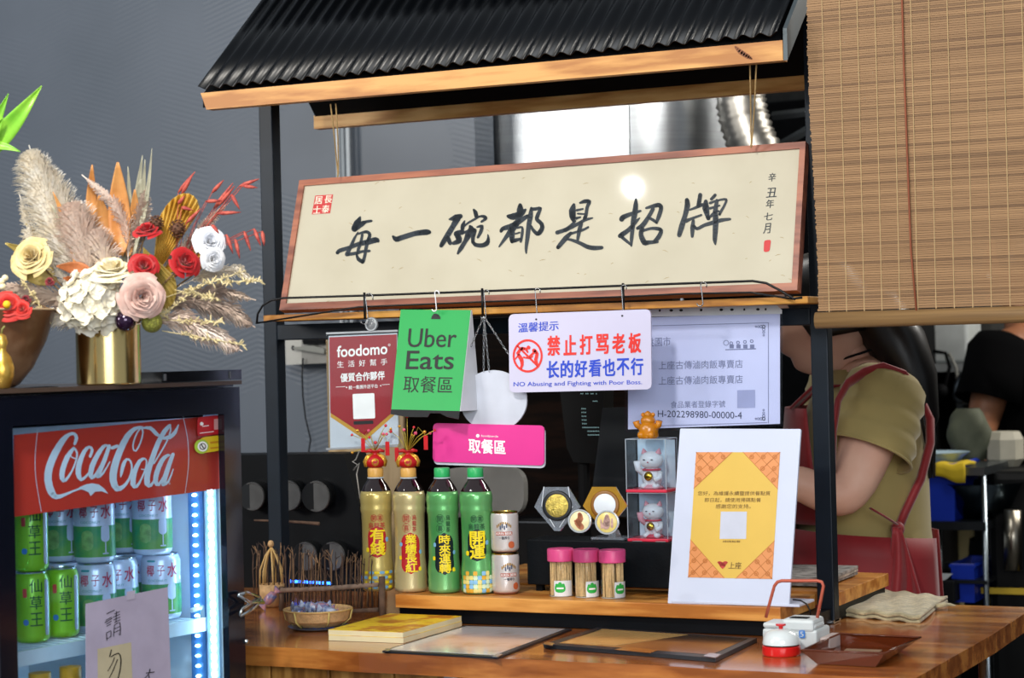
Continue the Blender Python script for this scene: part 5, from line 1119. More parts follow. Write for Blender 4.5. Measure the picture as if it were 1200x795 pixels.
# cans
CP = Plane(fp(0, .075+.03, 1), FN)
ALU = mat('can_aluminium', '#c6d2dc', .25, metal=.9, var=.03)
GJ = mat('jelly_green', '#8fd22e', .3, metal=.25, coat=.3, var=.04); CWH = mat('coco_white', '#d8e2f4', .3, metal=.25, coat=.3, var=.03); CGR = mat('coco_green', '#2e9462', .35, var=.25, vs=30, col2='#6aa84a')
HC = .101
def can(u, d, z, kind, label):
    RC = .0252 if kind == 'g' else .0305
    c = fp(u, d, z+.0006); t = thing('drink_can', c, label, 'can', 'drink cans stacked in the fridge')
    pr = [(RC-.0045, .0), (RC-.001, .004), (RC, .009), (RC, HC-.012), (RC-.002, HC-.005), (RC-.004, HC-.002)]
    M().lathe(c, pr, 30).build('body', GJ if kind == 'g' else CWH, t, smooth=True, auto=60)
    M().lathe(c, [(RC-.0043, HC-.003), (RC-.0037, HC), (RC-.0053, HC), (RC-.006, HC-.003), (0, HC-.003)], 30, cap=False).build('lid', ALU, t, smooth=True, auto=40)
    W = Wrap(c, pr)
    if kind == 'g':
        m = M()
        for i, ch in enumerate('仙草王'): W.text(m, ch, .006+(i == 0)*.0, .082-i*.024, .018, .019, .014)
        m.build('dark_lettering', mat('jelly_ink', '#1f5a2c', .4), t)
        m = M(); W.pill(m, -.010, .072, .006, .013, .001, .0006); m.build('red_seal', mat('jelly_seal', '#d84a4a', .4), t)
        m = M(); W.pill(m, -.009, .030, .008, .009, .004, .0006); m.build('blue_dot', mat('jelly_blue', '#3a7cc0', .4), t)
        m = M(); W.pill(m, .024, .050, .009, .080, .001, .0005); m.build('silver_band', mat('jelly_silver', '#c0ccd6', .3, metal=.5), t)
    else:
        m = M(); W.pill(m, -.0, .032, .098, .046, .001, .0004, 6); m.build('green_panel', CGR, t)
        m = M(); W.pill(m, -.011, .034, .018, .030, .008, .0007); m.build('coconut_picture', mat('coconut_pic', '#7aa860', .4, var=.3, vs=90), t)
        m = M(); W.pill(m, .0165, .044, .014, .026, .006, .0008); W.pill(m, .0165, .024, .002, .02, .001, .0008); W.pill(m, .0165, .014, .010, .002, .001, .0008); m.build('glass_picture', mat('glass_pic', '#c8d4ea', .3), t)
        m = M(); W.text(m, '椰', -.017, .0765, .0125, .0165, .02); W.text(m, '子', .0, .0765, .0115, .0165, .01); W.text(m, '水', .018, .077, .0165, .022, .02); m.build('red_lettering', mat('coco_red', '#c83c5c', .4), t)
        m = M(); W.text(m, 'COCONUT', -.006, .061, .03, .0035, .0); W.pill(m, -.016, .091, .014, .003, .001, .0005); m.build('small_lettering', mat('coco_teal', '#3a9aa0', .4), t)
def cu(x): return (CP.at(x, 640)-FP0).dot(FU)
low = {36: ('g', 'green grass jelly can, far left of the lower layer'), 71: ('g', 'green grass jelly can, second in the lower layer'), 111: ('c', 'white coconut water can in the lower layer, third from left'), 150: ('c', 'white coconut water can in the lower layer, fourth from left'), 188: ('c', 'white coconut water can in the lower layer, far right')}
upp = {36: ('g', 'green grass jelly can on top at the far left'), 111: ('c', 'coconut water can in the middle of the upper layer, fully lit'), 179: ('c', 'coconut water can at the right of the upper layer')}
d0 = .105
for x, (k, l) in low.items(): can(cu(x), d0 if x != 150 else d0+.022, SZ, k, l)
for x, (k, l) in upp.items(): can(cu(x), d0, SZ+HC+.001, k, l)
d1 = d0+.066
P1 = Plane(fp(0, d1, 1), FN)
for x, l in ((71, 'dim coconut water can behind, between the jelly can and the middle coconut can'), (145, 'coconut water can behind, between the two bright upper cans')): 
    u = (P1.at(x, 640)-FP0).dot(FU); can(u, d1, SZ+HC+.001, 'c', l); can(u, d1, SZ, 'c', 'coconut water can hidden in the second row under '+('the dim can' if x < 100 else 'the right back can'))
# amber capped bottles under the shelf
PBt = mat('juice_bottle', '#2c3a52', .1, trans=.4, coat=.5)
for x, l in ((40, 'dark bottle with amber cap below the shelf, leftmost'), (76, 'dark bottle with amber cap below the shelf, second'), (116, 'dark bottle with amber cap below the shelf, behind the note')):
    u = (CP.at(x, 760)-FP0).dot(FU); c = fp(u, d0-.01 if x != 60 else d0+.05, SZ-.3295); t = thing('capped_bottle', c, l, 'bottle', 'amber-capped bottles below the fridge shelf')
    M().lathe(c, [(.028, 0), (.031, .004), (.031, .19), (.026, .225), (.014, .255), (.0135, .262)], 28).build('body', PBt, t, smooth=True, auto=50)
    M().lathe(c, [(.0155, .262), (.016, .264), (.016, .285), (.0, .287)], 28, cap=False).build('cap', mat('fridge_cap', '#d8a22e', .35), t, smooth=True, auto=40)
# ================================================================== ON THE FRIDGE
FT = TOPZ+.0045
vb = FP.at(128, 453); vc = Vector((vb.x, vb.y, 0))-FN*.085; d_ = ray(128, 453); s_ = (vc.x*VV.x+vc.y*VV.y); DV = (Vector((vc.x, vc.y, CZ))-CC).dot(VV)
VC = PD(128, 453, DV); VC = Vector((VC.x, VC.y, FT))
rv = 37.5/F*DV; hv = 76/F*DV
t = thing('gold_vase', VC, 'polished gold cylinder vase on top of the fridge', 'vase')
GV = mat('vase_gold', '#d6bd80', .2, metal=1, var=.04)
M().lathe(VC, [(rv*.95, 0), (rv, .002), (rv, hv), (rv*.94, hv), (rv*.94, .006), (0, .006)], 56).build('body', GV, t, smooth=True, auto=40)
fl = thing('dried_flower_arrangement', VC+Vector((0, 0, .02)), 'big arrangement of roses, pampas grass and golden leaves in the gold vase', 'flowers')
def Q(x, y, dd=0): return PD(x, y, DV+dd)
HEART = Q(132, 385)
def pet(name, col, col2=None, **k): return mat(name, col, .55, var=.08, vs=60, col2=col2, sheen=.2, **k)
def rose(c, r, material, axis, name='rose', n=17, open_=1.0, parent=None):
    """wrapped petals: tight high bud in the middle, wider and lower petals with rolled lips outside"""
    ax = Vector(axis).normalized(); a = ax.orthogonal().normalized(); b_ = ax.cross(a); m = M()
    for k in range(n+6):
        f = k/(n+5); th = k*2.39996+.3*math.sin(k*1.7); R0 = r*(.10+.80*f**.85*open_); H_ = r*(.80-.55*f**1.5); half = 1.25-.45*f; out = .05+.55*f**1.6*open_
        e = a*math.cos(th)+b_*math.sin(th); g = ax.cross(e)
        def fn(u, v, e=e, g=g, R0=R0, H_=H_, half=half, out=out, f=f, k=k):
            uu = (u-.5)*2; sp = math.sin(min(1.57, .25+v*1.6)); ang = uu*half*(.5+.5*sp)
            lip = max(0, v-.72)/.28; edge = 1-.30*abs(uu)**2.6
            rad_ = R0*(.35+.65*math.sin(v*1.5))+out*r*.35*v*v+lip*r*(.04+.16*f)+.025*r*math.sin(uu*6+k)*v
            hh = H_*v*edge-lip*lip*r*(.02+.16*f)-r*.10*f
            return c+(e*math.cos(ang)+g*math.sin(ang))*rad_+ax*(hh-r*.15)
        m.grid(fn, 8, 6)
    return m.build(name, material, parent or fl, smooth=True)
toC = (CC-HEART).normalized()
def face(dx, dz, k=1.0): return toC*k+RR*dx+Vector((0, 0, dz))
def stemto(c, name='stem'): M().tube([HEART+Vector((0, 0, -.03)), HEART*.5+c*.5+Vector((0, 0, -.005)), c], .0014, 5).build(name, STEMB, fl, smooth=True)
STEMB = mat('stem_brown', '#6a5030', .7)
REDP = pet('rose_red', '#ae0810'); CRM = pet('rose_cream', '#ead9a6', '#f2ead0'); DUS = pet('rose_dusty', '#c9a094', '#dcbcb0'); WHP = pet('peony_white', '#dfe2ea', '#f2f2f4'); HYD = pet('hydrangea_white', '#ece2c8', '#f8f4e6'); YLP = pet('rose_pale_gold', '#c9b074', '#e0cd96')
S_ = DV/F
for x, y, r, mt, ax, n, dd, op in ((172, 270, 19, REDP, face(-.2, 1.3, .7), 13, -.03, .9), (169, 312, 18, REDP, face(.1, .4), 13, -.07, 1), (217, 307, 20, REDP, face(.5, .4), 13, -.05, 1), (130, 316, 28, CRM, face(-.1, 1.5, .7), 15, -.06, 1.05), (167, 348, 27, DUS, face(.2, -.05), 20, -.085, 1.05), (246, 283, 20, WHP, face(.3, .3), 22, -.02, 1), (250, 304, 16, WHP, face(.5, -.1), 18, -.03, 1), (37, 301, 25, YLP, face(-.4, .4), 16, -.03, 1.1), (58, 330, 9, pet('bud_dark', '#7a1822'), face(-.2, .3), 9, -.07, .5), (30, 351, 9.5, pet('bud_dark', '#7a1822'), face(-.2, .3), 9, -.04, .5)):
    c = Q(x, y, dd); rose(c, r*S_*.80, mt, ax, 'rose', n, op); stemto(c)
# hydrangea
hy = Q(109, 354, -.055); core = M().ball(hy, 27*S_, 18).build('hydrangea', HYD, fl, smooth=True); WPOS[core.name] = WPOS[fl.name]
random.seed(4)
for k in range(60):
    y_ = 1-2*(k+.5)/60; rr = math.sqrt(1-y_*y_); th = k*2.39996; n_ = Vector((rr*math.cos(th), rr*math.sin(th), y_))
    if n_.dot(toC) < -.35: continue
    c = hy+n_*33*S_*random.uniform(.80, 1.02); n_ = (n_+Vector((random.uniform(-.45, .45), random.uniform(-.45, .45), random.uniform(-.35, .45)))).normalized(); a = n_.orthogonal().normalized(); b_ = n_.cross(a); ph = random.uniform(0, 1.5); m = M()
    for j in range(4):
        an = ph+j*math.pi/2; e = a*math.cos(an)+b_*math.sin(an); g = n_.cross(e); L_ = random.uniform(10.5, 13)*S_
        m.grid(lambda u, v, e=e, g=g, L_=L_: c+e*L_*v+g*L_*.62*(u-.5)*2*math.sin(min(3.0, .35+v*2.5))+n_*(L_*.30*v*v+L_*.10*math.sin(v*5+u*4)+.12*L_*((u-.5)*2)**2), 3, 4)
    m.build('floret', HYD, core, smooth=True)
M().ball(Q(147, 376, -.075), 12.5*S_, 20).build('purple_bauble', mat('bauble_purple', '#2a0a30', .08, metal=.6, coat=.8), fl, smooth=True)
M().ball(Q(178, 378, -.06), 12*S_, 20).build('green_bauble', mat('bauble_green', '#8a8c3c', .35, metal=.4, bump=1, bs=500, var=.4, vs=400), fl, smooth=True)
M().ball(Q(82, 370, -.03), 9*S_, 16).build('purple_bauble', mat('bauble_purple', '#2a0a30', .08), fl, smooth=True)
# pampas plumes
def plume(pts, wd, n, material, dens=1.0, droop=.35, name='pampas_plume', dd=0, seed=0, sweep=0):
    random.seed(seed+int(pts[0][0]*7+pts[-1][1])); P = [Q(x, y, dd+(p[2] if len(p) > 2 else 0)) for p in pts for x, y in [p[:2]]]; m = M()
    def at(t):
        t = max(0, min(.9999, t))*(len(P)-1); i = int(t); f = t-i; return P[i]*(1-f)+P[i+1]*f
    m.tube([at(i/8) for i in range(9)], .0009, 5)
    for k in range(n):
        t = random.uniform(.12, 1)**.8; o = at(t); d = (at(t+.04)-at(t-.04)).normalized(); a = d.orthogonal().normalized(); b_ = d.cross(a); an = random.uniform(0, 6.283)
        e = a*math.cos(an)+b_*math.sin(an); w_ = wd*S_*(math.sin(math.pi*min(1, .18+t*.86))**.7)*random.uniform(.35, 1.1); L_ = w_
        q0 = o; q1 = o+e*L_*.45+d*L_*.75; q2 = o+e*L_*.85+d*L_*1.25-Vector((0, 0, droop*L_*.4)); q3 = o+e*L_*1.05+d*L_*1.5-Vector((0, 0, droop*L_))
        s2 = d.cross(e)*.00055+Vector((0, 0, .00025)); s3 = s2*2.4
        m.add([q0-s2, q0+s2, q1-s2, q1+s2, q2-s3, q2+s3, q3], [(0, 1, 3, 2), (2, 3, 5, 4), (4, 5, 6)])
    return tag(m.build(name, material, fl), kind='stuff')
PAM = mat('pampas_cream', '#f4e8d2', .8, var=.12, vs=50, col2='#fffaf0', sheen=.4); PAP = mat('pampas_pink', '#e6cdbc', .8, col2='#f4e6da', sheen=.4); PAG = mat('pampas_grey', '#b8a090', .8, col2='#d4c0ae', sheen=.4)
plume([(112, 372), (78, 290), (50, 220), (34, 170)], 30, 3600, PAM, dd=.0)
plume([(112, 372), (92, 300), (72, 245), (55, 190)], 29, 3200, PAM, dd=.02)
plume([(112, 372), (104, 310), (94, 270), (84, 235)], 28, 2600, PAP, dd=-.02)
plume([(115, 370), (60, 310), (38, 280), (22, 225)], 13, 900, PAM, dd=.03)
plume([(150, 330), (150, 270), (135, 238), (96, 205)], 11, 900, PAP, dd=.0)
plume([(150, 340), (158, 290), (166, 250), (172, 218)], 13, 1100, PAG, dd=.01)
plume([(125, 345), (124, 310), (118, 290), (112, 268)], 20, 1200, PAP, dd=-.03)
plume([(120, 370), (70, 350), (35, 342), (-8, 335)], 15, 1300, PAG, dd=.02)
plume([(120, 375), (80, 372), (50, 372), (28, 366)], 14, 900, PAM, dd=.0)
plume([(160, 375), (215, 352), (265, 362), (299, 384)], 15, 1900, PAG, dd=-.01)
plume([(160, 380), (205, 375), (250, 392), (284, 412)], 15, 1900, PAP, dd=-.03)
plume([(170, 375), (210, 350), (255, 340), (300, 352)], 12, 1200, PAG, dd=.02)
plume([(175, 330), (205, 300), (240, 262), (268, 238)], 9, 900, PAP, dd=.03)
plume([(200, 340), (240, 322), (275, 315), (300, 332)], 9, 800, PAM, dd=.03)
# leaf blades
def blade(base, tip, wd, material, dd=0, bend=0, name='dried_leaf', fold=.3):
    a = Q(*base, dd); b_ = Q(*tip, dd-.01); d = b_-a; sd = d.cross(toC).normalized(); m = M()
    def fn(u, v): s = (u-.5)*2; wv = wd*S_*math.sin(math.pi*min(1, (v*.94+.03))**.75)**.9; return a+d*v+sd*s*wv+toC*(fold*wv*abs(s)-.02*math.sin(v*3))+sd*bend*S_*math.sin(v*3.14)
    m.grid(fn, 6, 14); return m.build(name, material, fl, smooth=True, solid=.0006)
TAN = mat('leaf_tan', '#b8763a', .5, col2='#d89c5c', vs=30); GLD = mat('leaf_gold', '#c89c3c', .35, metal=.15, col2='#e4c468', vs=30); OLV = mat('leaf_olive_gold', '#94803c', .45, metal=.1, col2='#b8a25a', vs=40); SIL = mat('leaf_silver', '#9c9a86', .5, col2='#b8b49c', vs=30)
blade((141, 300), (138, 190), 13, TAN, -.01); blade((128, 300), (116, 228), 11, TAN, .005); blade((116, 300), (108, 193), 8, TAN, .015, -4); blade((150, 300), (158, 222), 8, TAN, .0, 3)
blade((92, 320), (62, 225), 5, TAN, -.03, 4); blade((104, 330), (60, 240), 4.5, SIL, -.035, 3); blade((150, 300), (150, 195), 3.5, SIL, .0, 2); blade((152, 300), (167, 182), 4.5, SIL, .005); blade((158, 300), (170, 187), 4, SIL, .0, 2); blade((156, 300), (178, 174), 2.8, SIL, -.01, 4); blade((146, 310), (165, 210), 9, SIL, .012)
blade((112, 330), (66, 312), 9, mat('leaf_rust', '#9a5228', .6, col2='#c47c4c'), -.06, 6); blade((112, 322), (74, 326), 8, mat('leaf_rust', '#9a5228', .6), -.055, -4)
blade((66, 330), (6, 285), 9, OLV, .02, 6); blade((66, 330), (12, 305), 9, OLV, .0, -5); blade((60, 310), (30, 262), 6, OLV, .03, 4)
def fan(base, c_dir, R, half, n, material, dd):
    o = Q(*base, dd); m = M(); k0 = math.atan2(-c_dir[1], c_dir[0])
    def fn(u, v):
        a = k0+(u-.5)*2*half; rr = R*S_*v*(1-.35*((u-.35)*1.6)**2)
        z_ = .045*rr*(1 if int(u*n*2+.5) % 2 else -1)
        return o+RR*math.cos(a)*rr+UU*math.sin(a)*rr+toC*z_
    m.grid(fn, n*2, 5); return m.build('palm_fan', material, fl, solid=.0006)
fan((178, 330), (.36, -1), 112, .25, 9, GLD, .0); fan((168, 290), (.42, 1), 78, .42, 10, OLV, -.035); fan((186, 322), (1, -.55), 60, .35, 7, GLD, .01)
for x, y, r in ((183, 262, 8), (208, 268, 9)):
    c = Q(x, y, -.02); m = M()
    for k in range(46):
        f = k/46; th = k*2.4; z_ = (f-.5)*2; rr = r*S_*math.sqrt(max(.05, 1-z_*z_)); p = c+Vector((rr*math.cos(th), rr*math.sin(th), z_*r*S_*1.15)); m.ball(p, .0021, 6, (1, 1, .6))
    m.ball(c, r*S_*.85, 10); m.build('pine_cone', mat('cone_brown', '#5c3a26', .7, var=.3, vs=200), fl, smooth=True)
# red grass heads
RS = mat('red_grass', '#8c2c2c', .6, col2='#c05a4a', vs=120)
sp = [((100,190),(205,60)),((120,200),(190,80)),((310,190),(382,112)),((320,290),(440,130)),((350,270),(450,150)),((480,150),(603,105)),((500,148),(592,160)),((430,200),(482,295)),((270,245),(372,240)),((340,320),(490,312)),((510,430),(550,552)),((572,415),(612,520)),((622,430),(634,520)),((400,450),(440,570)),((455,480),(482,600)),((310,390),(352,442)),((120,280),(190,300)),((100,260),(140,210)),((150,380),(240,290))]
for i, (a, b_) in enumerate(sp):
    pa = Q(190+a[0]/5.3, 190+a[1]/5.3, .02-.002*i); pb = Q(190+b_[0]/5.3, 190+b_[1]/5.3, .015-.002*i); m = M()
    m.tube([pa, pa*.75+pb*.25, pa*.4+pb*.6, pb], [.0012, .0031, .0026, .0005], 7)
    m.build('red_seed_head', RS, fl, smooth=True)
    hb_ = Q(205, 325, .0); tgt = pa if a[1] > b_[1] or i > 8 else pa
    M().tube([hb_, hb_*.45+pa*.55+Vector((0, 0, .008)), pa], .0006, 4).build('stem', RS, fl, smooth=True)
# cream sprays
CSP = mat('spray_cream', '#d2c294', .6, var=.15, vs=80)
random.seed(8)
for (a, b_) in (((175, 385), (232, 335)), ((185, 375), (262, 378)), ((190, 350), (286, 318)), ((165, 375), (200, 365)), ((60, 380), (28, 330)), ((205, 340), (255, 350)), ((240, 330), (308, 330)), ((190, 388), (288, 405))):
    m = M(); A, B = Q(*a, -.04), Q(*b_, -.05); m.tube([A, B], .0007, 4)
    for k in range(46):
        f = random.uniform(.25, 1); o = A*(1-f)+B*f; e = Vector((random.uniform(-1, 1), random.uniform(-1, 1), random.uniform(-.8, 1))).normalized()*random.uniform(.004, .011)
        m.tube([o, o+e*.6, o+e], [.0006, .0014, .0004], 4)
    tag(m.build('tiny_flower_spray', CSP, fl), kind='stuff')
# bowl, gourd, plant at the left edge
DB = DV-.04
bc = PD(-22, 455, DB); bc = Vector((bc.x, bc.y, FT)); sb = DB/F; Hb = (CC+ray(20, 364)*DB).z-FT
t = thing('brown_bowl', bc, 'large brown glazed bowl at the left edge of the picture', 'bowl')
M().lathe(bc, [(38*sb, 0), (44*sb, .004), (60*sb, Hb*.25), (76*sb, Hb*.6), (87*sb, Hb*.98), (88*sb, Hb), (85*sb, Hb), (72*sb, Hb*.6), (54*sb, Hb*.22), (0, Hb*.15)], 56).build('body', mat('bowl_brown', '#6a4830', .35, col2='#a08064', vs=14, coat=.4, vcon=(.4, .7)), t, smooth=True, auto=60)
M().tube([bc+Vector((87*sb*math.cos(2*math.pi*k/60), 87*sb*math.sin(2*math.pi*k/60), Hb)) for k in range(60)], .0016, 6, closed=True).build('rim', mat('bowl_rim', '#b89a78', .4), t, smooth=True)
M().lathe(bc, [(0, Hb*.8), (77*sb, Hb*.8)], 30, cap=False).build('soil', mat('soil', '#3a2a1e', .9, var=.4, vs=80), t)
DG_ = DB-.14; gcx = PD(3, 455, DG_); gc_ = Vector((gcx.x, gcx.y, FT)); sg_ = DG_/F
t = thing('gold_gourd', gc_, 'small golden gourd ornament in front of the brown bowl', 'ornament')
GG = mat('gourd_gold', '#c08c28', .3, metal=.8, col2='#e8c466', vs=40, bump=.3, bs=60)
M().lathe(gc_, [(5*sg_, 0), (9*sg_, .001), (13.5*sg_, 14*sg_), (14*sg_, 24*sg_), (10.5*sg_, 37*sg_), (5*sg_, 44*sg_), (5.5*sg_, 48*sg_), (7.5*sg_, 54*sg_), (5*sg_, 62*sg_), (0, 65*sg_)], 30, cap=False).build('body', GG, t, smooth=True)
M().tube([gc_+Vector((0, 0, 63*sg_)), gc_+Vector((.002, 0, 70*sg_)), gc_+Vector((.006, 0, 73*sg_))], .0014, 6).build('stalk', mat('gourd_stalk', '#8a8a4c', .6), t, smooth=True)
t = thing('potted_plant', bc+Vector((0, 0, Hb*.8)), 'bright green bamboo-like plant growing from the brown bowl, cut by the left edge', 'plant')
GRN = mat('leaf_green', '#5faa28', .35, col2='#a6d84c', vs=12, coat=.2); QB = lambda x, y, dd=0: PD(x, y, DB+dd)
M().tube([bc+Vector((0, 0, Hb*.8)), QB(-30, 280), QB(-26, 190)], [.006, .005, .004], 10).build('stalk', mat('stalk_green', '#4c8a2c', .4), t, smooth=True)
def gleaf(a, b_, wd, bend=0, name='leaf'):
    a, b_ = QB(*a), QB(*b_, -.03); d = b_-a; sd = d.cross(toC).normalized(); m = M()
    m.grid(lambda u, v: a+d*v+sd*(u-.5)*2*wd*sb*math.sin(math.pi*min(1, v*.95+.04)**.7)+toC*(.25*wd*sb*abs(u-.5)*2)+sd*bend*sb*math.sin(v*3.14), 6, 12); m.build(name, GRN, t, smooth=True, solid=.0006)
gleaf((-26, 190), (49, 101), 12, 2); gleaf((-26, 190), (10, 110), 8, 0); gleaf((-20, 170), (24, 178), 5, -3); gleaf((-26, 190), (4, 138), 9, 0); gleaf((-26, 200), (-70, 120), 11, 3); gleaf((-26, 200), (-40, 95), 11, 3); gleaf((-26, 205), (-80, 180), 9, -3)
for x, y, r, mt in ((10, 358, 14, pet('bowl_red', '#c8281e')), (26, 362, 9, pet('bowl_red', '#c8281e')), (-8, 355, 13, pet('bowl_red', '#c8281e'))):
    c = QB(x, y, -.08); rose(c, r*S_, mt, toC+Vector((0, 0, .4)), 'red_flower', 11, 1.1, t); M().tube([bc+Vector((0, 0, Hb*.8)), c], .0015, 5).build('stem', STEMB, t)
M().ball(QB(8, 357, -.095), 4.5*S_, 10).build('yellow_centre', mat('stamen', '#e8b81e', .6), t, smooth=True)
for x, y in ((2, 330), (6, 326), (3, 336), (-4, 328)): M().ball(QB(x, y, -.05), 4*S_, 8).build('pale_blossom', CRM, t, smooth=True)
# flat black box and cable on the fridge top
a, e = FP.at(183, 449), FP.at(257, 445)
t = thing('router_box', Plane(fp(0, .06, 1), FN).at(230, 446), 'flat glossy black box on the right end of the fridge top', 'box')
P9 = Plane(fp(0, .03, 1), FN); ua = (P9.at(184, 446)-FP0).dot(FU); ub = (P9.at(281, 440)-FP0).dot(FU)
m = M(); fbox(m, ua, min(ub, .03), .02, .12, FT+.0004, FT+.0165); m.build('case', mat('gloss_black', '#090a0e', .12, coat=.6), t)
m = M(); fbox(m, ua+.004, ua+.008, .018, .02, FT+.003, FT+.013); fbox(m, .0, .002, .018, .02, FT+.003, FT+.014); m.build('trim', mat('case_trim', '#6a6e72', .3, metal=.6), t)
single(M().tube([FP.at(x, y, -.02) for x, y in ((14, 459), (35, 457), (50, 456), (66, 455), (80, 454))], [.0012, .0022, .0028, .0026, .0014], 8), 'black_pen', MATTE, 'slim black pen lying on the fridge top left of the vase', 'pen', smooth=True)
# ================================================================== BAMBOO BLIND
YB2 = 3.245; bx0 = PY(957, 370, YB2).x; bz0 = PY(957, 385, YB2).z; bx1 = .35; bzT = 2.62
bl = thing('bamboo_blind', ((bx0+bx1)/2, YB2, bz0), 'large hanging bamboo slat blind at the upper right', 'blind')
BL = mat('bamboo_slat', '#7d5c3b', .6, col2='#a07b54', vs=5, stretch=(.35, 1, 26), vcon=(.3, .7)); BL2 = mat('bamboo_slat_dark', '#6a4b2f', .6, col2='#826240', vs=5, stretch=(.35, 1, 26))
random.seed(2); z = bz0+.028; k = 0; mm = {0: M(), 1: M()}
while z < bzT:
    h = random.uniform(.0030, .0042); w_ = 1 if random.random() < .16 else 0; mm[w_].bx(bx0+random.uniform(-.0012, .0012)+.004*math.sin(z*9), bx1, YB2-.0012+random.uniform(-.0004, .0004), YB2+.0012, z, z+h*.86); z += h; k += 1
tag(mm[0].build('slats', BL, bl), kind='stuff'); tag(mm[1].build('dark_slats', BL2, bl), kind='stuff')
M().tube([(bx0-.002, YB2, bz0+.013), (bx1, YB2, bz0+.013)], .0135, 14, flat=(1, .7)).build('bottom_rail', mat('rail_bamboo', '#6f5435', .5, col2='#8f7048', stretch=(.6, 1, 40), vs=5), bl, smooth=True)
TH = mat('thread_cream', '#c4a67a', .7)
x = bx0+.022
while x < bx1:
    M().tube([(x, YB2-.0016, bz0+.004), (x+.001, YB2-.0022, 1.9), (x, YB2-.0016, bzT)], .0008, 4).build('thread', TH, bl); x += .0295
xc = PY(1063, 200, YB2).x
M().tube([(xc+.012, YB2-.004, bz0+.002), (xc+.004, YB2-.004, 1.6), (xc, YB2-.0035, 1.9), (xc-.002, YB2-.003, bzT)], .0016, 6).build('pull_cord', mat('cord_rust', '#8a4a30', .7), bl, smooth=True)
M().bx(bx0, bx1, YB2-.01, YB2+.015, bzT, bzT+.03).build('head_rail', TIMBER_D, bl)
# ================================================================== KITCHEN BEHIND
HS = mat('brushed_hood', '#9ea2a6', .30, metal=1, var=.06, vs=3, stretch=(1, 1, 40), bump=.1, bs=80)
hy0 = 4.42; hx0 = PY(556, 150, hy0).x; hx1 = PY(738, 150, hy0).x; hx2 = PY(832, 150, hy0).x
t = thing('extractor_hood', ((hx0+hx2)/2, hy0, 1.78), 'brushed steel extractor hood behind the calligraphy board', 'hood')
M().bx(hx0, hx1-.001, hy0, hy0+.6, 1.78, 2.745, .003).build('panel', HS, t)
m = M(); n = 14
m.grid(lambda u, v: Vector((hx1+.001+(hx2-hx1)*math.sin(u*1.57), hy0+.30*(1-math.cos(u*1.57)), 1.78+.965*v)), n, 2); m.build('curved_panel', HS, t, smooth=True)
P = [PY(x, y, 4.5) for x, y in ((905, 215), (893, 190), (880, 165), (872, 140), (868, 118), (868, 60), (868, -40))]
du = []
for i in range(len(P)-1):
    for j in range(6): du.append(P[i]*(1-j/6)+P[i+1]*(j/6))
du.append(P[-1])
t = thing('flexible_duct', P[0], 'ribbed shiny flexible duct right of the hood', 'duct')
M().tube(du, [.060 if i % 2 else .054 for i in range(len(du))], 28).build('duct', mat('duct_foil', '#8f8c86', .38, metal=1, var=.1), t, smooth=True)
t = thing('ceiling_bracket', PY(925, 150, 4.9), 'grey steel brackets in the dark right of the duct', 'bracket')
for a, b_ in (((905, 136), (950, 131)), ((915, 170), (950, 150))): M().tube([PY(*a, 4.9), PY(*b_, 4.9)], .011, 4).build('bar', mat('bracket_grey', '#5c6266', .5, metal=.5), t)
single(M().tube([PY(930, 25, 4.9), PY(960, 22, 4.9)], .05, 4), 'timber_offcut', TIMBER_D, 'orange timber beam end high up beside the awning', 'beam')
DK = mat('dark_steel', '#22262a', .35, metal=.6, var=.15); SS = mat('stainless', '#7c858c', .28, metal=1, var=.08); 
YK = 5.0
def kx(x): return PY(x, 500, YK).x
def kz(y, x=1120): return PY(x, y, YK).z
t = thing('prep_table', ((kx(1085)+kx(1160))/2, YK, 0), 'steel prep table with undershelf and thin legs in the kitchen', 'table')
za = kz(548); zb = kz(612)
M().bx(kx(1050), kx(1152), YK, YK+.4, za-.02, za).build('tabletop', SS, t); M().bx(kx(1050), kx(1152), YK, YK+.4, zb-.02, zb).build('undershelf', DK, t); M().bx(kx(1050), kx(1152), YK, YK+.4, kz(684), kz(680)).build('undershelf', DK, t)
for x in (kx(1150), kx(1052)):
    for yy in (YK+.01, YK+.38): M().tube([(x, yy, 0), (x, yy, za-.02)], .007, 10).build('leg', SS, t, smooth=True)
BB = mat('bin_blue', '#14309c', .35, var=.05)
def crate(x0, x1, y0, y1, Y, dep, material, label, cat='bin', name='plastic_bin', shrink=.93):
    A, B = PY(x0, y1, Y), PY(x1, y0, Y); t = thing(name, ((A.x+B.x)/2, Y+dep/2, A.z), label, cat); cx, cy = (A.x+B.x)/2, Y+dep/2
    hx, hy = (B.x-A.x)/2, dep/2; m = M(); lo, hi = A.z+.0006, B.z
    a = [Vector((cx+sx*hx*shrink, cy+sy*hy*shrink, lo)) for sx, sy in ((-1, -1), (1, -1), (1, 1), (-1, 1))]; b_ = [Vector((cx+sx*hx, cy+sy*hy, hi)) for sx, sy in ((-1, -1), (1, -1), (1, 1), (-1, 1))]
    m.poly(a)
    for i in range(4): m.poly([a[i], a[(i+1) % 4], b_[(i+1) % 4], b_[i]])
    m.build('wall', material, t, solid=.004, merge=True); M().tube(b_, .006, 8, closed=True).build('rim', material, t); return t
def on(y, z): pass
crate(1062, 1118, 546, 611, YK+.02, .25, BB, 'blue plastic bin on the shelf of the kitchen prep table'); crate(1116, 1141, 664, 706, YK+.02, .2, BB, 'blue plastic bin low under the prep table')
m = M().lathe(Vector((kx(1133), YK+.12, zb+.001)), [(.04, 0), (.085, .03), (.11, .085), (.115, .09), (.108, .085), (.082, .032), (0, .005)], 36); single(m, 'steel_bowl', mat('bowl_steel', '#5a6a78', .2, metal=1), 'shiny steel bowl on the prep table shelf, right of the blue bin', 'bowl', smooth=True, auto=50)
c = Vector((kx(1078), YK+.13, za+.001)); 
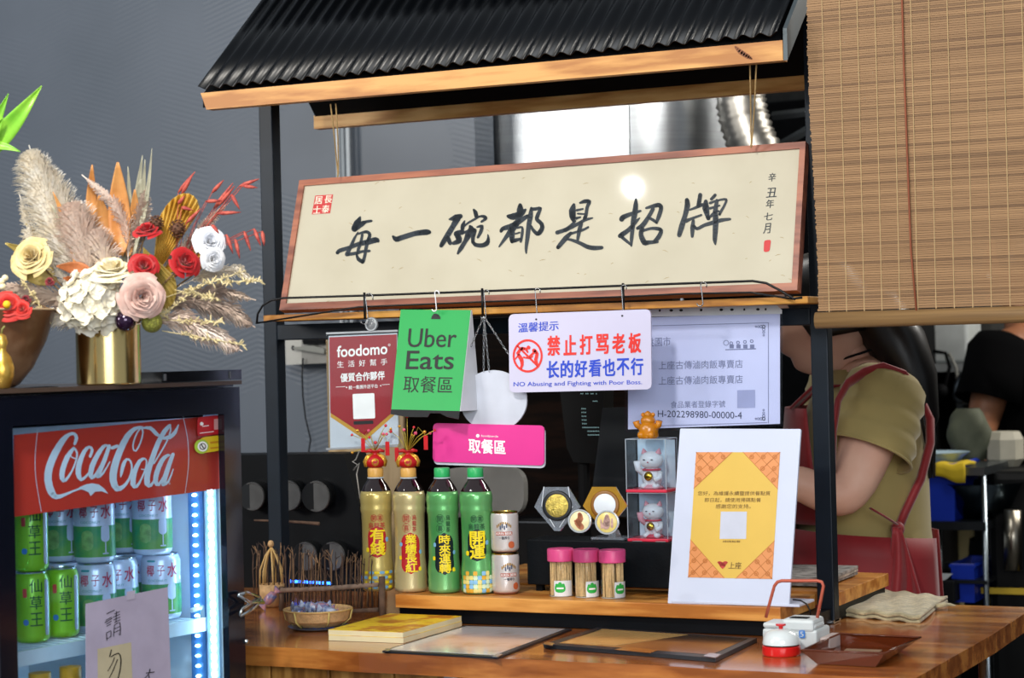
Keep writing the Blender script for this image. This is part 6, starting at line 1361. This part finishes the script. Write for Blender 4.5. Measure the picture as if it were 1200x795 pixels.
single(M().lathe(c, [(.06, 0), (.075, .02), (.09, .03), (.086, .03), (.07, .018), (0, .006)], 32), 'enamel_basin', mat('enamel', '#9ab0bc', .3, coat=.4), 'pale round basin with white rim behind the apron strap', 'basin', smooth=True, auto=50)
t = thing('yellow_cloth', Vector((kx(1115), YK+.04, za)), 'yellow cloth draped over the prep table edge', 'cloth')
M().grid(lambda u, v: Vector((kx(1097)+(kx(1131)-kx(1097))*u, YK-.012+.16*max(0, v-.3), za+.006+.003*math.sin(u*7+v*3)-.05*max(0, .3-v)*3*(.6+.4*u))), 14, 10).build('drape', mat('cloth_yellow', '#c0a418', .8, var=.1), t, smooth=True, solid=.008)
random.seed(6)
t = thing('grey_sack', Vector((kx(1108), YK+.28, za+.001)), 'lumpy grey-green sack standing behind the yellow cloth', 'bag')
def sackf(u, v):
    a = u*6.2832; r = .055*(math.sin(math.pi*(.12+.8*v))**.5)*(1+.10*math.sin(a*3+v*5)+.06*math.sin(a*5-v*9)); return Vector((kx(1104)+r*math.cos(a), YK+.28+r*math.sin(a)*.8, za+.001+.135*v))
M().grid(sackf, 32, 18).build('bag', mat('sack_grey', '#4a4e3e', .7, var=.2), t, smooth=True)
tz = PY(1180, 553, 5.1).z; tp = Vector((PY(1164, 545, 5.3).x+.03, 5.3, tz+.001)); t = thing('white_tub', tp, 'white faceted tub glimpsed behind the standing man', 'tub')
M().lathe(tp, [(.036, 0), (.05, .02), (.05, .07), (.04, .09)], 8).build('tub', mat('tub_white', '#a8a494', .5), t)
# wall shelf with cables and boxes
YS = 6.15; zs = PY(1120, 426, YS).z; t = thing('wall_shelf', (PY(1120, 426, YS).x, YS, zs), 'pale wall shelf with boxes at the back of the kitchen', 'shelf')
sx0, sx1 = PY(1087, 426, YS).x, PY(1152, 426, YS).x
M().bx(sx0, sx1+.5, YS, YS+.34, zs-.025, zs).build('board', mat('shelf_pale', '#9ba0a2', .5), t)
for x in (sx0+.08, sx1+.3): M().bx(x, x+.02, YS+.02, YS+.34, zs-.2, zs-.025).build('bracket', SS, t)
tag(single(M().bx(sx0+.01, sx0+.12, YS+.02, YS+.2, zs+.001, zs+.16, .01), 'white_box', mat('box_white', '#c2c8c8', .5), 'white box on the wall shelf beside the dark hair', 'box'))
single(M().bx(sx0+.14, sx0+.34, YS+.03, YS+.2, zs+.001, zs+.06, .01), 'cream_packet', mat('packet_cream', '#b8ac8c', .6, var=.2), 'row of cream packets on the wall shelf', 'packet')
single(M().bx(PY(1088, 480, 6.4).x, PY(1112, 480, 6.4).x, 6.4, 6.45, 0, zs-.21), 'white_pipe_panel', mat('pipe_panel', '#a9adb4', .4), 'pale upright panel below the wall shelf', 'panel')
single(M().bx(PY(1113, 480, 6.4).x, PY(1135, 480, 6.4).x, 6.4, 6.45, 0, zs-.21), 'cream_board', mat('cream_panel', '#b0a478', .5), 'cream upright panel under the wall shelf', 'panel')
cb_ = thing('dangling_cable', PY(1115, 470, 6.08), 'grey cable loop hanging from the wall shelf', 'cable')
M().tube([PY(x, y, 6.08) for x, y in ((1094, 412), (1108, 414), (1113, 430), (1108, 450), (1104, 458))], .006, 7).build('cable', MATTE, cb_, smooth=True)
M().tube([PY(x, y, 6.08) for x, y in ((1112, 414), (1120, 430), (1123, 450), (1119, 466), (1126, 470), (1133, 455), (1132, 440))], .005, 7).build('cable', mat('cable_grey', '#8a8a84', .4), cb_, smooth=True)
M().ball(PY(1103, 458, 6.08), .022, 10).build('plug', MATTE, cb_, smooth=True)
single(M().lathe(PY(1131, 455, 5.95), [(0, -.05), (.028, -.04), (.034, 0), (.028, .04), (0, .05)], 20, (.3, 0, 1), cap=False), 'steel_ladle', SS, 'shiny rounded steel scoop hanging under the shelf', 'utensil', smooth=True)
t = thing('stove_block', (PY(1200, 650, 5.1).x+.3, 5.3, 0), 'black stove block at the right edge of the kitchen', 'stove')
M().bx(PY(1158, 650, 5.1).x, .75, 5.1, 5.40, 0, PY(1180, 553, 5.1).z, .02).build('body', mat('stove_black', '#08090a', .5, spec=.2, var=.2), t)
M().tube([PY(1187, 598, 5.06), PY(1187, 668, 5.06)], .022, 16).build('steel_cylinder', mat('stove_steel', '#8a8478', .3, metal=1), t, smooth=True)
M().box(PY(1181, 693, 5.08), (.13, .01, .015)).build('yellow_strip', mat('strip_yellow', '#b89a28', .5), t)
t = thing('paper_box', (kx(1097), YK+.1, kz(690)), 'dark box with a white top panel low in the kitchen', 'box')
M().bx(kx(1077), kx(1117), YK-.03, YK+.2, kz(705), kz(680), .003).build('box', MATTE, t); b = Board(Plane((0, YK-.032, 0), (0, 1, 0))); m = M(); b.poly(m, [(1079, 671.5), (1117, 672.5), (1108, 680), (1079, 683)], .001); m.build('white_label', mat('label_pale', '#a4a8a8', .5), t)
# tall black shelf unit so the kitchen is not empty behind the certificate
t = thing('black_storage_unit', (PY(1010, 400, 5.6).x, 5.8, 0), 'dark storage unit in the unlit kitchen behind the woman', 'cabinet')
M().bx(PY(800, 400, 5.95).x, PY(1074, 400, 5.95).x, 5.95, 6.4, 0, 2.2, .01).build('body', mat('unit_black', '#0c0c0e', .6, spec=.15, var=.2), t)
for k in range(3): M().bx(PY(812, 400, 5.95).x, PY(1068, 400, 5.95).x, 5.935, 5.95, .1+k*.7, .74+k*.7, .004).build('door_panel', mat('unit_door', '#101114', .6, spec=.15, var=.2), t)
# ================================================================== PEOPLE
def skin_mesh(name, verts, edges, radii, material, parent, root=0, sub=2):
    off = WPOS[parent.name]; me = bpy.data.meshes.new(name); me.from_pydata([tuple(Vector(v)-off) for v in verts], edges, []); o = bpy.data.objects.new(name, me); COL.objects.link(o)
    md = o.modifiers.new('skin', 'SKIN'); md.use_smooth_shade = True
    for i, r in enumerate(radii):
        sv = me.skin_vertices[0].data[i]; sv.radius = (r, r) if not isinstance(r, tuple) else r; sv.use_root = (i == root)
    s2 = o.modifiers.new('sub', 'SUBSURF'); s2.levels = sub; s2.render_levels = sub
    me.materials.append(material); o.parent = parent
    # apply, so that the outline is real mesh data
    dg = bpy.context.evaluated_depsgraph_get(); nm = bpy.data.meshes.new_from_object(o.evaluated_get(dg)); o.modifiers.clear(); o.data = nm; nm.name = name
    for p in nm.polygons: p.use_smooth = True
    return o
def head(parent, c, fwd, up, size, skin, name='head'):
    f = Vector(fwd).normalized(); u = (Vector(up)-f*Vector(up).dot(f)).normalized(); s = f.cross(u)      # s = the head's right
    def sh(d):                                            # unit direction in (side, forward, up) -> point in head units (height 1)
        x, y, z = d; r = Vector((x*.335, y*.40, z*.50))
        if z < 0: r.x *= 1-.30*(-z)**1.3; r.y *= 1-.10*(-z)
        if y > 0:
            r.y += .085*math.exp(-((x*.335/.045)**2)-((z*.5+.05)/.065)**2)          # nose
            r.y += .045*math.exp(-((x*.335/.03)**2)-((z*.5-.03)/.09)**2)
            r.y += .030*math.exp(-((x*.335/.085)**2)-((z*.5+.21)/.035)**2)           # lips
            r.y += .035*math.exp(-((x*.335/.09)**2)-((z*.5+.38)/.06)**2)             # chin
            for e in (-1, 1): r.y -= .035*math.exp(-(((x*.335-e*.13)/.06)**2)-((z*.5-.02)/.045)**2)
            r.y -= .012*math.exp(-((x*.335/.08)**2)-((z*.5+.275)/.025)**2)
        return r
    W = lambda r: Vector(c)+(s*r.x+f*r.y+u*r.z)*size
    m = M(); nu, nv = 56, 44
    m.grid(lambda a, b_: W(sh((math.sin(math.pi*b_)*math.cos(a*6.28318), math.sin(math.pi*b_)*math.sin(a*6.28318), -math.cos(math.pi*b_)))), nu, nv); h = m.build(name, skin, parent, smooth=True, merge=True); WPOS[h.name] = WPOS[parent.name]
    for e in (-1, 1):
        M().ball(W(Vector((e*.13, .335, .02))), .045*size, 14).build('eye', mat('eye_white', '#d8d4cc', .2), h, smooth=True)
        M().ball(W(Vector((e*.13, .372, .015))), .018*size, 10).build('iris', mat('iris_dark', '#1c120c', .15), h, smooth=True)
        M().tube([W(Vector((e*(.07+.02*k), .362-.012*k, .10+.006*(2-abs(k-2))))) for k in range(6)], .010*size, 6).build('eyebrow', mat('brow', '#1c1410', .8), h, smooth=True)
        M().tube([W(Vector((e*.33, .02+.05*math.cos(t*.6), -.02+.09*math.sin(t*.6)))) for t in range(10)], .022*size, 8).build('ear', skin, h, smooth=True)
    M().tube([W(Vector((-.08+.02*k, .418+.012*(1-abs(k-4)/4)-abs(k-4)*.006, -.205+.004*abs(k-4)))) for k in range(9)], [.006*size, .012*size, .016*size, .017*size, .016*size, .017*size, .016*size, .012*size, .006*size], 8).build('lips', mat('lips', '#9a4a44', .45), h, smooth=True)
    return W, h
def loftring(m, rings, n=36):
    """rings: (centre, a-vector, b-vector); a closed ring each"""
    vs = []
    for c, a, b_ in rings:
        for k in range(n): t = 2*math.pi*k/n; vs.append(Vector(c)+Vector(a)*math.cos(t)+Vector(b_)*math.sin(t))
    return m.add(vs, [(i*n+k, i*n+(k+1) % n, (i+1)*n+(k+1) % n, (i+1)*n+k) for i in range(len(rings)-1) for k in range(n)])
def hand(parent, wrist, d, palm_n, skin, s=1.0, side=1, curl=.6):
    d = Vector(d).normalized(); pn = (Vector(palm_n)-d*Vector(palm_n).dot(d)).normalized(); w_ = d.cross(pn)*side; wr = Vector(wrist)
    m = M()
    def pf(u, v): a = u*6.283; ww = (.030+.012*math.sin(v*2.2))*s; return wr+d*(.092*s*v-.004)+w_*math.cos(a)*ww+pn*math.sin(a)*.0135*s*(1-.25*v)
    m.grid(pf, 20, 8); m.poly([pf(k/20, 1) for k in range(20)]); p = m.build('palm', skin, parent, smooth=True, merge=True)
    for k, L_ in enumerate((.068, .077, .072, .056)):
        o = wr+d*.083*s+w_*(.027-.018*k)*s; P = [o-d*.01]; a = .25; q = o
        for seg in (.42, .32, .26): 
            q = q+(d*math.cos(a)+pn*math.sin(a))*L_*seg*s; P.append(q); a += curl
        M().tube([P[0], o]+P[1:], [.0095*s, .0095*s, .0088*s, .008*s, .0062*s], 10).build('finger', skin, parent, smooth=True)
    o = wr+d*.028*s+w_*.026*s; M().tube([o, o+(w_*.8+d*.5)*.032*s, o+(w_*.7+d*1.4+pn*.4)*.034*s, o+(w_*.5+d*2.2+pn*.9)*.032*s], [.013*s, .0115*s, .010*s, .007*s], 10).build('thumb', skin, parent, smooth=True)
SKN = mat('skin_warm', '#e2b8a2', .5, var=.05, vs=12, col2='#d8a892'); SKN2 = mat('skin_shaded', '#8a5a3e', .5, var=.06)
# ------------------------------------------------------------------ the woman
Z = Vector((0, 0, 1)); fwd = Vector((-.96, -.22, 0)).normalized(); lef = Vector((-fwd.y, fwd.x, 0)); lef = lef if lef.y < 0 else -lef     # her left side faces the counter
D0 = 4.06
neck = PD(1006, 428, D0); sL = PD(1036, 462, 3.93); sR = PD(992, 452, 4.24); ch = PD(1010, 520, D0); wa = PD(1012, 620, D0+.01); pe = PD(1014, 700, D0+.02); hd = PD(961, 374, D0)
elL = PD(992, 592, 3.86); wrL = PD(915, 556, 3.84); elR = sR+Vector((-.04, .02, -.27)); wrR = elR+fwd*.20-lef*-.05+Vector((0, 0, .05))
wm = thing('person', (pe.x, pe.y, 0), 'woman in olive T-shirt and red apron bending her arm behind the shelf', 'person')
hip = [pe+lef*.085-Z*.05, pe-lef*.085-Z*.05]; kn = [Vector((h.x, h.y, .47))+fwd*.02 for h in hip]; an = [Vector((h.x, h.y, .07)) for h in hip]
V = [pe, wa, ch, neck-Z*.05, neck+fwd*.0, hd-Z*.04-fwd*.015, sL, elL, wrL, sR, elR, wrR, hip[0], kn[0], an[0], hip[1], kn[1], an[1], an[0]+fwd*.13-Z*.03, an[1]+fwd*.13-Z*.03]
E_ = [(0, 1), (1, 2), (2, 3), (3, 4), (4, 5), (3, 6), (6, 7), (7, 8), (3, 9), (9, 10), (10, 11), (0, 12), (12, 13), (13, 14), (0, 15), (15, 16), (16, 17), (14, 18), (17, 19)]
R_ = [.13, .105, .115, .062, .050, .05, .070, .050, .029, .065, .044, .029, .09, .058, .038, .09, .058, .038, .028, .028]
skin_mesh('body', V, E_, R_, SKN, wm)
Wf, hobj = head(wm, hd, (-.93, -.36, -.18), (-.16, .0, 1), .235, SKN)
hand(wm, wrL, (wrL-elL), lef*-1+Vector((0, 0, -.4)), SKN, 1, 1); hand(wm, wrR, (wrR-elR), lef+Vector((0, 0, -.4)), SKN, 1, -1)
# hair: cap, side falls and a long tail down the back
HAIR = mat('hair_black', '#0c0a0b', .35, var=.2, vs=90, stretch=(8, 8, 1), spec=.6)
def cap_(a, b_):
    th = a*6.28318; ph = b_*1.95; x, y, z = math.sin(ph)*math.cos(th), math.sin(ph)*math.sin(th), math.cos(ph)
    y2 = min(y, .62-.55*max(0, -z+.25)) ; return Wf(Vector((x*.375, y2*.44-.02, z*.54+.02)))
M().grid(cap_, 40, 20).build('hair_cap', HAIR, wm, smooth=True, solid=.004)
hb0 = hd-fwd*.05
tail = [hb0+Z*.02, PD(1028, 370, D0-.01), PD(1052, 405, D0-.02), PD(1068, 445, D0-.03), PD(1078, 490, D0-.02), PD(1080, 530, D0)]
M().tube(tail, [.05, .065, .062, .055, .040, .012], 18, flat=(.95, 1.1)).build('hair_tail', HAIR, wm, smooth=True)
random.seed(1)
for k in range(16):
    o = Vector((random.uniform(-.03, .03), random.uniform(-.04, .03), 0)); M().tube([p+o*(1 if i else .5)+Vector((0, 0, -.01*i)) for i, p in enumerate(tail)], [.012, .014, .013, .012, .009, .002], 7).build('hair_lock', HAIR, wm, smooth=True)
# T-shirt
TS = mat('tshirt_olive', '#9a8954', .8, var=.06, vs=10, bump=.35, bs=16, sheen=.2)
def ring(c, f_, l_, lean=0): return (c, fwd*f_, lef*l_+Z*lean)
m = M(); loftring(m, [ring(wa-Z*.07+fwd*.0, .140, .145), ring(wa, .132, .140), ring(wa*.5+ch*.5-fwd*.0, .130, .148), ring(ch-fwd*.0, .128, .162), ring(ch+Z*.06-fwd*.004, .116, .172), ring(ch+Z*.10-fwd*.006, .10, .166), ring(neck-Z*.045-fwd*.005, .085, .125), ring(neck-Z*.022, .066, .082), ring(neck-Z*.008, .060, .068)], 44)
m.build('tshirt', TS, wm, smooth=True)
def sleeve_(s0, e0, fr=.54, r0=.077, r1=.084):
    d = e0-s0; t_ = d.normalized(); a = (fwd-t_*fwd.dot(t_)).normalized(); b_ = t_.cross(a); m = M(); R = []
    for k in range(10):
        f = k/9; c = s0+d*fr*f; r = r0+(r1-r0)*f+.004*math.sin(k*2.1); R.append((c, a*r*(1.0+.10*f), b_*r*.96))
    top = [(s0-t_*.045, a*.03, b_*.03), (s0-t_*.036, a*.058, b_*.058), (s0-t_*.018, a*.075, b_*.075)]
    loftring(m, top+R, 32); o = m.build('sleeve', TS, wm, smooth=True, solid=.004)
    c, aa, bb = R[-1]; M().tube([c+aa*math.cos(t)+bb*math.sin(t) for t in [6.2832*k/40 for k in range(40)]], .0026, 6, closed=True).build('sleeve_hem', TS, wm, smooth=True)
sleeve_(sL, elL); sleeve_(sR, elR)
# apron
AP = mat('apron_red', '#7e0b15', .6, var=.08, vs=12, bump=.4, bs=9, sheen=.3)
def apron_skirt(u, v):
    a = -2.55+5.1*u; base = wa+Z*.02; fl_ = 1+.20*v+.03*math.sin(a*7)*v
    top_ = -.03*math.sin(a)*0 ; c = base*(1-v)+Vector((pe.x, pe.y, .42))*v
    return Vector((c.x, c.y, c.z))+fwd*math.cos(a)*.172*fl_+lef*math.sin(a)*.168*fl_+Z*(-.012*abs(a)*(1-v))
M().grid(apron_skirt, 60, 16).build('skirt', AP, wm, smooth=True, solid=.003)
def bib(u, v):
    a = (-1.15+2.3*u)*(1-.25*v); c = (wa+Z*.02)*(1-v)+(ch+Z*.075)*v; return c+fwd*math.cos(a)*(.170-.022*v)+lef*math.sin(a)*(.165+.01*v)
M().grid(bib, 26, 12).build('bib', AP, wm, smooth=True, solid=.003)
def strap(pts, wd=.018, name='strap', th=.25): M().tube(pts, wd, 10, flat=(th, 1)).build(name, AP, wm, smooth=True)
for sgn, sh_ in ((1, sL), (-1, sR)):
    fpt = ch+Z*.075+fwd*.128+lef*sgn*.085
    strap([fpt, ch+Z*.115+fwd*.085+lef*sgn*.092, neck-Z*.040+fwd*.02+lef*sgn*.088, neck-Z*.040-fwd*.062+lef*sgn*.085]+([PD(1078, 468, D0-.06)] if sgn > 0 else [ch+Z*.05-fwd*.14+lef*sgn*.085]), .018)
strap([PD(975, 560, D0-.20), PD(977, 505, D0-.215), PD(982, 470, D0-.215), PD(993, 450, D0-.20), PD(1012, 437, D0-.18), PD(1034, 431, D0-.18), PD(1056, 439, D0-.18), PD(1077, 466, D0-.13)], .0125, 'strap', .45)
# the near strap runs down her back to the tie at the waist
strap([neck-Z*.040-fwd*.062+lef*.085, PD(1078, 468, D0-.06), PD(1090, 492, D0-.08), PD(1090, 520, D0-.10), PD(1079, 562, D0-.12), PD(1060, 602, D0-.13), PD(1052, 622, D0-.13)], .0135, th=.65)
strap([PD(1020, 596, 3.868), PD(1034, 604, 3.87), PD(1050, 614, 3.885)], .009)
M().ball(PD(1052, 620, D0-.145), .014, 12).build('tie_knot', AP, wm, smooth=True)
M().grid(lambda u, v: PD(1046+10*u+34*v*(u-.2), 618+95*v, D0-.165+.02*math.sin(u*8+v*3)*v), 12, 10).build('tie_end', AP, wm, smooth=True, solid=.003)
cord = [neck+Z*.0+fwd*.055+lef*.01, neck+Z*.012+fwd*.03+lef*.05, neck+Z*.03-fwd*.03+lef*.055]; M().tube(cord, .0025, 6).build('neck_cord', MATTE, wm, smooth=True)
SH = mat('shoe_black', '#101012', .5); TR_ = mat('trousers_dark', '#17181c', .8)
for k in range(2):
    loft = M(); loftring(loft, [(hip[k]+Z*.05, fwd*.11, lef*.10), (hip[k]-Z*.1, fwd*.10, lef*.09), (kn[k], fwd*.072, lef*.07), (Vector((an[k].x, an[k].y, .12)), fwd*.056, lef*.056)], 24); loft.build('trouser_leg', TR_, wm, smooth=True, solid=.003)
    M().ball(an[k]+fwd*.055-Z*.025, .05, 16, (1.0, 1.0, .9)).build('heel', SH, wm, smooth=True) if False else None
    M().tube([Vector((an[k].x, an[k].y, .045))-fwd*.05, Vector((an[k].x, an[k].y, .05)), Vector((an[k].x, an[k].y, .04))+fwd*.10, Vector((an[k].x, an[k].y, .03))+fwd*.17], [.035, .045, .042, .024], 14, flat=(1, .9)).build('shoe', SH, wm, smooth=True)
# ------------------------------------------------------------------ the man
D2 = 5.75
pe2 = PD(1212, 640, D2); ch2 = PD(1208, 460, D2); nk2 = PD(1208, 375, D2); hd2 = PD(1192, 318, D2); sA = PD(1172, 412, D2-.12); eA = PD(1152, 495, D2-.16); wA = PD(1136, 546, D2-.22)
f2 = Vector((-.95, -.3, 0)).normalized(); l2 = Vector((-f2.y, f2.x, 0)); l2 = l2 if l2.y < 0 else -l2
sB = PD(1235, 415, D2+.15); eB = sB+Vector((.05, 0, -.27)); wB = eB+f2*.2
mn = thing('person', (pe2.x, pe2.y, 0), 'man in black T-shirt and apron at the right edge, arm reaching down', 'person')
hp = [pe2+l2*.09-Z*.05, pe2-l2*.09-Z*.05]; k2 = [Vector((h.x, h.y, .5)) for h in hp]; a2 = [Vector((h.x, h.y, .07)) for h in hp]
V = [pe2, pe2*.5+ch2*.5, ch2, nk2-Z*.05, nk2, hd2-Z*.04, sA, eA, wA, sB, eB, wB, hp[0], k2[0], a2[0], hp[1], k2[1], a2[1], a2[0]+f2*.14-Z*.03, a2[1]+f2*.14-Z*.03]
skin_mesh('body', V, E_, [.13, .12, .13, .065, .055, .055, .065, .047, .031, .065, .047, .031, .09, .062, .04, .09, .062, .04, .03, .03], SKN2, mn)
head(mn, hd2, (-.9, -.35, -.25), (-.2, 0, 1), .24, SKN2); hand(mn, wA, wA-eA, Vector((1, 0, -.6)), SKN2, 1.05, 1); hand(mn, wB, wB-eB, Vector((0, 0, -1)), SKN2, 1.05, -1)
BT = mat('tshirt_black', '#020203', .95, spec=.1, var=.1); fwd, lef, _f, _l = f2, l2, fwd, lef
m = M(); loftring(m, [ring(pe2-Z*.1, .17, .18), ring(pe2, .165, .175), ring(pe2*.5+ch2*.5, .16, .18), ring(ch2, .16, .20), ring(ch2+Z*.10, .145, .205), ring(nk2-Z*.07, .11, .15), ring(nk2-Z*.03, .075, .085)], 40); m.build('tshirt', BT, mn, smooth=True)
for s0, e0 in ((sA, eA), (sB, eB)):
    d = e0-s0; t_ = d.normalized(); a = (fwd-t_*fwd.dot(t_)).normalized(); b_ = t_.cross(a); m = M(); loftring(m, [(s0-t_*.05, a*.03, b_*.03), (s0-t_*.035, a*.07, b_*.07), (s0, a*.088, b_*.085), (s0+d*.35, a*.085, b_*.083), (s0+d*.72, a*.09, b_*.086)], 28); m.build('sleeve', BT, mn, smooth=True, solid=.004)
m = M(); loftring(m, [ring(pe2+Z*.02, .178, .185), ring(pe2-Z*.2, .20, .20), ring(pe2-Z*.5, .22, .21)], 36); m.build('apron', mat('apron_black', '#030304', .9, spec=.1), mn, smooth=True)
M().grid(lambda a, b_: hd2+Vector((math.sin(b_*1.7)*math.cos(a*6.283)*.088, math.sin(b_*1.7)*math.sin(a*6.283)*.10+.015, math.cos(b_*1.7)*.125+.015)), 30, 12).build('hair', HAIR, mn, smooth=True, solid=.004)
for k in range(2):
    m = M(); loftring(m, [(hp[k]+Z*.05, fwd*.12, lef*.11), (k2[k], fwd*.08, lef*.075), (Vector((a2[k].x, a2[k].y, .1)), fwd*.06, lef*.06)], 24); m.build('trouser_leg', TR_, mn, smooth=True, solid=.003)
    M().tube([Vector((a2[k].x, a2[k].y, .045))-fwd*.05, Vector((a2[k].x, a2[k].y, .05)), Vector((a2[k].x, a2[k].y, .04))+fwd*.10, Vector((a2[k].x, a2[k].y, .03))+fwd*.18], [.037, .047, .044, .026], 14, flat=(1, .9)).build('shoe', SH, mn, smooth=True)
